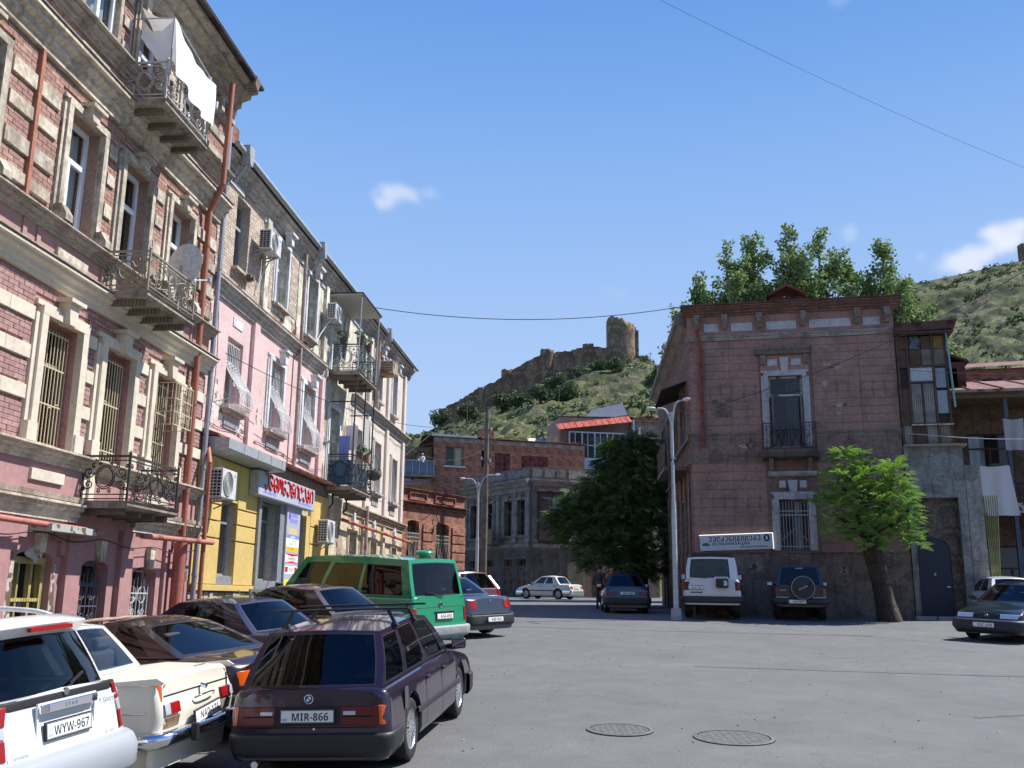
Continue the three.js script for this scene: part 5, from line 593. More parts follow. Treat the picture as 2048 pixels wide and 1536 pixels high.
// ---------- courtyard house behind the gateway with verandah and washing ----------
{
  const B = thing('courtyard_house', 'dark courtyard house with wooden verandahs and red tin dormer roof', 'house', null, RO, RA); const wd = mat([.08, .05, .04], { map: T.wood }), pl2 = wornM([.16, .1, .065]), tin = mat([.22, .11, .09], { map: T.rust }), fl = mat([.26, .25, .24], { map: T.plaster });
  const Z = -5.2, X0 = 8.4, X1 = 19; part(B, 'wall', wallPanel(X0, X1, .5, 9.6, Z - .4, Z, [rect(10.4, 12.0, 6.2, 8.1), rect(13, 14.6, 6.0, 8.3), rect(10.6, 12.6, 1.0, 3.8), rect(14, 15.2, 1.0, 3.6)]), pl2); for (const h of [[10.4, 12.0, 6.2, 8.1], [13, 14.6, 6.0, 8.3], [10.6, 12.6, 1.0, 3.8], [14, 15.2, 1, 3.6]]) windowIn(B, ...h, Z - .15, { frame: mat([.16, .06, .05], { map: T.wood }), curtain: h[2] > 5 ? [0, .4] : false });
  part(B, 'verandah_floor', box(X0, X1, 5.0, 5.2, Z, Z + 1.6), fl); part(B, 'verandah_edge', box(X0, X1, 4.9, 5.26, Z + 1.6, Z + 1.66), mat([.42, .42, .42], { map: T.flake })); for (let i = 0; i < 5; i++) part(B, 'verandah_post', box(9.3 + i * 2.1, 9.44 + i * 2.1, 1, 9.2, Z + 1.46, Z + 1.6), mat([.13, .16, .22], { map: T.wood })); part(B, 'verandah_rail', [box(X0, X1, 5.95, 6.02, Z + 1.5, Z + 1.56), ...Array.from({ length: 42 }, (_, i) => box(9 + i * .22, 9.03 + i * .22, 5.2, 5.95, Z + 1.51, Z + 1.54))], wd); part(B, 'lower_rail', box(9, X1, 2.45, 2.55, Z + 1.5, Z + 1.58), mat([.16, .17, .2], { map: T.grain })); part(B, 'verandah_ceiling', box(X0, X1, 9.2, 9.4, Z, Z + 1.75), mat([.24, .18, .1], { map: T.wood }));
  part(B, 'roof', [sheet([[[X0 - .2, 9.45, Z + 2.0], [X1, 9.45, Z + 2.0]], [[X0 - .2, 10.7, Z - 2.4], [X1, 10.7, Z - 2.4]], [[X0, 9.5, Z - 6], [X1, 9.5, Z - 6]]])], tin); part(B, 'gutter', box(X0 - .2, X1, 9.36, 9.46, Z + 1.95, Z + 2.08), mat([.35, .3, .26], { map: T.rust })); for (let i = 0; i < 9; i++) part(B, 'roof_seam', bar([9 + i * 1.2, 9.48, Z + 2.0], [9 + i * 1.2, 10.73, Z - 2.4], .03, .04), tin);
  { const d = sub(B, 'dormer'); part(d, 'dormer_walls', wallPanel(9.0, 10.4, 9.5, 10.85, Z + .6, Z + .7, [rect(9.35, 10.1, 9.6, 10.6)]), mat([.12, .045, .04], { map: T.rust })); part(d, 'dormer_side', [box(9.0, 9.08, 9.5, 10.85, Z - 1.5, Z + .6), box(10.32, 10.4, 9.5, 10.85, Z - 1.5, Z + .6), box(9.08, 10.32, 9.5, 10.9, Z - 1.5, Z - 1.4)], mat([.1, .04, .036], { map: T.rust })); part(d, 'dormer_roof', poly([[8.85, 10.8], [9.7, 11.15], [10.55, 10.8], [10.52, 10.9], [9.7, 11.25], [8.88, 10.9]], 2.4).translate(0, 0, Z - 1.6), mat([.1, .05, .045], { map: T.rust })); }
  const b2 = thing('shed_house', 'reddish tin roofed outhouse above the courtyard verandah roof', 'building', null, RO, RA); part(b2, 'wall', box(11.3, 19, 8, 12.0, -13.5, -11), brickM([.27, .14, .1])); part(b2, 'roof', [sheet([[[11.0, 12.0, -10.7], [19, 12.2, -10.7]], [[11, 12.9, -14], [19, 13.1, -14]]])], tin); part(b2, 'window', box(12.6, 13.4, 10.6, 11.5, -11, -10.96), M.dark);
  const yard = thing('yard_wall', 'low grey yard wall beside the arched gateway', 'wall', null, RO, RA); part(yard, 'wall_face', box(9.02, 9.5, .4, 6.2, -5, .1), wornM([.27, .26, .25])); part(yard, 'ivy_poles', Array.from({ length: 7 }, (_, i) => rod([9.62 + i * .05, 2.2, -.1 - i * .05], [9.6 + i * .07, 5.2, -.2], .02, .02, 5)), mat([.3, .3, .12], { map: T.wood }));
}
// washing on lines across the yard
{
  const sheetOn = (name, label, x0, x1, z, yt_, len, c, dx = 0) => { const rows = []; for (let j = 0; j <= 10; j++) { const r = []; for (let i = 0; i <= 18; i++) { const u = i / 18, v = j / 10; r.push([lerp(x0, x1, u) + dx * v, yt_ - len * v - .06 * Math.sin(u * 3.14) * (1 - v), z + Math.sin(u * 11 + v * 2) * .05 * (.3 + v)]); } rows.push(r); } const m = solo(name, label, 'laundry', 'washing on the yard lines', sheet(rows), new THREE.MeshPhysicalMaterial({ color: col(c), roughness: .95, transmission: .2, thickness: 0, side: THREE.DoubleSide })); m.position.set(...RO); m.rotation.y = RA; };
  sheetOn('bed_sheet', 'large white bed sheet hanging on the yard line', 9.95, 11.05, -2.3, 6.5, 1.8, [.62, .62, .62], .2); sheetOn('bed_sheet', 'narrow white cloth hanging beside the gateway wall', 9.2, 9.75, -2.2, 6.3, 1.25, [.58, .58, .58]); sheetOn('bed_sheet', 'folded tail of the white cloth by the gateway', 9.45, 9.6, -2.2, 5.1, .8, [.55, .55, .55]); sheetOn('green_cloth', 'bright green cloth on the yard line beside the bed sheet', 11.6, 12.6, -2.35, 6.55, .45, [.16, .4, .03]); sheetOn('hanging_shirt', 'pale shirts drying on the verandah line', 11.3, 12.0, -3.5, 8.4, 1.2, [.45, .44, .43]);
  const ln = (a, b, sag, r = .007) => { const p = []; for (let i = 0; i <= 12; i++) { const t = i / 12; const A = rp(...a), B2 = rp(...b); p.push([lerp(A[0], B2[0], t), lerp(a[2], b[2], t) - sag * 4 * t * (1 - t), lerp(A[2], B2[2], t)]); } return tube(p, r, 24, 4); };
  solo('washing_line', 'thin washing line strung across the yard', 'washing line', null, [ln([9.1, -2.2, 6.5], [13.5, -2.4, 6.6], .05), ln([9.1, -3.5, 8.4], [14, -3.5, 8.5], .05)], M.wire);
  solo('overhead_wire', 'dark cable sloping from the corner house wall up to the right past the box room', 'wire', 'overhead wires', [tube([rp(1.0, .3, 8.45), rp(5, 1.2, 9.6), rp(9.5, 2.6, 11.4), rp(16, 5, 15.0)], .012, 30, 5)], M.wire); solo('overhead_wire', 'pale cable hanging from the box room across the yard', 'wire', 'overhead wires', [tube([rp(7.3, .2, 7.3), rp(10, .5, 7.0), rp(16, 1.2, 6.9)], .014, 20, 5)], mat([.4, .4, .4])); solo('overhead_wire', 'thin cable from the upper facade of the corner house to the courtyard roof', 'wire', 'overhead wires', [tube([rp(6.7, .2, 9.6), rp(10, .6, 9.2), rp(16, 1.2, 9.0)], .008, 20, 5)], M.wire);
}
// ---------- buildings closing the street ----------
{ // small brick house with arched windows
  const B = thing('brick_annexe', 'low red brick house with arched barred windows at the end of the terrace', 'house', null, [-4.8, 0, -45], THREE.MathUtils.degToRad(58)); const br = brickM([.42, .21, .15]), bd = brickM([.34, .17, .13]);
  const ws = [[.1, 1.0], [2.35, 3.4]]; part(B, 'wall', wallPanel(-2.5, 4.75, .8, 5.7, -.4, 0, ws.map(([a, b]) => arch(a, b, 2.6, 5.0, .16))), br); part(B, 'parapet', [wallPanel(-2.5, 4.75, 6.0, 6.55, -.3, -.05)], br); part(B, 'end_wall', box(4.35, 4.75, .8, 6.5, -5, -.41), br); part(B, 'roof_deck', box(-2.5, 4.7, 6.0, 6.05, -5, -.31), mat([.2, .19, .18], { map: T.plaster }));
  for (const [y, h, o] of [[5.7, .16, .14], [5.87, .13, .22], [6.5, .12, .1]]) cornice(B, 'cornice', -2.5, 4.82, y, h, o, bd); for (const [a, b] of [[.2, 1.55], [2.2, 3.9]]) part(B, 'parapet_panel', [box(a, b, 6.1, 6.14, -.05, .03), box(a, b, 6.42, 6.46, -.05, .03), box(a, a + .06, 6.14, 6.42, -.05, .03), box(b - .06, b, 6.14, 6.42, -.05, .03)], bd);
  for (const [a, b] of [[1.25, 2.1], [3.62, 4.72]]) for (let i = 0; i < 9; i++) part(B, 'quoin_block', rbox(a, b, 1.3 + i * .42, 1.66 + i * .42, -.02, .07, .015), br);
  for (const [a, b] of ws) { windowIn(B, a, b, 2.6, 5.14, -.22, { frame: mat([.16, .1, .08], { map: T.wood }), t: .06 }); const g = []; for (let i = 0; i <= 7; i++) { const x = lerp(a + .06, b - .06, i / 7); g.push(tube([[x, 4.6, -.02], [x, 4.0, .02], [x, 3.4, .12], [x, 3.0, .2], [x, 2.75, .16], [x, 2.66, 0]], .018, 16, 4)); } for (const y of [4.55, 4.38, 4.2]) g.push(bar([a, y, 0], [b, y, 0], .03, .015)); part(B, 'grille', g, mat([.42, .38, .33], { rough: .6 })); }
  part(B, 'wall_lamp', [rod([2.2, 5.5, .1], [2.2, 5.15, .25], .03, .03, 6), rod([2.2, 5.15, .25], [2.2, 5.0, .25], .1, .05, 8)], M.iron);
}
{ // ruined grey corner house
  const B = thing('ruined_corner_house', 'grey weathered corner house with crumbling cornice and boarded windows', 'house'); const gr = wornM([.165, .148, .13]), dk = wornM([.1, .086, .075]), pa = wornM([.23, .212, .19]), bk = brickM([.22, .14, .11]);
  const facade = (x, d, ang, len, wins, gaps) => { const g = sub(B, 'facade', [x, 0, -d], ang); const up = wins.map(c => [c - .5, c + .5, 6.0, 8.5]), dn = wins.map(c => [c - .55, c + .55, 1.6, 4.4]); part(g, 'wall', wallPanel(0, len, 1, 9.4, -.5, 0, [...up, ...dn].map(h => rect(...h))), gr); part(g, 'lower_render', wallPanel(0, len, 1, 5.0, 0, .04, dn.map(h => rect(h[0] - .1, h[1] + .1, h[2], h[3] + .1))), dk); part(g, 'cornice', [mould([[0, 9.0], [.1, 9.05], [.12, 9.3], [.3, 9.45], [.32, 9.6], [.5, 9.75], [.5, 9.9], [0, 9.95]], -.05, len + .05), mould([[0, 5.1], [.14, 5.15], [.2, 5.3], [.2, 5.4], [0, 5.45]], 0, len)], pa); part(g, 'parapet', wallPanel(0, len, 9.95, 10.75, -.3, .05), gr); for (let i = 0; i < 3; i++) part(g, 'parapet_block', rbox(lerp(0, len, i / 3) + .1, lerp(0, len, (i + 1) / 3) - .1, 10.05, 10.6, .05, .09, .01), pa); for (const h of up) { windowIn(g, h[0], h[1], h[2], h[3], -.25, { frame: mat([.14, .12, .11], { map: T.flake }), t: .07 }); surround(g, h[0], h[1], h[2], h[3], .28, pa, { d: .1, key: true, kh: .3 }); part(g, 'sill', box(h[0] - .25, h[1] + .25, h[2] - .16, h[2] - .003, 0, .16), gr); } for (const h of dn) { windowIn(g, h[0], h[1], h[2], h[3], -.25, { frame: dk, t: .1 }); part(g, 'shutter', box(h[0], h[1], h[2], h[3] - .5, -.12, -.08), mat([.12, .085, .065], { map: T.rust })); } for (const x of gaps) part(g, 'pilaster', [box(x, x + .4, 5.45, 9.0, 0, .12), box(x - .05, x + .45, 5.45, 5.8, 0, .16)], pa); return g; };
  const f1 = facade(-3.5, 75, THREE.MathUtils.degToRad(-55), 8.55, [1.4, 3.4, 5.9, 7.5], [.1, 4.4, 6.5, 8.1]); part(f1, 'balcony', [box(3.8, 5.4, 5.4, 5.6, .1, 1.1), box(3.8, 5.4, 5.6, 6.5, 1.04, 1.1)], mat([.2, .14, .1], { map: T.rust })); const f2 = facade(1.4, 68, .38, 2.8, [], [.05, 2.35]); part(f2, 'wooden_bay', [box(.45, 2.3, 5.6, 9.0, .0, .5)], mat([.07, .055, .045], { map: T.wood })); part(f2, 'bay_window', [box(.6, 1.3, 6.6, 8.6, .5, .52), box(1.45, 2.15, 6.6, 8.6, .5, .52)], M.winglass); part(f2, 'bay_roof', box(.35, 2.4, 9.0, 9.08, 0, .65), mat([.3, .16, .12], { map: T.rust })); facade(4.0, 69, .5, 8, [2, 4, 6], [.1, 5, 7.4]); part(B, 'core', [box(-2.5, 10, 1, 10.3, -84, -75.5)], bk); part(B, 'drain', rod([1.42, 1.8, -67.7], [1.42, 9.6, -67.6], .08, .08, 8), M.iron); part(B, 'top_deck', poly([[-3.3, 75], [1.4, 68.4], [4, 69.4], [11, 73.5], [11, 84], [-3.3, 84]], .2).rotateX(-Math.PI / 2).translate(0, 9.9, 0), dk);
}
{ // brick house up the slope
  const B = thing('hillside_brick_house', 'unfinished red brick house with white roof edge above the corner house', 'house', null, [-6.4, 0, -80], .3); const br = brickM([.44, .23, .16]); const ws = [[.95, 2.55, 12.4, 14.05], [4.05, 4.6, 12.4, 13.9], [5.25, 6.6, 11.6, 13.7], [7.6, 10.0, 11.7, 13.6]]; part(B, 'wall', wallPanel(0, 13.4, 5, 14.4, -.35, 0, ws.map(h => rect(...h))), br); part(B, 'lintel_course', wallPanel(0, 13.4, 14.4, 14.75, -.35, .06), wornM([.36, .33, .3])); part(B, 'side_wall', poly([[-8, 5], [-.36, 5], [-.36, 14.7], [-8, 12.2]], .3).rotateY(Math.PI / 2).translate(.0, 0, -.0).translate(0, 0, -8.4), br);
  const wf = mat([.5, .3, .1], { map: T.wood }); windowIn(B, ...ws[0], -.15, { frame: wf, t: .09, curtain: [.55, .95], cx: 1.75, transom: 0, curtainM: mat([.6, .5, .32], { rough: .9 }) }); windowIn(B, ...ws[1], -.15, { frame: wf, t: .06, transom: 0, cx: 0 }); for (const h of ws.slice(2)) { windowIn(B, ...h, -.2, { frame: mat([.1, .05, .05]), t: .06 }); for (let i = 0; i < 3; i++) part(B, 'metal_shutter', rbox(lerp(h[0], h[1], i / 3) + .02, lerp(h[0], h[1], (i + 1) / 3) - .02, h[2], h[3], -.12, -.08, .01), mat([.16, .06, .055], { map: T.rust })); } part(B, 'window_sill', box(.8, 2.7, 12.28, 12.4, 0, .14), M.white);
  part(B, 'roof', [sheet([[[-.2, 14.95, .25], [13.7, 14.8, .25]], [[-.2, 15.5, -4], [13.7, 15.0, -4]], [[-.2, 13.4, -9], [13.7, 13.4, -9]]])], mat([.22, .13, .1], { map: T.rust })); part(B, 'white_roof_edge', [box(-.3, 3.6, 14.8, 14.98, .1, .4)], M.white); reseed(15); for (let i = 0; i < 14; i++) part(B, 'roof_tile', rbox(4 + i * .68, 4.6 + i * .68, 14.77 + rr(0, .06), 14.86 + rr(0, .08), -.2, .3, .02), mat([.28, .12, .09], { map: T.rust })); part(B, 'gable_roof', quad([-.3, 15.0, .4], [-.3, 15.0, -.4], [-3.4, 12.2, -.6], [-3.4, 12.2, .4]), M.white); part(B, 'chimney', box(4.3, 5.5, 14.9, 15.9, -2, -1.2), br);
  { const b = sub(B, 'side_balcony'); part(b, 'floor', box(-3.2, 0, 11.3, 11.5, -1, .8), M.greyWood); part(b, 'rail', [bar([-3.2, 12.6, .75], [-.1, 12.6, .75], .06), ...Array.from({ length: 6 }, (_, i) => bar([-3.15 + i * .6, 11.5, .75], [-3.15 + i * .6, 12.6, .75], .04))], mat([.4, .46, .55], { rough: .5 })); part(b, 'rail_sheet', box(-3.1, -.2, 11.55, 12.5, .68, .7), mat([.14, .18, .26], { map: T.grain })); part(b, 'inner_wall', wallPanel(-3.2, 0, 11.5, 14, -1, -.9, [rect(-1.4, -.6, 11.6, 13.6)]), mat([.34, .22, .12], { map: T.wood })); part(b, 'lean_to', [quad([-3.6, 10.6, 1.2], [-.1, 11.2, 1.2], [-.1, 11.25, -.5], [-3.6, 10.65, -.5])], M.white); part(b, 'lean_to_wall', box(-3.4, -.1, 8.5, 10.55, .6, .8), mat([.45, .26, .08], { map: T.wood })); }
}
{ // glazed verandah house with red awning and white roof
  const B = thing('verandah_house', 'house with pale blue glazed verandah, red tin awning and white sloped roof', 'house', null, [4.6, .35, -91], .16); const bl = mat([.5, .57, .66], { rough: .5 }), tn = brickM([.36, .3, .24]);
  part(B, 'wall', box(0, 9.6, 6, 18.3, -6, -.02), mat([.3, .22, .18], { map: T.plaster })); part(B, 'gable_wall', [wallPanel(6.9, 10.4, 6, 18.0, 0, .5, [rect(8.6, 9.3, 14, 16)])], tn); part(B, 'gable_window', box(8.6, 9.3, 14, 16, .1, .14), M.winglass); part(B, 'gable_band', [box(6.9, 10.45, 17.0, 17.12, .5, .56), box(6.9, 10.45, 16.4, 16.5, .5, .56), box(6.85, 10.5, 18, 18.2, -.1, .62)], tn); part(B, 'white_roof', [poly([[2.2, 18.0], [6.8, 18.9], [6.3, 20.0], [3.3, 19.2]], .12).translate(0, 0, -.6)], M.white); part(B, 'roof', [sheet([[[0, 18.35, .1], [10.5, 18.6, .1]], [[0, 19, -6], [10.5, 19, -6]]])], mat([.3, .3, .3], { map: T.rust }));
  part(B, 'awning', [sheet([[[-.4, 17.55, .2], [6.7, 18.6, .2]], [[-.5, 16.75, 1.9], [6.6, 17.75, 1.9]]])], mat([.5, .11, .07], { map: T.rust })); for (let i = 0; i < 12; i++) part(B, 'awning_seam', bar([-.4 + i * .62, 17.57 + i * .091, .2], [-.5 + i * .62, 16.78 + i * .0875, 1.9], .04, .03), mat([.46, .1, .065]));
  for (let i = 0; i < 5; i++) { const x = .6 + i * 1.22; for (const [y0, y1] of [[9.2, 12.4], [13.2, 16.6]]) { part(B, 'verandah_pane', box(x + .1, x + 1.12, y0 + 1.1, y1, 1.28, 1.3), M.winglass); part(B, 'verandah_apron', box(x, x + 1.22, y0, y0 + 1.05, 1.2, 1.3), bl); part(B, 'verandah_frame', [box(x, x + .1, y0, y1 + .1, 1.2, 1.34), box(x + .1, x + 1.22, y0 + 2.2, y0 + 2.28, 1.22, 1.33), box(x + .56, x + .62, y0 + 1.1, y1, 1.22, 1.32), box(x, x + 1.22, y1, y1 + .12, 1.2, 1.35)], bl); } } part(B, 'verandah_floor', [box(.5, 6.8, 12.5, 13.1, 0, 1.35), box(.5, 6.8, 8.6, 9.15, 0, 1.35)], bl); part(B, 'verandah_post', box(6.7, 6.85, 8, 18, 1.6, 1.75), M.white); part(B, 'flue', [rod([7.6, 13.5, .7], [7.6, 17.4, .7], .14, .14, 8)], M.white); part(B, 'tile_edge', box(7.2, 10.6, 18.2, 18.4, -.2, .7), mat([.45, .13, .08], { map: T.rust }));
}
{ // little houses between the roofs
  const sm = (label, x, d, ang, w, h, y0, c, rc) => { const B = thing('hillside_house', label, 'house', 'small houses on the slope', [x, y0, -d], ang); part(B, 'wall', wallPanel(0, w, -4, h, -3, 0, [rect(w * .3, w * .3 + .8, h - 1.8, h - .6)]), plast(c)); part(B, 'window', box(w * .3, w * .3 + .8, h - 1.8, h - .6, -.2, -.15), M.winglass); part(B, 'roof', sheet([[[-.3, h + .05, .4], [w + .3, h + .05, .4]], [[-.3, h + 1.1, -1.5], [w + .3, h + 1.1, -1.5]], [[-.3, h, -3.4], [w + .3, h, -3.4]]]), mat(rc, { map: T.rust })); };
  sm('small cream house with a white roof slab beside the verandah house', 2.0, 94, .1, 3.2, 3, 13.2, [.5, .44, .36], [.6, .6, .58]); sm('small brown house with a wooden canopy on the slope above the brick house', -.5, 97, 0, 4, 2.4, 12.5, [.4, .32, .24], [.3, .16, .1]); sm('pale pink house with grey roof behind the brick balcony', -10.6, 92, .2, 3.6, 3.4, 11, [.5, .36, .34], [.4, .38, .38]); sm('pale house with an orange roof at the end of the cream terrace', -12.5, 100, .2, 4, 3, 13, [.5, .47, .42], [.45, .2, .13]);
  const chim = (x, d, y) => solo('chimney_stack', 'pale chimney stack rising behind the roof of the hillside brick house', 'chimney', null, [box(x, x + .8, y - 3, y, -d, -d + .8), box(x - .1, x + .9, y, y + .15, -d - .1, -d + .9)], wornM([.45, .38, .28])); chim(3.4, 88, 16.2);
}
{ // apartment block behind the photographer, mirrored in the parked cars
  const B = thing('apartment_block', 'plain tan apartment block closing the square behind the parked cars', 'building', null, [0, 0, 0]); const tn = plast([.42, .34, .27]); part(B, 'wall', wallPanel(-16, 22, -2, 13, 0, .5, Array.from({ length: 24 }, (_, i) => { const x = -14.5 + (i % 12) * 3, y = 2 + Math.floor(i / 12) * 4.6; return rect(x, x + 1.4, y, y + 2.2); })).rotateY(Math.PI).translate(3, 0, 19), tn); part(B, 'rear', box(-19, 19, -2, 13, 19.1, 28), tn); part(B, 'eaves', box(-19.3, 19.3, 13, 13.4, 18, 28.5), tn);
}
// ---------- trees ----------
function frond(len, n, wl) { // compound leaf along +x, drooping
  const pos = []; for (let i = 0; i <= n; i++) { const t = (i + .6) / (n + .6), x = len * t, y = -len * .35 * t * t, l = wl * (1 - .45 * Math.abs(t - .45)); for (const s of i === n ? [0] : [-1, 1]) { const a = s * 1.05, dx = Math.cos(a) * l, dz = Math.sin(a) * l, w = l * .2; const bx = x, tip = [bx + dx, y - l * .15, dz], m1 = [bx + dx * .5 - dz * .22, y + .004, dz * .5 + dx * .22], m2 = [bx + dx * .5 + dz * .22, y + .004, dz * .5 - dx * .22]; pos.push(bx, y, 0, ...m1, ...tip, bx, y, 0, ...tip, ...m2); } } const g = new THREE.BufferGeometry(); g.setAttribute('position', new THREE.Float32BufferAttribute(pos, 3)); return g;
}
function scatterFronds(list, base) { // list of [x,y,z,yaw,pitch,scale]
  const p0 = base.attributes.position, n = p0.count, out = new Float32Array(n * 3 * list.length), v = V3(0, 0, 0), e = new THREE.Euler(), m = new THREE.Matrix4(); let o = 0; for (const [x, y, z, ya, pi, s, ro = 0] of list) { e.set(ro, ya, pi, 'YZX'); m.makeRotationFromEuler(e); for (let i = 0; i < n; i++) { v.fromBufferAttribute(p0, i).multiplyScalar(s).applyMatrix4(m); out[o++] = v.x + x; out[o++] = v.y + y; out[o++] = v.z + z; } } const g = new THREE.BufferGeometry(); g.setAttribute('position', new THREE.BufferAttribute(out, 3)); g.computeVertexNormals(); return g;
}
const limb = (pts, radii) => { const out = []; for (let i = 0; i < pts.length - 1; i++) out.push(rod(pts[i], pts[i + 1], radii[i], radii[i + 1], 9)); return out; };
function barkTrunk(pts, radii, sd) { // bumpy swept trunk
  const c = new THREE.CatmullRomCurve3(pts.map(p => V3(...p))), rows = [], n = 22; for (let j = 0; j <= n; j++) { const t = j / n, q = c.getPoint(t), R = pl(radii.map((r, i) => [i / (radii.length - 1), r]), t), row = []; for (let i = 0; i <= 18; i++) { const a = i / 18 * 6.2832, k = i % 18; const rr_ = R * (1 + .22 * (vnoise(k * .9, t * 5 + sd, 0, sd) - .5) + .12 * Math.sin(a * 3 + sd)); row.push([q.x + Math.cos(a) * rr_, q.y, q.z + Math.sin(a) * rr_]); } rows.push(row); } return sheet(rows);
}
{ // pollarded acacia in front of the corner house
  const t = thing('street_tree', 'small bright green acacia with a thick leaning trunk before the corner house', 'tree', null, [11.75, gy(-31.3) - .05, -31.3]); part(t, 'trunk', barkTrunk([[.25, 0, 0], [.12, .6, 0], [-.05, 1.6, 0], [-.25, 2.7, 0], [-.35, 3.3, 0]], [.42, .31, .27, .26, .22], 3), M.bark);
  const lb = [[[-.35, 3.0, 0], [-.8, 3.7, .2], [-1.25, 4.5, .25]], [[-.35, 3.1, 0], [-.4, 4.1, -.1], [-.6, 5.1, -.1]], [[-.3, 3.0, 0], [.3, 3.7, .1], [.65, 4.7, .1]], [[-.3, 2.8, 0], [.45, 3.1, .3], [.95, 3.5, .3]], [[-.4, 2.7, .1], [-1.0, 3.0, .4], [-1.55, 3.4, .5]], [[-.3, 2.6, 0], [-.2, 3.2, -.6], [.1, 4.2, -.8]]]; part(t, 'limbs', lb.map(p => limb(p, [.14, .09, .03])), M.bark);
  reseed(91); const L = [], cl = [[-.5, 3.0, .35, .6], [.3, 3.2, .4, .6], [-1.1, 4.6, .25, .55], [-.7, 5.15, -.1, .5], [-.2, 4.7, .2, .6], [.5, 4.75, .1, .6], [.85, 4.2, .2, .5], [1.0, 3.5, .3, .5], [.4, 3.9, .4, .6], [-.6, 4.1, .4, .7], [-1.4, 3.7, .4, .55], [-1.6, 3.1, .5, .4], [-.9, 3.3, .5, .5], [.1, 4.3, -.7, .6], [-.8, 4.4, -.5, .6], [.9, 3.0, .3, .35], [1.25, 2.7, .3, .3], [-.3, 2.6, .45, .3], [-1.0, 5.55, .1, .25], [.8, 5.2, 0, .25], [-1.9, 4.0, .3, .25]].map(([x, y, z, r]) => [x > .5 ? x * .8 : x * .95, y - .25, z, r * .86]); for (const [x, y, z, r] of cl) for (let i = 0; i < 185 * r; i++) { const a = rr(0, 6.28), u = rr(-.6, 1), q = Math.sqrt(1 - Math.min(1, u * u)); const k = r * Math.cbrt(rr(.3, 1)) * (.75 + .75 * vnoise(a * 1.6 + x * 5, u * 2.2 + y * 3, 0, 8)); L.push([x + q * Math.cos(a) * k, y + u * k, z + q * Math.sin(a) * k, -a + rr(-.6, .6), rr(-.2, .9), rr(.7, 1.25), rr(-.6, .6)]); } const half = L.filter((_, i) => i % 3), ot = L.filter((_, i) => i % 3 === 0); part(t, 'crown', scatterFronds(half, frond(.3, 7, .11)), leafM([.22, .38, .04], { transmission: .45 })); part(t, 'crown', scatterFronds(ot, frond(.3, 7, .11)), leafM([.15, .3, .035], { transmission: .4 }));
}
{ // big dark tree along the street
  const t = thing('shade_tree', 'large dark leafy tree over the parked cars beside the corner house', 'tree', null, [6.1, gy(-46) - .05, -46]); part(t, 'trunk', barkTrunk([[0, 0, 0], [.05, 1.2, 0], [-.1, 2.4, 0], [-.4, 3.8, .1]], [.42, .3, .28, .2], 5), M.bark); const lb = [[[-.3, 3.2, 0], [-1.2, 4.2, .4], [-2.8, 4.8, .6]], [[-.3, 3.4, 0], [-.8, 5, 0], [-1.4, 7, -.2]], [[-.2, 3, 0], [.6, 4.4, .2], [.9, 6.2, .2]], [[-.2, 2.6, 0], [-1, 3, .8], [-2.4, 3.2, 1.2]]]; part(t, 'limbs', lb.map(p => limb(p, [.16, .11, .04])), M.bark);
  reseed(113); const L = [], D = []; const cl = [[-1.1, 6.9, 0, .7], [-.4, 7.2, .2, .75], [.35, 6.9, 0, .85], [-2.0, 5.6, .3, .6], [-2.7, 4.9, .4, .7], [-3.3, 4.3, .4, .7], [-2.1, 4.4, .6, .9], [-1.0, 5.7, .4, 1.0], [0, 5.6, .4, 1.2], [.7, 5.6, .2, 1.0], [.4, 4.4, .6, 1.1], [-.9, 4.4, .8, 1.2], [-2.4, 3.4, 1.0, 1.0], [-1.0, 3.0, 1.0, 1.1], [.3, 3.1, .7, 1.1], [-3.2, 3.3, .8, .6], [-2.0, 2.3, 1.0, .8], [-.4, 2.0, .8, .9], [.5, 2.0, .4, .8], [-3.9, 4.0, .5, .4], [-1.6, 6.5, 0, .4], [.1, 7.8, 0, .4], [-1.3, 7.5, .1, .3]]; for (const [x, y, z, r] of cl) for (let i = 0; i < 300 * r; i++) { const a = rr(0, 6.28), u = rr(-.8, 1), q = Math.sqrt(1 - Math.min(1, u * u)), k = r * Math.cbrt(rr(.15, 1)) * (.7 + .75 * vnoise(a * 1.8 + x, u * 2.5 + y, 0, 5)); (rnd() < .5 ? L : D).push([x + q * Math.cos(a) * k, y + u * k, z + q * Math.sin(a) * k, -a + rr(-.7, .7), rr(-.5, .6), rr(.9, 1.6), rr(-.7, .7)]); } part(t, 'crown', scatterFronds(L, frond(.34, 6, .13)), leafM([.1, .2, .035], { transmission: .35 })); part(t, 'crown', scatterFronds(D, frond(.34, 6, .13)), leafM([.04, .1, .025], { transmission: .15 }));
}
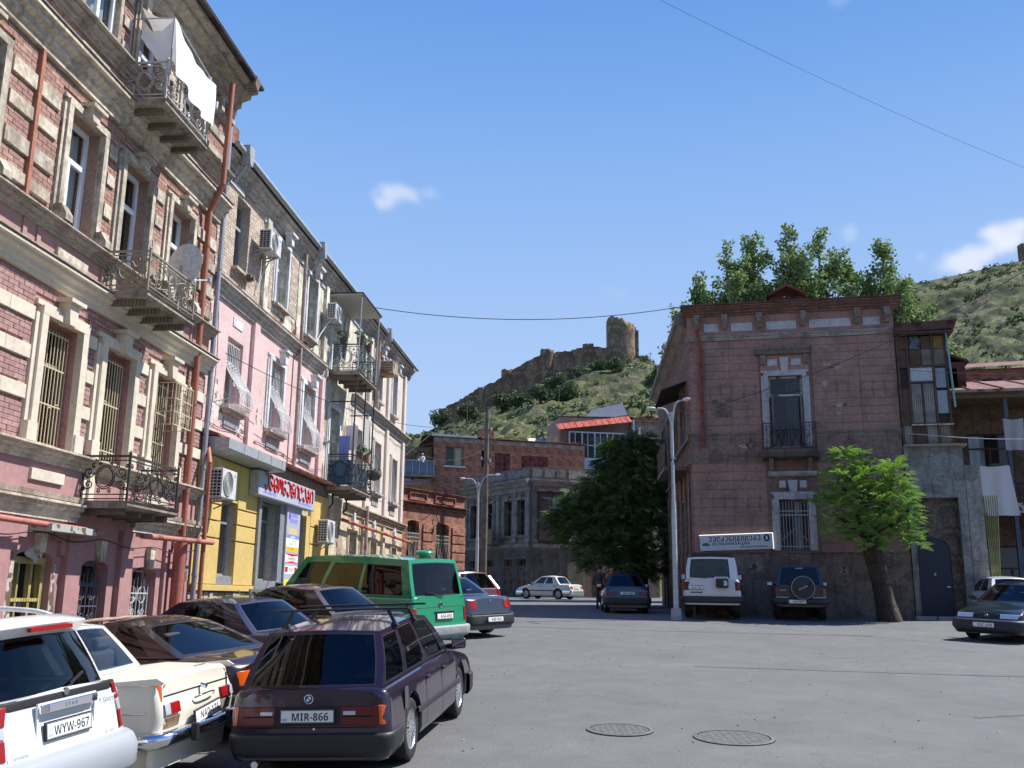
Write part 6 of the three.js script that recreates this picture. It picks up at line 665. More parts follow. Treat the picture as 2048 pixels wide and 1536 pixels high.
{ // poplars behind the corner house
  const spots = [[12.2, 61, 22.8, 1.3, 'shortest poplar at the street end of the row behind the corner house'], [13.9, 60, 24.3, 1.5, 'rounded poplar next to the shortest poplar behind the corner house'], [15.9, 61, 25.2, 1.7, 'broad poplar left of the tallest one behind the corner house'], [18.1, 60, 26.0, 1.5, 'tallest slender poplar rising over the dormer of the corner house'], [20.1, 60.5, 25.6, 1.7, 'tall poplar with a blunt top beside the tallest poplar'], [22.2, 61, 23.4, 1.8, 'low bushy poplar in the gap between the tall poplars'], [24.1, 60, 24.8, 1.6, 'pointed poplar rising over the wooden box room'], [25.9, 61, 22.4, 1.6, 'outermost poplar beside the hillside and the box room roof']]; const lm = [[.19, .28, .07], [.15, .23, .065], [.24, .33, .1]].map(c => leafM(c, { roughness: .9, transmission: .35 }));
  spots.forEach(([x, d, top, w, label], k) => { const t = thing('poplar_tree', label, 'tree', 'poplars behind the corner house', [x, gd(d), -d]); const H = top - gd(d); part(t, 'trunk', rod([0, 0, 0], [0, H * .92, 0], .28, .05, 8), mat([.3, .28, .24], { map: T.bark })); reseed(300 + k * 7); const br = []; const tips = []; const leaders = [[0, 0, .98], [rr(-1.2, -.6), rr(-.5, .5), rr(.82, .92)], [rr(.6, 1.2), rr(-.5, .5), rr(.8, .93)], [rr(-.6, .6), rr(.5, 1), rr(.75, .9)]]; for (const q of leaders) br.push(rod([0, H * .3, 0], [q[0], H * .6, q[1]], .1, .07, 5), rod([q[0], H * .6, q[1]], [q[0], H * q[2], q[1]], .07, .015, 5)); for (let i = 0; i < 130; i++) { const ld = leaders[i % 4], y = lerp(H * .35, H * ld[2], Math.pow(rnd(), .8)), a = rr(0, 6.28), f = (y / H - .35) / .65, l = w * 1.3 * (1 - .84 * Math.pow(Math.abs(f - .22) / .78, 1.5)) * rr(.45, 1.12), bx = ld[0] * sstep(.3, .6, y / H), bz = ld[1] * sstep(.3, .6, y / H), e = [bx + Math.cos(a) * l, y + l * 1.1, bz + Math.sin(a) * l]; br.push(rod([bx * .8, y, bz * .8], e, .03, .008, 4)); tips.push([e, y, l, bx, bz]); } part(t, 'branches', br, M.greyWood); const leaves = [[], [], []]; for (const [e, y, l, bx, bz] of tips) for (let i = 0; i < 95; i++) { const s = Math.pow(rnd(), .5), c = [lerp(bx, e[0], s) + rr(-.34, .34), lerp(y, e[1], s) + rr(-.4, .45), lerp(bz, e[2], s) + rr(-.34, .34)]; leaves[i % 3].push([...c, rr(0, 6.28), rr(-1.2, .6), rr(.7, 1.2), rr(-1.2, 1.2)]); } const lg = new THREE.BufferGeometry(); lg.setAttribute('position', new THREE.Float32BufferAttribute([0, 0, 0, .11, 0, .105, .24, -.02, 0, 0, 0, 0, .24, -.02, 0, .11, 0, -.105], 3)); leaves.forEach((L, i) => part(t, 'crown', scatterFronds(L, lg), lm[i])); });
}
// ---------- cars: local x forward, y up, z to the car's right ----------
const paint = (c, o = {}) => new THREE.MeshPhysicalMaterial({ color: col(c), roughness: .32, metalness: 0, clearcoat: 1, clearcoatRoughness: .06, side: THREE.DoubleSide, ...o });
M.seat = mat([.05, .05, .055], { rough: .95, map: T.grain }); M.trim = mat([.012, .012, .013], { rough: .6 });
function tyreGeo(r, w) { const p = [[r * .66, -w * .46], [r * .8, -w * .5], [r * .95, -w * .47], [r, -w * .36], [r, w * .36], [r * .95, w * .47], [r * .8, w * .5], [r * .66, w * .46]].map(a => new THREE.Vector2(...a)); return new THREE.LatheGeometry(p, 36).rotateX(Math.PI / 2); }
function rimGeo(r, w, style) { // outer face towards +z
  const g = []; const R = r * .68; const lath = pts => new THREE.LatheGeometry(pts.map(a => new THREE.Vector2(...a)), 30).rotateX(Math.PI / 2);
  g.push(lath([[R, -w * .45], [R, w * .44], [R * .94, w * .46], [R * .9, w * .3], [R * .88, -w * .3]]));
  if (style === 'mesh') { for (let i = 0; i < 15; i++) for (const s of [-1, 1]) { const a = i / 15 * 6.283, b = a + s * .34; g.push(bar([Math.cos(a) * R * .26, Math.sin(a) * R * .26, w * .38], [Math.cos(b) * R * .92, Math.sin(b) * R * .92, w * .34], .014, .03)); } g.push(lath([[0, w * .46], [R * .24, w * .44], [R * .3, w * .3]])); }
  else if (style === 'star') { for (let i = 0; i < 5; i++) { const a = i / 5 * 6.283; g.push(bar([0, 0, w * .36], [Math.cos(a) * R * .92, Math.sin(a) * R * .92, w * .3], .075, .04)); } g.push(lath([[0, w * .42], [R * .25, w * .4], [R * .3, w * .2]])); }
  else { g.push(lath([[0, w * .36], [R * .2, w * .37], [R * .28, w * .28], [R * .62, w * .3], [R * .8, w * .2], [R * .9, w * .26]])); }
  return g;
}
function wheelAt(car, x, z, r, w, style, rimM) { const k = sub(car, 'wheel', [x, r, z]); const s = Math.sign(z); const f = g => s > 0 ? g : g.rotateY(Math.PI); part(k, 'tyre', tyreGeo(r, w), M.rubber, true); part(k, 'rim', rimGeo(r, w, style).map(f), rimM, true); part(k, 'brake_disc', f(new THREE.CylinderGeometry(r * .58, r * .58, .02, 20).rotateX(Math.PI / 2).translate(0, 0, -w * .1)), M.trim, true); return k; }
const WF = [[0, .94], [.08, .985], [.35, 1], [.7, .985], [.92, .955], [1, .91]];
function makeCar(S, label, name, x, d, head, group) {
  const car = thing(name, label, S.cat || 'car', group, [x, 0, -d]);
  const sl = d < 32 ? .05 : .018, cs = x < -1 ? .045 * (1 - sstep(14, 23, d)) : 0, up = V3(-cs, 1, sl).normalize(), h = head * Math.PI / 180, f = V3(Math.sin(h), 0, -Math.cos(h)); f.addScaledVector(up, -f.dot(up)).normalize(); const rt = f.clone().cross(up); car.quaternion.setFromRotationMatrix(new THREE.Matrix4().makeBasis(f, up, rt)); car.position.y = gyx(x, -d) + .005;
  const { L, W, ys = .2, R = .16, top, r = .31, tw = .19, ra = r + .06, xr, xf } = S, X0 = -L / 2, X1 = L / 2, bm = S.paint;
  const rearT = S.rearTilt || (y => -.0 + .10 * clamp((y - .55) / .4, -.3, 1)), frontT = S.frontTilt || (y => -.14 * clamp((y - .5) / .35, -.2, 1));
  const warp = ([x, y, z]) => { let q = x; const a = clamp(1 - (x - X0) / .7, 0, 1), b = clamp(1 - (X1 - x) / .7, 0, 1); q += a * a * rearT(y) + b * b * frontT(y); return [q, y, z]; };
  const yt = x => pl(top, x), wid = x => { const e = Math.min(x - X0, X1 - x); return e < R ? W - R + Math.sqrt(Math.max(0, R * R - (R - e) * (R - e))) : W * (1 - (S.bow || 0) * Math.pow(Math.abs(x) / (L / 2), 3)); };
  const wAt = (x, y) => wid(x) * pl(WF, clamp((y - ys) / (yt(x) - ys), 0, 1));
  const archY = x => { let y = ys; for (const a of [xr, xf]) { const dx = Math.abs(x - a); if (dx < ra) y = Math.max(y, Math.min(r + Math.sqrt(ra * ra - dx * dx), yt(x) - .1)); } return y; };
  // stations
  const st = []; for (let i = 0; i <= 44; i++) st.push(lerp(X0 + R, X1 - R, i / 44)); for (let i = 0; i <= 7; i++) { const e = R * (1 - Math.cos(i / 7 * Math.PI / 2)); st.push(X0 + e, X1 - e); } for (const a of [xr, xf]) for (let i = 0; i <= 14; i++) st.push(a + ra * Math.cos(i / 14 * Math.PI) * (i === 0 || i === 14 ? 1.004 : .999)); const seams = S.seams || []; for (const q of seams) st.push(q - .008, q - .004, q + .004, q + .008);
  st.sort((a, b) => a - b); const sx = st.filter((v, i) => !i || v - st[i - 1] > 1e-4);
  const F = [0, .04, .1, .2, .35, .5, .62, .74, .84, .92, .97, 1], ring = x => { const y1 = yt(x), ya = archY(x), w = wid(x), gr = seams.some(q => Math.abs(x - q) < .005) ? .007 : 0, p = []; p.push([x, ya, 0], [x, ya, w * .8]); for (const q of F) { const y = lerp(ys, y1 - .015, q); p.push([x, Math.max(y, ya), w * pl(WF, q) - gr]); } const cr = S.crown ?? .03; for (const k of [.82, .6, .3, 0]) p.push([x, y1 - .015 + cr * (1 - k * k) + .012, w * k]); return p; };
  const half = sx.map(ring); const doors = S.doors || []; const tags = {}; const addQ = (tag, a, b, c, e) => { (tags[tag] = tags[tag] || []).push(a, b, c, a, c, e); };
  const n = half[0].length; const pos = [], grid = []; // shared vertices for smooth normals
  for (const s of [1, -1]) { const base = pos.length / 3; half.forEach(rg => rg.forEach(p => { const q = warp(p); pos.push(q[0], q[1], q[2] * s); })); for (let j = 0; j < half.length - 1; j++) for (let i = 0; i < n - 1; i++) { const a = base + j * n + i, b = a + 1, c = a + n, e = c + 1; const mx = (sx[j] + sx[j + 1]) / 2; let tag = 'body'; if (i >= 2 && i < 13) doors.forEach(([d0, d1], k) => { if (mx > d0 && mx < d1) tag = 'door' + k + (s > 0 ? 'r' : 'l'); }); if (s > 0) addQ(tag, a, b, e, c); else addQ(tag, a, c, e, b); }
    for (const j of [0, half.length - 1]) { const c = pos.length / 3; const q = warp([sx[j], .5, 0]); const m = half[j]; for (let i = 0; i < n - 1; i++) addQ('cap' + (j ? 'f' : 'r') + '', base + j * n + i, base + j * n + i + 1, base + j * n + n - 1, base + j * n); } }
  const mk = idx => { const g = new THREE.BufferGeometry(); g.setAttribute('position', new THREE.Float32BufferAttribute(pos, 3)); g.setIndex(idx); g.computeVertexNormals(); return norm(g); };
  // grid end caps so that slanted ends stay smooth
  const cap = j => { const rows = []; const rg = half[j]; const rowsY = [...Array(12)].map((_, i) => i / 11); const x = sx[j]; for (const q of rowsY) { const y = lerp(archY(x), yt(x) + .012, q), w = wid(x) * (q > .97 ? .8 : pl(WF, q)); rows.push([-1, -.5, 0, .5, 1].map(k => warp([x, y + (q > .97 ? (S.crown ?? .03) * (1 - k * k) : 0), k * w]))); } return sheet(rows); };
  part(car, 'body', [mk(tags.body), cap(0), cap(half.length - 1)], bm);
  for (const t of Object.keys(tags).filter(t => t.startsWith('door'))) { const dm = part(car, 'door', mk(tags[t]), bm); const k = +t[4], s = t[5] === 'r' ? 1 : -1, [d0, d1] = doors[k]; const hy = S.handleY || .78, hx = lerp(d0, d1, .16); part(dm, 'handle', rbox(hx - .08, hx + .08, hy - .018, hy + .018, s > 0 ? wAt(hx, hy) - .005 : -wAt(hx, hy) - .025, s > 0 ? wAt(hx, hy) + .025 : -wAt(hx, hy) + .005, .008), S.handleM || M.trim); }
  part(car, 'underbody', box(X0 + .25, X1 - .25, ys - .02, ys + .2, -W * .72, W * .72), M.trim);
  // greenhouse
  const C = S.cab; const [wx0, wy0] = C.w0, [wx1, wy1] = C.w1, [rx0, ry0] = C.r0, [rx1, ry1] = C.r1, bw = C.bow ?? .1, br = C.bowR ?? .06, crown = C.crown ?? .035, roofY = x => pl(C.roof || [[rx1, ry1], [wx1, wy1]], x), zt = x => C.zt - (C.tap || .0) * Math.pow(clamp((wx1 - x) / (wx1 - rx1), 0, 1) - .5, 2), zb = x => wAt(clamp(x, X0 + R, X1 - R), yt(x)) * .985 - .005;
  const seal = [], glassA = [], bodyA = [];
  const strip = (fn, u0, u1, v0, v1, nu, nv) => { const rows = []; for (let j = 0; j <= nv; j++) { const row = []; for (let i = 0; i <= nu; i++) row.push(fn(lerp(u0, u1, i / nu), lerp(v0, v1, j / nv))); rows.push(row); } return sheet(rows); };
  const panel = (fn, u0, u1, v0, v1, gname) => { // framed glass in u,v range of a surface function; whole surface 0..1
    const su = .014 / C.su, sv = .02; const inset = (u, v) => fn(u, v); glassA.push([gname, strip(inset, u0, u1, v0, v1, 8, 5)]); for (const q of [[u0 - su, u0, v0 - sv, v1 + sv], [u1, u1 + su, v0 - sv, v1 + sv], [u0, u1, v0 - sv, v0], [u0, u1, v1, v1 + sv]]) seal.push(strip(fn, q[0], q[1], q[2], q[3], 6, 4)); return [u0 - su, u1 + su, v0 - sv, v1 + sv]; };
  const rest = (fn, holes, nu = 1) => { // body cells outside the given windows: split by u at window edges
    const us = [0, 1]; holes.forEach(h => us.push(h[0], h[1])); us.sort((a, b) => a - b); for (let i = 0; i < us.length - 1; i++) { const a = us[i], b = us[i + 1]; if (b - a < 1e-4) continue; const m = (a + b) / 2, hs = holes.filter(h => m > h[0] && m < h[1]); if (!hs.length) bodyA.push(strip(fn, a, b, 0, 1, 3, 6)); else { bodyA.push(strip(fn, a, b, 0, hs[0][2], 6, 1), strip(fn, a, b, hs[0][3], 1, 6, 1)); } } };
  // side: u runs rear to front
  const keyB0 = rx0 + br, keyB1 = wx0 - bw, keyT0 = rx1 + br, keyT1 = wx1 - bw; C.su = 2.2;
  for (const s of [1, -1]) { const fn = (u, v) => { const xb = lerp(keyB0, keyB1, u), xt = lerp(keyT0, keyT1, u); const x = lerp(xb, xt, v); const yb = lerp(lerp(ry0, yt(xb), sstep(0, .15, u)), wy0, sstep(.85, 1, u)); return [x, lerp(yb, roofY(xt), v), s * (lerp(zb(xb), zt(xt), v) + .02 * Math.sin(v * Math.PI))]; }; C.su = 2.2; const hs = C.win.map(([a, b, v0 = .08, v1 = .9]) => panel(fn, a, b, v0, v1, 'side_window')); rest(fn, hs); }
  C.su = 1.4; { const mkEnd = (bx, by, tx, ty, bow, dir) => (u, v) => { const k = u * 2 - 1; const z = lerp(zb(bx + dir * bow), zt(tx), v); return [lerp(bx, tx, v) + dir * bow * k * k, lerp(by + (C.baseCrown || 0) * (1 - k * k), ty + crown * (1 - k * k), v), k * (z + .02 * Math.sin(v * Math.PI) * Math.abs(k))]; }; const fr = mkEnd(wx0, wy0, wx1, wy1, bw, -1), re = mkEnd(rx0, ry0, rx1, ry1, br, 1); const fw = C.fw || [.07, .93, .06, .93], rw = C.rw || [.08, .92, .08, .92]; rest(fr, [panel(fr, ...fw, 'windscreen')]); rest(re, [panel(re, ...rw, 'rear_window')]); car.rear = re; }
  { const rows = []; for (let j = 0; j <= 14; j++) { const t = j / 14, row = []; for (let i = 0; i <= 12; i++) { const k = i / 6 - 1; const xx = lerp(rx1 + br * k * k, wx1 - bw * k * k, t); row.push([xx, roofY(lerp(rx1, wx1, t)) + crown * (1 - k * k) + (C.dome || .02) * Math.sin(t * Math.PI) * (1 - k * k), k * zt(xx)]); } rows.push(row); } part(car, 'roof', sheet(rows), S.roofM || bm); }
  part(car, 'pillars', bodyA, bm); part(car, 'window_seal', seal, S.sealM || M.trim); for (const [nm, g] of glassA) part(car, nm, g, nm === 'rear_window' ? (S.rearGlass || S.glass || M.tint) : S.glass || M.tint);
  // cabin: deck, seats, wheel
  part(car, 'cabin_floor', box(rx0 + .12, wx0 - .15, yt(0) - .06, yt(0) + .03, -W * .8, W * .8), M.seat);
  for (const [sx_, zz] of [[C.fs ?? .2, .36], [C.fs ?? .2, -.36], [C.rs ?? -.75, .36], [C.rs ?? -.75, -.36]]) { const hh = Math.min(roofY(0) - yt(0) - .12, .42); part(car, 'seat', [rbox(sx_ - .07, sx_ + .06, yt(0) - .1, yt(0) + hh * .6, zz - .24, zz + .24, .05, 2), rbox(sx_ - .06, sx_ + .03, yt(0) + hh * .64, yt(0) + hh, zz - .13, zz + .13, .04, 2)], M.seat); }
  part(car, 'dashboard', rbox(wx0 - .5, wx0 - .12, yt(wx0 - .3) - .1, yt(wx0 - .3) + .06, -W * .78, W * .78, .05, 2), M.seat); part(car, 'steering_wheel', new THREE.TorusGeometry(.17, .018, 6, 20).rotateY(Math.PI / 2).rotateZ(-.4).translate(wx0 - .58, yt(0) + .08, -.36), M.trim);
  for (const [wx, s] of [[xr, 1], [xr, -1], [xf, 1], [xf, -1]]) wheelAt(car, wx, s * (W - tw * .5 - .025), r, tw, S.rim || 'cap', S.rimM || M.steel);
  // surface patches on the ends: q runs across (z) and round the corner
  const We = W * (1 - (S.bow || 0) * .9), pathAt = (q, end) => { const s = Math.sign(q) || 1, a = Math.abs(q), fl = We - R; let x, z, nx, nz; if (a <= fl) { x = 0; z = a; nx = 1; nz = 0; } else if (a <= fl + R * Math.PI / 2) { const t = (a - fl) / R; x = -R * (1 - Math.cos(t)); z = fl + R * Math.sin(t); nx = Math.cos(t); nz = Math.sin(t); } else { x = -R - (a - fl - R * Math.PI / 2); z = We; nx = 0; nz = 1; } return end < 0 ? [X0 - x, z * s, -nx, nz * s] : [X1 + x, z * s, nx, nz * s]; };
  const patch = (end, q0, q1, y0, y1, out = .012, nn = 10) => { const prof = [[-.03, y0], [out * .6, y0], [out, y0 + .008], [out, y1 - .008], [out * .6, y1], [-.03, y1]]; const rows = []; for (let i = 0; i <= nn; i++) { const [x, z, nx, nz] = pathAt(lerp(q0, q1, i / nn), end); rows.push(prof.map(([o, y]) => { const xx = clamp(end < 0 ? X0 + .01 : X1 - .01, X0, X1); const fac = pl(WF, clamp((y - ys) / (yt(end < 0 ? X0 + R : X1 - R) - ys), 0, 1)); return warp([x + nx * o, y, (z + nz * o) * fac]); })); } const g0 = sheet(rows); const capQ = row => quad(row[0], row[1], row[4], row[5]); return [g0, capQ(rows[0]), capQ(rows[nn])]; };
  const band = (end, ext, prof, mtl, nm) => { const Q = W - R + R * Math.PI / 2 + ext, rows = []; for (let i = 0; i <= 40; i++) { const [x, z, nx, nz] = pathAt(lerp(-Q, Q, i / 40), end); rows.push(prof.map(([o, y]) => warp([x + nx * o, y, (z + nz * o) * Math.max(.965, pl(WF, clamp((y - ys) / (yt(end < 0 ? X0 + R : X1 - R) - ys), 0, 1)))]))); } return part(car, nm, sheet(rows), mtl); };
  car.k = { X0, X1, W, R, patch, band, warp, wAt, yt, pathAt, S, rearX: y => warp([X0, y, 0])[0], frontX: y => warp([X1, y, 0])[0] };
  return car;
}
const sideStrip = (car, x0, x1, y0, y1, out = .012, m = M.trim, name = 'side_strip') => { const { wAt } = car.k; for (const s of [1, -1]) { const rows = []; for (let i = 0; i <= 14; i++) { const x = lerp(x0, x1, i / 14); rows.push([[x, y0, s * (wAt(x, y0) - .01)], [x, y0, s * (wAt(x, y0) + out)], [x, y1, s * (wAt(x, y1) + out)], [x, y1, s * (wAt(x, y1) - .01)]]); } part(car, name, sheet(rows), m); } };
const bumperProf = (y0, y1, out) => [[-.08, y0], [out * .7, y0], [out, y0 + (y1 - y0) * .25], [out, y1 - .03], [out * .8, y1], [-.08, y1]];
function plate(car, end, y, txt, z = 0, o = {}) { const { k } = car, w = .52, h = .115; const m = print(512, 112, (x, W, H) => { x.fillStyle = '#e8e9e6'; x.fillRect(0, 0, W, H); x.strokeStyle = '#222'; x.lineWidth = 5; x.strokeRect(4, 4, W - 8, H - 8); letter(x, txt, W * .55, H * .55, 92, '#15161a', W * .8); letter(x, 'GEO', W * .075, H * .76, 26, '#555', 60); }); const xx = (end < 0 ? k.rearX(y) : k.frontX(y)) + end * (o.out ?? .03); const g = sub(car, 'licence_plate', [xx, y, z]); part(g, 'backing', box(-.008, .008, -h / 2 - .008, h / 2 + .008, -w / 2 - .008, w / 2 + .008), M.trim); part(g, 'print', face(w, h).rotateY(end < 0 ? -Math.PI / 2 : Math.PI / 2).translate(end * .011, 0, 0), m, true); if (o.tilt) g.rotation.x = o.tilt; g.rotation.z = o.lean ?? (end < 0 ? -.08 : .06); return g; }
function mirror(car, x, y, s, m, sz = [.1, .14, .2]) { const { wAt } = car.k; const z = s * (wAt(x, y - .05) + .02); const g = sub(car, 'wing_mirror', [x, y, z]); part(g, 'housing', [rbox(-sz[0] / 2, sz[0] / 2, -sz[1] / 2, sz[1] / 2, s > 0 ? .03 : -.03 - sz[2], s > 0 ? .03 + sz[2] : -.03, .03, 2), bar([.03, -.04, -s * .06], [0, -.02, s * .06], .04, .05)], m); part(g, 'mirror_glass', box(-sz[0] / 2 - .004, -sz[0] / 2, -sz[1] / 2 + .02, sz[1] / 2 - .02, s > 0 ? .05 : -.01 - sz[2], s > 0 ? .01 + sz[2] : -.05), M.mirror); }
M.mirror = mat([.5, .6, .75], { metal: 1, rough: .03 });
const wiperOn = (car, u0, v0, u1, v1, m = M.trim) => { const a = car.rear(u0, v0), b = car.rear(u1, v1), o = p => [p[0] - .03, p[1], p[2]]; part(car, 'wiper', [bar(o(a), o(b), .02, .012), bar(o(car.rear(lerp(u0, u1, .35), lerp(v0, v1, .35) + .02)), o(car.rear(u1 + (u1 - u0) * .15, v1 + .01)), .012, .02)], m); };
const lamp = (car, end, name, q0, q1, y0, y1, m, out) => part(car, name, car.k.patch(end, q0, q1, y0, y1, out), m);
const both = (fn) => { fn(1); fn(-1); };
// generic three-box saloon
function saloon(o) { const L = o.L || 4.4, W = o.W || .85, h = o.h || 1.4, bel = o.belt || .92, X0 = -L / 2; return { L, W, paint: o.paint, ys: .2, R: o.R || .2, r: .31, tw: .19, xr: X0 + .95, xf: X0 + .95 + (o.wb || 2.6), bow: .04, seams: [-1.0, .02, 1.0].map(v => v + (o.sh || 0)), doors: [[-1.0, .02], [.02, 1.0]].map(a => a.map(v => v + (o.sh || 0))), handleY: .8, top: o.top || [[X0, bel - .06], [X0 + .12, bel], [X0 + .75, bel + .015], [.9, bel - .01], [1.15, bel - .02], [L / 2 - .25, bel - .18], [L / 2, bel - .26]], cab: { w0: [1.12, bel], w1: [.38, h - .05], r0: [X0 + .72, bel + .01], r1: [X0 + 1.28, h - .06], zt: W * .66, roof: [[X0 + 1.28, h - .06], [-.3, h - .02], [.38, h - .05]], win: [[.2, .49], [.53, .88]], ...(o.cab || {}) }, glass: o.glass, rearGlass: o.rearGlass, rim: o.rim, rimM: o.rimM, sealM: o.sealM }; }
function saloonTrim(car, o = {}) { const k = car.k, W = k.W, e = k.R * 1.2; k.band(-1, .45, bumperProf(.3, .55, .07), o.bm || M.plasticBlack, 'bumper'); k.band(1, .4, bumperProf(.28, .52, .07), o.bm || M.plasticBlack, 'bumper'); both(s => { lamp(car, -1, 'tail_light', s * (W * (o.l0 || .5)), s * (W - k.R + e), o.ly0 || .62, o.ly1 || .8, o.lens || M.lensRed, .012); lamp(car, 1, 'headlight', s * W * .45, s * (W - k.R + .14), .52, .64, M.lensClear, .01); mirror(car, .82 + (o.sh || 0), k.yt(.8) + .06, s, o.mm || M.trim); }); part(car, 'grille', k.patch(1, -W * .4, W * .4, .53, .63, .008), M.trim); sideStrip(car, -1.0, 1.0, .5, .56); if (o.plate) plate(car, -1, o.py || .7, o.plate); if (o.fplate) plate(car, 1, .42, o.fplate, 0, { out: .1 }); part(car, 'exhaust_pipe', rod([k.X0 - .02, .26, .35], [k.X0 + .3, .26, .35], .025, .025, 8), M.steel); }
// 1. white people carrier, closest on the left
{
  const wp = paint([.74, .75, .75], { roughness: .3 }); const L = 4.3, X0 = -L / 2;
  const car = makeCar({ L, W: .86, paint: wp, ys: .22, R: .2, r: .31, tw: .2, xr: X0 + .78, xf: X0 + .78 + 2.55, bow: .03, seams: [-1.0, .05, 1.05], doors: [[-1.0, .05], [.05, 1.05]], top: [[X0, 1.0], [X0 + .2, 1.0], [.9, .97], [1.5, .9], [L / 2 - .2, .75], [L / 2, .66]], rearTilt: y => .07 * clamp((y - .6) / .4, -.3, 1), rim: 'star', rimM: M.alloy, glass: M.tint, rearGlass: M.darkTint, cab: { w0: [1.35, .96], w1: [.55, 1.46], r0: [X0 + .09, 1.0], r1: [X0 + .34, 1.47], bowR: .14, zt: .66, roof: [[X0 + .34, 1.47], [-.4, 1.52], [.55, 1.47]], crown: .03, win: [[.03, .24], [.28, .54], [.58, .88]], rw: [.035, .965, .03, .9] } }, 'white people carrier with a roof spoiler, dark rear window and plate WYW-967', 'people_carrier', -3.24 - 2.1, 7.65 + .42, -78.5);
  car.userData.category = 'car'; const k = car.k, W = k.W; part(car, 'window_mask', k.patch(-1, -W + .1, W - .1, .955, 1.015, .01), M.trim);
  { const rows = []; for (const [v, o, dy] of [[.86, .02, 0], [.96, .16, .02], [1.0, .19, .035], [1.0, .0, .075], [1.0, -.2, .065]]) { const r = []; for (let i = 0; i <= 12; i++) { const p = car.rear(lerp(.0, 1, i / 12), v); r.push([p[0] - o * (1 - .25 * Math.abs(i / 6 - 1)), p[1] + dy, p[2] * .97]); } rows.push(r); } part(car, 'spoiler', sheet(rows), wp); const b = car.rear(.5, .93); part(car, 'brake_light', box(b[0] - .155, b[0] - .12, b[1] + .0, b[1] + .03, -.24, .24), M.lensRed); }
  k.band(-1, .5, [[-.05, .3], [.03, .3], [.1, .36], [.11, .5], [.09, .58], [.05, .61], [-.05, .62]], mat([.34, .36, .39], { rough: .4 }), 'bumper'); k.band(1, .4, bumperProf(.3, .6, .07), wp, 'bumper');
  both(s => { for (const [y0, y1, m] of [[.64, .78, M.lensRed], [.785, .86, M.lensClear], [.865, .995, M.lensRed]]) lamp(car, -1, 'tail_light', s * (W - .2), s * (W + .12), y0, y1, m, .014); mirror(car, .95, 1.06, s, wp); part(car, 'roof_rail', tube([[-1.6, 1.5, s * .6], [-1.4, 1.57, s * .6], [.3, 1.58, s * .6], [.5, 1.5, s * .6]], .022, 30, 6), mat([.6, .6, .6], { map: T.grain })); });
  const x = k.rearX(.82); { const g = sub(car, 'plate_recess', [x - .004, .8, .02]); part(g, 'recess_frame', [box(-.012, .004, -.2, -.19, -.34, .34), box(-.012, .004, .1, .17, -.34, .34), box(-.012, .004, -.19, .1, -.34, -.325), box(-.012, .004, -.19, .1, .325, .34)], wp); part(g, 'chrome_strip', rbox(-.04, .002, .095, .16, -.33, .33, .012), M.chrome); part(g, 'name_letters', face(.5, .05).rotateY(-Math.PI / 2).translate(-.042, .127, 0), print(256, 32, (c, w, h) => { c.fillStyle = '#8b8d92'; c.fillRect(0, 0, w, h); letter(c, 'S T A R', w / 2, h / 2, 24, '#4a4c52'); }), true); }
  plate(car, -1, .765, 'WYW-967', .02, { out: .02 }); 
  const script = (txt, z, y, w, h, font) => part(car, 'badge_lettering', face(w, h).rotateY(-Math.PI / 2).translate(k.rearX(y) - .006, y, z), print(256, Math.round(256 * h / w), (c, W_, H) => { c.fillStyle = '#d9dcdc'; c.fillRect(0, 0, W_, H); letter(c, txt, W_ / 2, H / 2, H * .8, '#6f7378', W_, font, 'italic bold'); }), true); script('Sport', .55, .88, .2, .07, 'serif'); script('MITSUBISHI', -.5, .64, .26, .035, 'sans-serif'); script('GDI', .55, .64, .12, .035, 'sans-serif');
  wiperOn(car, .52, .02, .72, .22); part(car, 'wiper_hub', rod([car.rear(.52, .02)[0] - .05, 1.01, 0.03], [car.rear(.52, .02)[0] + .02, 1.01, .03], .03, .03, 10), M.chrome);
  const rb = car.rear(.5, .86); part(car, 'window_box', rbox(rb[0] + .02, rb[0] + .14, rb[1] - .1, rb[1] - .02, -.16, .16, .02), M.trim);
}
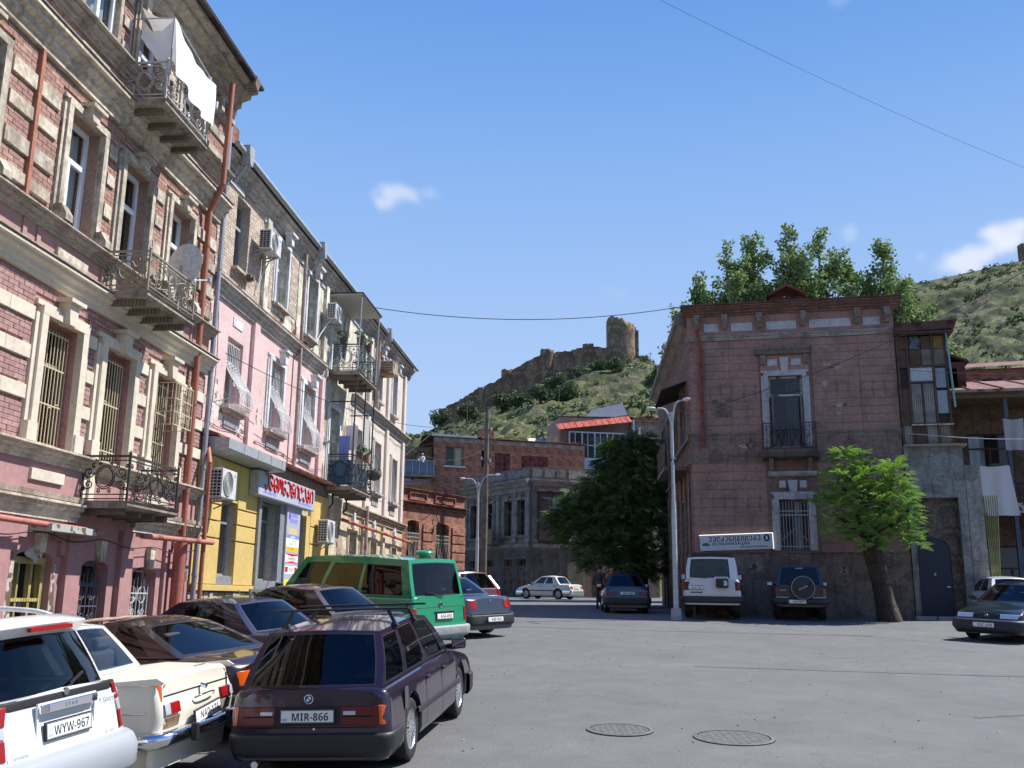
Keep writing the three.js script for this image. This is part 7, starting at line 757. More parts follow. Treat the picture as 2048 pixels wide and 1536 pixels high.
// 2. cream old saloon
{
  const cp = paint([.68, .64, .53], { roughness: .5, clearcoat: .3 }); const L = 4.1, X0 = -L / 2, S = saloon({ L, W: .775, h: 1.46, belt: .93, paint: cp, R: .08, wb: 2.4, glass: M.glass, sealM: M.chrome, cab: { r0: [X0 + .98, .985], r1: [X0 + 1.35, 1.4], bowR: .05, zt: .58, win: [[.12, .5], [.54, .92]] }, top: [[X0, .95], [X0 + .06, .985], [X0 + .7, 1.01], [X0 + 1.0, .98], [.9, .95], [1.2, .93], [L / 2 - .1, .84], [L / 2, .8]] }); S.rearTilt = y => .09 * clamp((.62 - y) / .3, 0, 1) + .05 * clamp((y - .7) / .2, 0, 1); S.crown = .02; S.tw = .165;
  const car = makeCar(S, 'old cream saloon with chrome bumper and plate NAD-174', 'saloon_car', -2.98 - 2.0, 9.95 + .28, -81); const k = car.k, W = k.W;
  k.band(-1, .25, [[.02, .42], [.08, .4], [.13, .44], [.14, .48], [.12, .53], [.06, .55], [.02, .53]], M.chrome, 'bumper'); k.band(1, .2, bumperProf(.42, .54, .1), M.chrome, 'bumper'); both(s => { part(car, 'bumper_guard', rbox(k.X0 - .165, k.X0 - .1, .41, .57, s * .36 - .03, s * .36 + .03, .015, 2), M.trim); lamp(car, -1, 'tail_light', s * (W - .34), s * (W - .16), .68, .78, M.lensRed, .025); lamp(car, -1, 'reverse_light', s * (W - .16), s * (W - .08), .68, .78, M.lensClear, .024); lamp(car, -1, 'tail_light_base', s * (W - .36), s * (W - .06), .56, .66, mat([.3, .28, .22], { map: T.rust }), .006); part(car, 'tail_fin', poly([[0, 0], [.5, .0], [.5, .03], [.04, .06], [-.03, .02]], .03).translate(k.X0 + .02, .95, s * (W - .06) - .015), cp); lamp(car, 1, 'headlight', s * .45, s * .65, .62, .76, M.lensClear, .02); lamp(car, -1, 'indicator', s * (W - .07), s * (W - .02), .8, .95, M.lensOrange, .012); mirror(car, .8, 1.0, s, M.chrome, [.04, .09, .13]); });
  part(car, 'chrome_trim', k.patch(-1, -W + .1, W - .1, .838, .85, .008), M.trim); plate(car, -1, .61, 'NAD-174', .06, { out: .05, tilt: -.09 }); part(car, 'boot_handle', [tube([[k.X0 - .01, .76, -.14], [k.X0 - .05, .78, -.08], [k.X0 - .05, .78, .18], [k.X0 - .01, .74, .24]], .009, 20, 5), rod([k.X0 + .02, .86, .04], [k.X0 - .04, .84, .04], .02, .02, 8)], M.chrome); sideStrip(car, -1.9, 1.8, .7, .715, .01, M.chrome); const b = k.X0 + .2; part(car, 'badge', box(b, b + .02, k.yt(b) + .012, k.yt(b) + .02, .28, .5), M.steel);
}
// 3-5. dark cars nose-in to the kerb
{
  let S = saloon({ L: 4.5, W: .86, h: 1.31, belt: .9, paint: paint([.014, .006, .008]), R: .22, wb: 2.7, glass: M.tint, rearGlass: M.darkTint, cab: { r0: [-1.36, .92], r1: [-.5, 1.26], roof: [[-.5, 1.26], [-.1, 1.3], [.38, 1.27]], zt: .58, win: [[.2, .48], [.52, .9]] } }); let c = makeCar(S, 'black maroon coupe with orange tail lights squeezed between two parked cars', 'parked_car', -4.6, 13.05, -62); saloonTrim(c, { plate: 'TAA-318', lens: M.lensOrange, l0: .55, ly0: .63, ly1: .79 });
  S = saloon({ L: 4.4, W: .85, h: 1.42, belt: .93, paint: paint([.008, .01, .038]), R: .22, glass: M.tint, rearGlass: M.tint }); c = makeCar(S, 'dark navy saloon parked nose to the pavement railing with an aerial', 'parked_car', -4.64, 16.1, -62); saloonTrim(c, { plate: 'LAN-205' }); part(c, 'aerial', rod([-.9, 1.4, 0], [-1.1, 1.75, 0], .004), M.trim);
  S = saloon({ L: 4.3, W: .85, h: 1.44, belt: .95, paint: paint([.034, .016, .015], { roughness: .4 }), R: .22, glass: M.tint, rearGlass: M.tint, cab: { r0: [-1.55, .96], r1: [-.95, 1.39] } }); c = makeCar(S, 'dusty brown saloon parked beside the green van', 'parked_car', -4.06, 19.2, -60); saloonTrim(c, { plate: 'BAV-447' }); part(c, 'aerial', rod([-.5, 1.42, 0], [-.75, 1.62, 0], .004), M.trim);
}
// 6. purple estate
{
  const pp = paint([.022, .01, .028], { roughness: .34, metalness: .3 }); const L = 4.33, X0 = -L / 2; const S = { L, W: .8, paint: pp, ys: .19, R: .12, r: .305, tw: .2, xr: X0 + .93, xf: X0 + .93 + 2.57, seams: [-.62, .2, 1.1], doors: [[-.62, .2], [.2, 1.1]], handleY: .72, bow: .03, crown: .02, top: [[X0, .79], [X0 + .04, .82], [-.6, .85], [.95, .86], [1.12, .855], [L / 2 - .12, .72], [L / 2, .66]], rearTilt: y => .05 * clamp((y - .55) / .3, 0, 1), rim: 'mesh', rimM: M.alloy, glass: M.tint, rearGlass: M.darkTint, cab: { w0: [1.08, .86], w1: [.42, 1.32], r0: [X0 + .055, .82], r1: [X0 + .43, 1.31], bow: .12, bowR: .05, zt: .57, roof: [[X0 + .43, 1.31], [-.5, 1.355], [.42, 1.325]], crown: .025, win: [[.035, .26, .07, .88], [.31, .57, .07, .9], [.605, .9, .07, .9]], rw: [.055, .945, .07, .93] } };
  const car = makeCar(S, 'dark purple estate car with a black roof rack and plate MIR-866', 'estate_car', -1.56, 11.75, 8); const k = car.k, W = k.W;
  k.band(-1, .3, [[-.06, .17], [-.02, .18], [.01, .23], [.03, .28], [.04, .38], [.035, .41], [.02, .43], [-.06, .44]], mat([.022, .022, .025], { rough: .5 }), 'bumper'); k.band(1, .2, bumperProf(.2, .46, .05), M.plasticBlack, 'bumper');
  part(car, 'number_panel', k.patch(-1, -.34, .34, .5, .67, .006), M.trim);
  both(s => { lamp(car, -1, 'tail_light', s * .33, s * .69, .5, .67, M.lensDark, .012); lamp(car, -1, 'tail_light', s * .695, s * (W + .03), .5, .675, M.lensOrange, .014); lamp(car, -1, 'tail_light_bar', s * .34, s * .64, .575, .585, M.trim, .016); lamp(car, -1, 'reverse_light', s * .35, s * .47, .59, .63, M.lensClear, .015); lamp(car, 1, 'headlight', s * .35, s * .65, .52, .66, M.lensClear, .01); mirror(car, .9, .94, s, pp, [.1, .13, .18]); });
  plate(car, -1, .585, 'MIR-866', 0, { out: .014 }); sideStrip(car, -1.05, 1.2, .43, .48, .014, mat([.03, .02, .035], { rough: .5 }));
  const ex = k.rearX(.74) - .004; const em = sub(car, 'round_emblem', [ex, .735, 0]); part(em, 'ring', new THREE.TorusGeometry(.041, .005, 6, 28).rotateY(Math.PI / 2), M.chrome); part(em, 'disc', new THREE.CircleGeometry(.041, 28).rotateY(-Math.PI / 2).translate(-.002, 0, 0), print(128, 128, (c, w) => { c.fillStyle = '#0a0a0c'; c.fillRect(0, 0, w, w); const q = (a, b, f) => { c.fillStyle = f; c.beginPath(); c.moveTo(64, 64); c.arc(64, 64, 38, a, b); c.fill(); }; q(0, 1.571, '#2f6cc0'); q(1.571, 3.1416, '#f2f2f2'); q(3.1416, 4.712, '#2f6cc0'); q(4.712, 6.2832, '#f2f2f2'); letter(c, 'BMW', 64, 14, 22, '#eee'); }), true);
  part(car, 'lock', rod([ex, .47, .06], [ex - .03, .47, .06], .012, .012, 8), M.chrome); part(car, 'tailgate_seam', k.patch(-1, -W + .14, W - .14, .478, .486, .003), M.trim);
  wiperOn(car, .56, .03, .2, .05); part(car, 'exhaust_pipe', rod([X0 - .1, .17, -.48], [X0 + .4, .19, -.48], .034, .034, 12), M.chrome); part(car, 'fuel_flap', poly(arch(-.07, .07, -.1, .1, .02), .004).translate(-1.5, .64, W - .012), pp);
  for (const x of [-1.15, -.35]) { const rk = sub(car, 'roof_rack', [x, 0, 0]); part(rk, 'bar', [rbox(-.02, .02, 1.485, 1.508, -.74, .74, .008)], M.black); for (const s of [1, -1]) part(rk, 'foot', [bar([0, 1.33, s * .6], [0, 1.48, s * .52], .05, .03), bar([0, 1.31, s * .62], [0, 1.35, s * .56], .07, .04)], M.black); }
}
// 7. green van
{
  const gp = paint([.012, .28, .13], { roughness: .3 }); const L = 5.0, X0 = -L / 2; const S = { cat: 'van', L, W: .92, paint: gp, ys: .26, R: .12, r: .33, tw: .2, xr: X0 + .95, xf: X0 + .95 + 2.92, seams: [-1.1, .25, 1.25], doors: [[.25, 1.25]], handleY: .95, crown: .01, top: [[X0, 1.12], [1.5, 1.1], [1.75, 1.06], [L / 2 - .1, .82], [L / 2, .72]], rearTilt: y => .03 * clamp((y - .6) / .5, 0, 1), rimM: M.steel, glass: M.darkTint, rearGlass: M.tint, cab: { w0: [1.77, 1.06], w1: [1.0, 1.87], r0: [X0 + .035, 1.12], r1: [X0 + .22, 1.87], bow: .16, bowR: .05, zt: .76, roof: [[X0 + .22, 1.87], [-1, 1.93], [.4, 1.93], [1.0, 1.88]], crown: .03, dome: .01, fs: .7, rs: -.4, win: [[.07, .36, .06, .8], [.4, .66, .06, .8], [.71, .93, .06, .82]], rw: [.06, .94, .05, .88], fw: [.05, .95, .05, .94] } };
  const hd = -54, hx = Math.sin(hd * Math.PI / 180), hz = -Math.cos(hd * Math.PI / 180); const car = makeCar(S, 'green passenger van with dark windows parked at an angle before the shop', 'passenger_van', -1.43 + hx * 2.5, 20.9 - hz * 2.5, hd); const k = car.k, W = k.W;
  k.band(-1, .35, bumperProf(.3, .52, .1), mat([.32, .34, .34], { rough: .6, map: T.grain }), 'bumper'); k.band(1, .35, bumperProf(.28, .52, .08), M.plasticBlack, 'bumper'); both(s => { lamp(car, -1, 'tail_light', s * (W - .14), s * (W + .05), .62, .9, M.lensRed, .014); lamp(car, 1, 'headlight', s * .5, s * .85, .6, .76, M.lensClear, .01); mirror(car, 1.45, 1.2, s, M.trim, [.1, .24, .18]); }); plate(car, -1, .72, 'AKA-050', .12, { out: .02 }); part(car, 'plate_lamp_bar', k.patch(-1, -.2, .44, .79, .825, .02), M.trim);
  const ex = k.rearX(.95) - .006; part(car, 'round_emblem', [new THREE.TorusGeometry(.055, .008, 6, 24).rotateY(Math.PI / 2).translate(ex, .95, 0), bar([ex, .99, -.03], [ex, .93, 0], .012), bar([ex, .99, .03], [ex, .93, 0], .012)], mat([.15, .2, .18], { metal: .5, rough: .4 })); wiperOn(car, .55, .02, .28, .1); part(car, 'tailgate_seam', k.patch(-1, -W + .16, W - .16, .905, .912, .003), M.trim); part(car, 'window_sticker', box(car.rear(.6, .15)[0] + .02, car.rear(.6, .15)[0] + .024, 1.24, 1.3, .1, .24), M.white);
  part(car, 'roof_vent', [new THREE.LatheGeometry([[0, .1], [.16, .09], [.21, .05], [.2, .0], [.14, 0]].map(a => new THREE.Vector2(...a)), 24).translate(X0 + .5, 1.975, .0), rod([X0 + .5, 1.9, 0], [X0 + .5, 1.99, 0], .13, .13, 14)], gp); const rb = car.rear(.55, .4); part(car, 'spare_wheel_cover', new THREE.CylinderGeometry(.3, .3, .16, 24).rotateZ(Math.PI / 2).translate(rb[0] + .25, 1.4, .1), M.seat); sideStrip(car, X0 + .2, 1.6, .62, .66, .01, gp);
}
// 8-9. grey saloon and small hatchback beyond the van
{
  const hd = -47; const at_ = (x, d, l) => [x + Math.sin(hd * Math.PI / 180) * l, d + Math.cos(hd * Math.PI / 180) * l];
  let S = saloon({ L: 4.55, W: .88, h: 1.4, belt: .94, paint: paint([.045, .055, .075], { metalness: .5, roughness: .35 }), R: .26, wb: 2.7, glass: M.tint, rearGlass: M.tint, cab: { r0: [-1.5, .96], r1: [-.85, 1.35], zt: .6 } }); const [px, pd] = at_(-.42, 24.0, 2.28); let c = makeCar(S, 'dark grey saloon with a lion emblem parked beyond the green van', 'saloon_car', px, pd, hd); saloonTrim(c, { plate: 'ABF-541', py: .44, l0: .55, ly0: .68, ly1: .88 }); c.children.filter(m => m.name === 'licence_plate').forEach(m => { m.position.x -= .08; }); part(c, 'emblem', rod([c.k.rearX(.84) - .01, .84, -.005], [c.k.rearX(.84) - .01, .9, .015], .018, .012, 6), M.chrome); part(c, 'chrome_strip', c.k.patch(-1, -.7, .7, .565, .58, .075), M.chrome);
  const hb = (L, h, pc) => ({ L, W: .83, paint: pc, ys: .2, R: .2, r: .29, tw: .18, xr: -L / 2 + .75, xf: -L / 2 + .75 + 2.5, seams: [-.6, .3, 1.1], doors: [[-.6, .3], [.3, 1.1]], top: [[-L / 2, .92], [-L / 2 + .15, .94], [.9, .94], [1.1, .92], [L / 2, .68]], glass: M.tint, cab: { w0: [1.1, .93], w1: [.4, h - .05], r0: [-L / 2 + .1, .94], r1: [-L / 2 + .5, h - .06], zt: .58, win: [[.05, .26], [.3, .56], [.6, .9]] } });
  const hx = at_(-.7, 28.3, 2.0); c = makeCar(hb(4.0, 1.46, paint([.09, .018, .018])), 'dark red hatchback with tall red tail lights beyond the dark grey saloon', 'hatchback_car', hx[0], hx[1], hd); c.k.band(-1, .4, bumperProf(.3, .52, .07), M.plasticBlack, 'bumper'); both(s => { lamp(c, -1, 'tail_light', s * (c.k.W - .2), s * (c.k.W + .02), .7, .93, M.lensRed, .014); const p0 = c.rear(s > 0 ? .985 : .015, .0), p1 = c.rear(s > 0 ? .985 : .015, .8); part(c, 'tail_light', bar([p0[0] - .015, p0[1], p0[2]], [p1[0] - .015, p1[1], p1[2]], .05, .09), M.lensRed); mirror(c, .85, 1.0, s, M.trim); }); plate(c, -1, .62, 'DED-712');
  // cars down the street in the shade
  S = saloon({ L: 4.35, W: .82, h: 1.38, belt: .9, paint: paint([.012, .014, .03]), R: .13, glass: M.tint, cab: { r0: [-1.45, .92], r1: [-.98, 1.33] } }); c = makeCar(S, 'dark blue saloon parked along the kerb under the big shady tree', 'saloon_car', 4.3, 37.4, 3); saloonTrim(c, { plate: 'JDY-208', lens: M.lensDark, l0: .45, ly0: .6, ly1: .74 });
  c = makeCar(hb(3.9, 1.42, paint([.05, .09, .2])), 'mid blue hatchback parked ahead of the dark blue saloon under the tree', 'hatchback_car', 4.9, 44.2, 3); c.k.band(-1, .4, bumperProf(.3, .52, .07), M.plasticBlack, 'bumper'); both(s => { lamp(c, -1, 'tail_light', s * (c.k.W - .2), s * (c.k.W + .02), .66, .9, M.lensRed, .014); mirror(c, .85, 1.0, s, M.trim); }); plate(c, -1, .6, 'OKR-651');
  S = saloon({ L: 4.07, W: .8, h: 1.42, belt: .9, paint: paint([.55, .52, .42], { roughness: .45, clearcoat: .4 }), R: .08, wb: 2.42, glass: M.tint, sealM: M.chrome, cab: { r0: [-1.22, .92], r1: [-.85, 1.37], zt: .58 } }); c = makeCar(S, 'old cream saloon parked by the ruined corner house at the end of the street', 'saloon_car', 2.55, 63, -55); saloonTrim(c, { bm: M.chrome, plate: 'GAK-115', l0: .6 });
}
// 10. white off-roader and dark small off-roader by the right-hand house
{
  const wp = paint([.6, .62, .64], { roughness: .4 }); const L = 4.45, X0 = -L / 2; let S = { cat: 'off-roader', L, W: .89, paint: wp, ys: .42, R: .1, r: .37, tw: .22, xr: X0 + .98, xf: X0 + .98 + 2.54, seams: [-.95, .1, .98], doors: [[-.95, .1], [.1, .98]], handleY: 1.0, crown: .01, top: [[X0, 1.2], [1.0, 1.18], [1.2, 1.16], [L / 2 - .05, 1.06], [L / 2, 1.0]], rearTilt: y => .02, frontTilt: y => -.02, glass: M.glass, rearGlass: M.tint, rimM: M.steel, cab: { w0: [1.15, 1.16], w1: [.6, 1.84], r0: [X0 + .03, 1.2], r1: [X0 + .12, 1.86], bowR: .03, zt: .72, roof: [[X0 + .12, 1.87], [-.6, 1.9], [.0, 1.86], [.6, 1.83]], crown: .025, win: [[.04, .3], [.35, .6], [.65, .92]], rw: [.08, .84, .08, .9] } };
  let car = makeCar(S, 'white off-roader with a roof rack parked under the tyre shop sign', 'off_roader', 6.72, 33.0, 11), k = car.k, W = k.W; k.band(-1, .3, bumperProf(.48, .68, .1), M.plasticBlack, 'bumper'); k.band(1, .3, bumperProf(.48, .66, .1), M.plasticBlack, 'bumper'); both(s => { lamp(car, -1, 'tail_light', s * (W - .17), s * (W + .02), .86, 1.12, M.lensDark, .014); mirror(car, .95, 1.28, s, M.trim, [.1, .2, .18]); part(car, 'mud_flap', box(X0 + .42, X0 + .45, .25, .52, s * .72 - .14, s * .72 + .14), M.rubber); });
  const rx = k.rearX(1); part(car, 'plate_panel', box(rx - .02, rx, .92, 1.04, -.72, -.2), wp); { const g = plate(car, -1, .94, 'AEH-758', -.5, { out: .03 }); g.scale.set(1, 1, .85); } part(car, 'spare_wheel_bracket', [rbox(rx - .2, rx, .94, 1.22, .12, .5, .03), rod([rx - .3, 1.08, .3], [rx, 1.08, .3], .06, .06, 10)], M.plasticBlack); part(car, 'towel_bundle', rbox(rx - .24, rx - .15, 1.0, 1.16, .34, .46, .03), M.white); part(car, 'door_recess', rbox(rx - .03, rx, 1.0, 1.28, .08, .5, .02), wp); part(car, 'badge', box(rx - .01, rx, .78, .81, -.66, -.3), M.trim); 
  part(car, 'roof_rack', [-.6, .0, .6].map(z => bar([X0 + .2, 1.97, z], [X0 + 2.6, 1.97, z], .03)).concat([X0 + .2, X0 + 1, X0 + 1.8, X0 + 2.6].map(x => bar([x, 1.99, -.62], [x, 1.99, .62], .03))).concat([-.6, .6].flatMap(z => [X0 + .2, X0 + 2.6].map(x => bar([x, 1.84, z * 1.05], [x, 1.98, z], .03)))), M.black); sideStrip(car, X0 + .15, 2.0, .82, .88, .012, M.plasticBlack); wiperOn(car, .42, .03, .2, .1);
  const dp = paint([.006, .006, .008], { roughness: .4 }); const L2 = 3.75, Y0 = -L2 / 2; S = { cat: 'off-roader', L: L2, W: .8, paint: dp, ys: .4, R: .14, r: .35, tw: .22, xr: Y0 + .85, xf: Y0 + .85 + 2.2, seams: [-.5, .55], doors: [[-.5, .55]], handleY: .95, top: [[Y0, 1.02], [.8, 1.02], [1, 1.0], [L2 / 2 - .1, .92], [L2 / 2, .86]], rearTilt: y => .03 * clamp((y - .6) / .4, 0, 1), glass: M.darkTint, rearGlass: M.darkTint, rimM: M.alloy, rim: 'star', cab: { w0: [.92, 1.0], w1: [.38, 1.62], r0: [Y0 + .05, 1.03], r1: [Y0 + .3, 1.63], zt: .58, roof: [[Y0 + .3, 1.63], [0, 1.67], [.38, 1.62]], fs: .05, rs: -.9, win: [[.06, .42], [.5, .9]] } };
  car = makeCar(S, 'small black off-roader with a round spare wheel cover under the barred window', 'off_roader', 9.45, 32.5, 14); k = car.k; k.band(-1, .35, bumperProf(.48, .66, .09), M.plasticBlack, 'bumper'); k.band(1, .3, bumperProf(.48, .66, .09), M.plasticBlack, 'bumper'); both(s => { lamp(car, -1, 'tail_light', s * (k.W - .17), s * (k.W + .02), .78, .98, M.lensDark, .014); lamp(car, -1, 'reflector', s * .36, s * (k.W - .1), .665, .7, mat([.5, .51, .52], { rough: .3 }), .095); mirror(car, .75, 1.1, s, M.trim); });
  const q = k.rearX(.95); { const g = sub(car, 'spare_wheel', [q - .13, .98, .08]); part(g, 'cover', new THREE.CylinderGeometry(.35, .35, .2, 32).rotateZ(Math.PI / 2), M.plasticBlack); part(g, 'cover_rim', new THREE.TorusGeometry(.345, .014, 6, 36).rotateY(Math.PI / 2).translate(-.1, 0, 0), M.steel); part(g, 'cover_print', face(.5, .1).rotateZ(.45).rotateY(-Math.PI / 2).translate(-.103, 0, 0), print(256, 48, (c, w, h) => { c.fillStyle = '#101013'; c.fillRect(0, 0, w, h); letter(c, 'ESCUDO', w / 2, h / 2, 40, '#b9bcc2', 240); }), true); } { const g = plate(car, -1, .56, 'VSV-917', -.1, { out: .11 }); } part(car, 'window_lettering', face(.46, .06).rotateY(-Math.PI / 2).rotateZ(-.4).translate(car.rear(.5, .86)[0] - .012, car.rear(.5, .86)[1], 0), print(256, 36, (c, w, h) => { c.fillStyle = '#1a1d24'; c.fillRect(0, 0, w, h); letter(c, 'SUZUKI', w / 2, h / 2, 32, '#cfd3da', 230); }), true); part(car, 'door_handle', rbox(q - .02, q, .88, .92, -.62, -.4, .008), M.steel); wiperOn(car, .5, .04, .25, .12);
}
// 11. dark green saloon facing the camera and a white saloon behind it, far right
{
  let S = saloon({ L: 4.43, W: .85, h: 1.4, belt: .92, paint: paint([.005, .014, .015], { metalness: .35, roughness: .3 }), R: .22, glass: M.tint, rearGlass: M.tint, rimM: M.alloy, rim: 'star' }); S.frontTilt = y => -.16 * clamp((y - .45) / .35, -.2, 1); const hd = -130, fx = Math.sin(hd * Math.PI / 180), fz = -Math.cos(hd * Math.PI / 180); let c = makeCar(S, 'dark green saloon with headlights and plate OSC-378 pulling into the square', 'saloon_car', 11.75 - fx * 2.2, 24.6 + fz * 2.2, hd); const k = c.k, W = k.W; k.band(1, .45, [[-.08, .2], [.02, .22], [.06, .3], [.09, .36], [.095, .5], [.07, .545], [-.08, .55]], M.plasticBlack, 'bumper'); k.band(-1, .45, bumperProf(.3, .55, .07), M.plasticBlack, 'bumper'); both(s => { lamp(c, 1, 'headlight', s * .34, s * (W - .06), .575, .68, M.lensClear, .012); lamp(c, 1, 'indicator', s * (W - .055), s * (W + .06), .575, .68, M.lensOrange, .012); lamp(c, -1, 'tail_light', s * .4, s * W, .65, .8, M.lensRed, .012); mirror(c, .85, 1.0, s, S.paint); }); part(c, 'grille', k.patch(1, -.33, .33, .58, .675, .008), M.trim); part(c, 'emblem', new THREE.TorusGeometry(.035, .006, 6, 20).rotateY(Math.PI / 2).translate(k.frontX(.63) + .012, .63, 0), M.chrome); plate(c, 1, .42, 'OSC-378', 0, { out: .11, lean: 0 }); sideStrip(c, -1.9, 1.6, .5, .56);
  S = saloon({ L: 4.5, W: .85, h: 1.4, belt: .93, paint: paint([.66, .68, .68]), R: .22, wb: 2.7, glass: M.tint, rearGlass: M.tint, cab: { r0: [-1.5, .95], r1: [-.95, 1.34] } }); c = makeCar(S, 'white saloon parked before the yard with the washing', 'saloon_car', 15.9, 32.0, 8); saloonTrim(c, { plate: 'ZZI-609', mm: S.paint, lens: M.lensDark, l0: .55, ly0: .66, ly1: .86, bm: S.paint });
}
// ---------- lamp posts, pole, wires, manholes ----------
function lampPost(label, x, d, h, arms, m) { const t = thing('street_lamp', label, 'street lamp', 'street lamps', [x, gy(-d), -d]); part(t, 'base', rod([0, -.1, 0], [0, .35, 0], .17, .16, 12), mat([.4, .4, .4], { map: T.grain })); part(t, 'post', [rod([0, .3, 0], [0, h * .55, 0], .085, .075, 12), rod([0, h * .55, 0], [0, h, 0], .06, .045, 12)], m); for (const [dx, dz, dy, len] of arms) { part(t, 'arm', tube([[0, h - .9, 0], [dx * .12, h - .2, dz * .12], [dx * .5, h + dy * .8, dz * .5], [dx, h + dy, dz]], .032, 18, 7), m); const l = part(t, 'lamp_head', new THREE.SphereGeometry(.5, 16, 8).scale(len, .1, .16).translate(len * .8, 0, 0).rotateY(Math.atan2(-dz, dx)).translate(dx * .9, h + dy, dz * .9), mat([.55, .58, .6], { rough: .5 })); part(l, 'lens', new THREE.SphereGeometry(.4, 12, 6, 0, 6.284, 1.57, 1.57).scale(len * .8, .16, .13).translate(len * .85, -.01, 0).rotateY(Math.atan2(-dz, dx)).translate(dx * .9, h + dy, dz * .9), mat([.5, .52, .5], { rough: .3 })); } return t; }
{
  const a = lampPost('grey twin armed street lamp by the corner of the corner house', 5.18, 30.9, 6.55, [[-.45, .0, .12, .32], [.26, .35, .32, .34]], M.lampGrey); part(a, 'cable_clamp', [rod([-.12, 5.0, 0], [.12, 5.0, 0], .05, .05, 6), rod([-.1, 5.2, .02], [-.14, 3.2, .02], .025, .025, 5)], M.iron);
  lampPost('slim twin armed street lamp before the ruined corner house', -1.55, 46.2, 5.7, [[-.55, .1, .15, .3], [.75, .1, .35, .3]], mat([.5, .5, .52], { map: T.grain }));
  const p = thing('utility_pole', 'weathered wooden utility pole beside the slim street lamp', 'pole', null, [-1.28, gy(-48), -48]); part(p, 'shaft', rod([0, -.1, 0], [.06, 9.5, 0], .16, .11, 10), M.greyWood); part(p, 'insulator', [[-.2, 8.6], [.25, 8.5], [-.18, 7.0], [.22, 6.9]].flatMap(([x, y]) => [rod([x, y, 0], [x, y + .14, 0], .05, .06, 8), rod([0, y, 0], [x, y, 0], .015, .015, 5)]), M.white); part(p, 'base_sleeve', rod([0, 0, 0], [0, .9, 0], .2, .2, 10), M.lampGrey);
  const wire = (label, a, b, sag, r = .012) => { const pts = []; for (let i = 0; i <= 24; i++) { const t = i / 24; pts.push([lerp(a[0], b[0], t), lerp(a[1], b[1], t) - sag * 4 * t * (1 - t), lerp(a[2], b[2], t)]); } solo('overhead_wire', label, 'wire', 'overhead wires', tube(pts, r, 48, 4), M.wire); };
  wire('black wire sagging across the street from the terrace eaves to the corner house', lp(33, .5, 11.6), rp(.2, .5, 12.2), .5, .014);
  wire('thin wire from the brick house wall past the terrace to the wooden pole', lp(20.3, .4, 6.7), [-1.3, 10.4, -48], .9, .009); wire('thin wire running high across the open sky', [-0.06, 17.15, -20], [17.00, 15.88, -30], .25, .006);
  for (const [i, h] of [[0, 10.2], [1, 10.0], [2, 9.0]]) wire(['upper cable from the wooden pole up towards the hillside', 'middle cable from the wooden pole up towards the hillside', 'lower cable from the wooden pole down to the terrace end'][i], [-1.28, h, -48], i < 2 ? [-14 - i, 15 + i, -95] : lp(42, .1, 8), .6, .012);
  wire('cable from the wooden pole across to the big shady tree corner', [-1.28, 9.4, -48], [7.2, 10.5, -50], .5, .01);
  const man = (label, x, d, r) => { const t = thing('manhole_cover', label, 'manhole cover', 'manhole covers', [x, gyx(x, -d) + .004, -d]); t.rotation.x = .05; const im = mat([.125, .122, .118], { map: T.grain, bump: T.grainB, rough: .9 }); part(t, 'frame', new THREE.LatheGeometry([[r, 0], [r * 1.12, .0], [r * 1.1, .014], [r, .014]].map(a => new THREE.Vector2(...a)), 36), mat([.14, .14, .14], { map: T.grain })); part(t, 'lid', rod([0, -.01, 0], [0, .01, 0], r * .97, r * .97, 36), im); const k = []; for (let i = -4; i <= 4; i++) for (let j = -4; j <= 4; j++) if (Math.hypot(i, j) < 4.3) k.push(box(i * r * .21 - .02, i * r * .21 + .02, .009, .012, j * r * .21 - .02, j * r * .21 + .02)); const m = part(t, 'tread', k, im); m.userData.kind = 'stuff'; };
  man('smaller round manhole cover in the asphalt behind the estate car', 1.34, 12.25, .36); man('larger round manhole cover in the asphalt beside the smaller one', 2.62, 11.86, .42);
  // loose stones and litter
  reseed(55); const g = new THREE.IcosahedronGeometry(.02, 0), im = new THREE.InstancedMesh(norm(g), mat([.35, .33, .3]), 420), o = new THREE.Object3D(); for (let i = 0; i < 420; i++) { const x = rr(-2, 14), d = rr(6, 30); o.position.set(x, gyx(x, -d) + .006, -d); o.scale.setScalar(rr(.25, .9)); o.scale.y *= .5; o.rotation.set(rr(0, 3), rr(0, 3), 0); o.updateMatrix(); im.setMatrixAt(i, o.matrix); } im.name = 'loose_grit'; im.userData = { kind: 'stuff', label: 'loose grit scattered on the asphalt square', category: 'grit' }; scene.add(im);
}
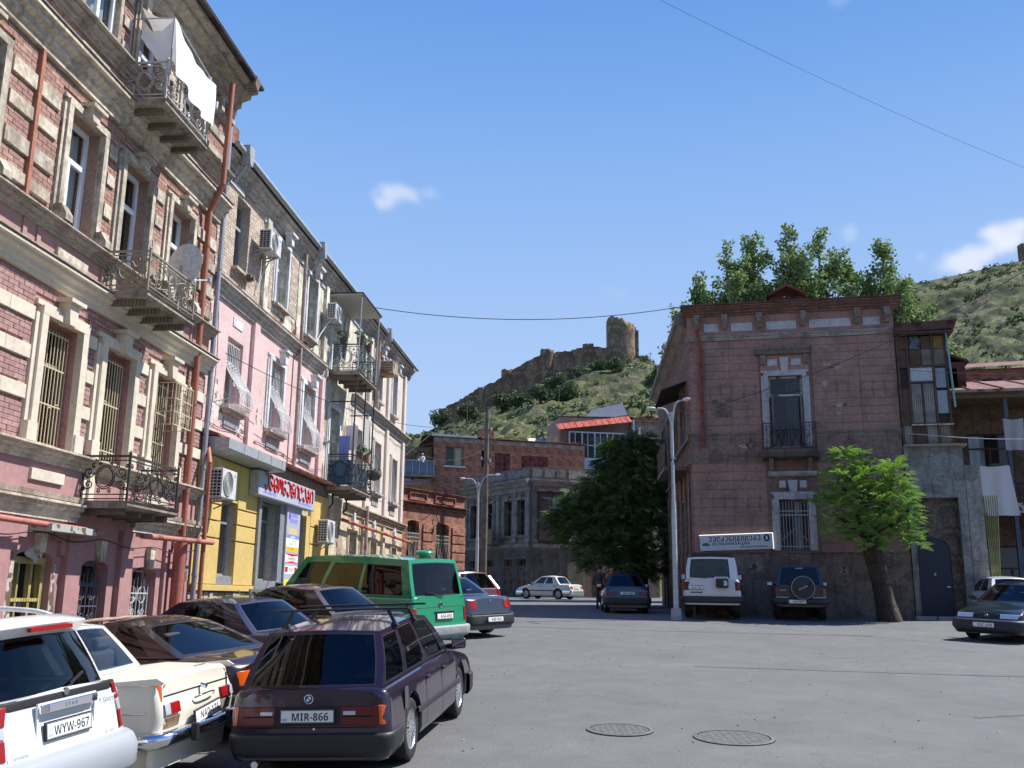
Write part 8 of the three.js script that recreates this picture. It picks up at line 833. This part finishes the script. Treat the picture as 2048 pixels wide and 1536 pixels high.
// ---------- people ----------
function person(label, x, d, head, P) { // joints in metres, facing +z local before turning
  const caps = P.caps, N = 72, S = 1.0; const mc = new MarchingCubes(N, new THREE.MeshBasicMaterial(), false, false, 60000); const half = 1.0; mc.isolation = 0; const sm = (a, b, k) => { const h = clamp(.5 + .5 * (b - a) / k, 0, 1); return lerp(b, a, h) - k * h * (1 - h); };
  const seg = (p, a, b, ra, rb) => { const ab = [b[0] - a[0], b[1] - a[1], b[2] - a[2]], ap = [p[0] - a[0], p[1] - a[1], p[2] - a[2]], t = clamp((ap[0] * ab[0] + ap[1] * ab[1] + ap[2] * ab[2]) / (ab[0] ** 2 + ab[1] ** 2 + ab[2] ** 2), 0, 1); return Math.hypot(ap[0] - ab[0] * t, ap[1] - ab[1] * t, ap[2] - ab[2] * t) - lerp(ra, rb, t); };
  const field = p => { let v = 9; for (const [a, b, ra, rb] of caps) v = sm(v, seg(p, a, b, ra, rb), .05); return v; };
  for (let k = 0; k < N; k++) for (let j = 0; j < N; j++) for (let i = 0; i < N; i++) { const p = [((i - N / 2) / (N / 2)) * half, ((j - N / 2) / (N / 2)) * half + .9, ((k - N / 2) / (N / 2)) * half]; mc.field[i + j * N + k * N * N] = -field(p); } mc.update(); const n = mc.count || mc.geometry.drawRange.count, pa = mc.positionArray.slice(0, n * 3); const c = new Float32Array(n * 3); for (let i = 0; i < n; i++) { pa[i * 3] *= half; pa[i * 3 + 1] = pa[i * 3 + 1] * half + .9; pa[i * 3 + 2] *= half; const y = pa[i * 3 + 1], q = P.colour(pa[i * 3], y, pa[i * 3 + 2]); c.set(q, i * 3); }
  const g = new THREE.BufferGeometry(); g.setAttribute('position', new THREE.BufferAttribute(pa, 3)); g.setAttribute('color', new THREE.BufferAttribute(c, 3)); g.computeVertexNormals(); const t = thing('person', label, 'person', null, [x, P.y ?? gy(-d), -d], head); const m = new THREE.Mesh(norm(mergeVertices(g)), mat([1, 1, 1], { vertexColors: true, rough: .9 })); m.name = 'body'; m.castShadow = m.receiveShadow = true; t.add(m);
  part(t, 'hair', new THREE.SphereGeometry(.112, 14, 8, 0, 6.284, 0, 1.7).rotateX(-.35).translate(P.head[0], P.head[1] + .02, P.head[2] - .012), mat(P.hair)); for (const h of P.hands) { const F = []; for (let i = 0; i < 5; i++) { const dx = (i - 2) * .018, l = i === 0 ? .05 : .075; F.push(rod([h[0] + dx, h[1] - .03, h[2]], [h[0] + dx * 1.2, h[1] - .03 - l, h[2] + .02], .009, .008, 5)); } part(t, 'fingers', F, mat(P.skin)); } return t;
}
{
  const skin = [.42, .24, .17]; const stand = (o = {}) => { const la = o.la || [[-.19, 1.42, 0], [-.25, 1.15, -.03], [-.24, .9, .05]], ra = o.ra || [[.19, 1.42, 0], [.26, 1.15, -.02], [.23, .9, .06]]; return { caps: [[[0, 1.6, .02], [0, 1.66, .02], .095, .1], [[0, 1.45, 0], [0, 1.56, .01], .06, .055], [[-.13, 1.4, 0], [.13, 1.4, 0], .085, .085], [[0, 1.34, 0], [0, 1.05, 0], .15, .13], [[-.07, .95, 0], [.07, .95, 0], .12, .12], [[-.09, .92, 0], [-.1, .5, .02], .09, .065], [[-.1, .5, .02], [-.11, .09, -.02], .062, .045], [[.09, .92, 0], [.11, .5, .03], .09, .065], [[.11, .5, .03], [.12, .09, 0], .062, .045], [[-.11, .05, -.03], [-.12, .04, .14], .045, .04], [[.12, .05, -.02], [.14, .04, .15], .045, .04], [la[0], la[1], .055, .042], [la[1], la[2], .042, .03], [ra[0], ra[1], .055, .042], [ra[1], ra[2], .042, .03], [[0, 1.62, .11], [0, 1.6, .125], .014, .012]], head: [0, 1.65, .02], hands: [la[2], ra[2]], skin, hair: o.hair || [.02, .016, .013], colour: (x, y, z) => { if (y > 1.5 || (Math.abs(x) > .2 && y < (o.cuff || 1.1) && y > .78)) return skin; if (y > .95) return o.top; if (y > .08) return o.legs; return [.03, .025, .02]; } }; };
  person('person in an orange top standing beside the parked blue cars', 4.35, 42.3, .3, stand({ top: [.6, .14, .03], legs: [.04, .05, .09] }));
  person('person in dark clothes standing in the road near the blue cars', 3.75, 41.2, 2.6, stand({ top: [.05, .05, .06], legs: [.03, .03, .035], cuff: .9 }));
  person('person in a pale blue shirt leaning by the parked hatchback under the tree', 5.35, 47.6, -.8, stand({ top: [.3, .36, .45], legs: [.06, .06, .07], ra: [[.19, 1.42, 0], [.3, 1.2, .1], [.2, 1.05, .25]] }));
  const w = stand({ top: [.6, .6, .6], legs: [.06, .07, .11], hair: [.35, .34, .33], la: [[-.19, 1.4, .05], [-.24, 1.2, .22], [-.15, 1.1, .42]], ra: [[.19, 1.4, .05], [.25, 1.2, .2], [.16, 1.1, .42]] }); const pB = scene.getObjectByName('hillside_brick_house'); w.y = 11.5; person('person in a white shirt leaning on the balcony rail of the hillside brick house', -7.3, 79.2, -.2, w);
}
// loose cables stapled along the old fronts, and a meter box
{
  const B = scene.getObjectByName('brick_apartment_house'), C = scene.getObjectByName('terraced_house'); reseed(71);
  const run = (P, x0, x1, y, z, sag) => { const pts = []; const n = Math.round((x1 - x0) / .9); for (let i = 0; i <= n; i++) pts.push([lerp(x0, x1, i / n), y - (i % 2 ? sag : 0) + rr(-.02, .02), z]); part(P, 'cable', tube(pts, .009, n * 5, 4), M.wire); };
  run(B, 9, 20.2, 2.5, .12, .09); run(B, 9, 20.2, 6.62, .05, .05); run(B, 14, 20.2, 10.2, .05, .06); run(C, 20.6, 29.5, 5.35, -.09, .05); run(C, 20.6, 35, 8.7, -.09, .08); run(C, 32.5, 42, 7.95, -.09, .06);
  for (const [x, y0, y1] of [[20.95, 5.3, 8.2], [23.9, 8.6, 10.4], [28.75, 8.7, 10.1], [33.0, 4.8, 8.1]]) part(C, 'cable', tube([[x, y0, -.1], [x + .05, (y0 + y1) / 2, -.07], [x - .03, y1, -.1]], .009, 16, 4), M.wire);
  part(B, 'meter_box', rbox(19.75, 19.98, 1.9, 2.2, 0, .12, .01), mat([.3, .3, .31], { map: T.rust })); part(C, 'antenna', [rod([20.9, 5.75, -.1], [21.1, 5.9, .45], .012, .012, 5), ...[0, 1, 2, 3].map(i => rod([20.95 + i * .04, 5.6 + i * .04, .1 + i * .1], [20.95 + i * .04, 5.95 + i * .04, .1 + i * .1], .006, .006, 4))], M.zinc);
  part(C, 'cut_logs', [rod([22.3, 9.06, .0], [22.3, 9.06, .16], .07, .07, 7), rod([22.15, 9.08, .0], [22.15, 9.08, .14], .06, .06, 7)], M.greyWood);
}
renderer.render(scene, camera);
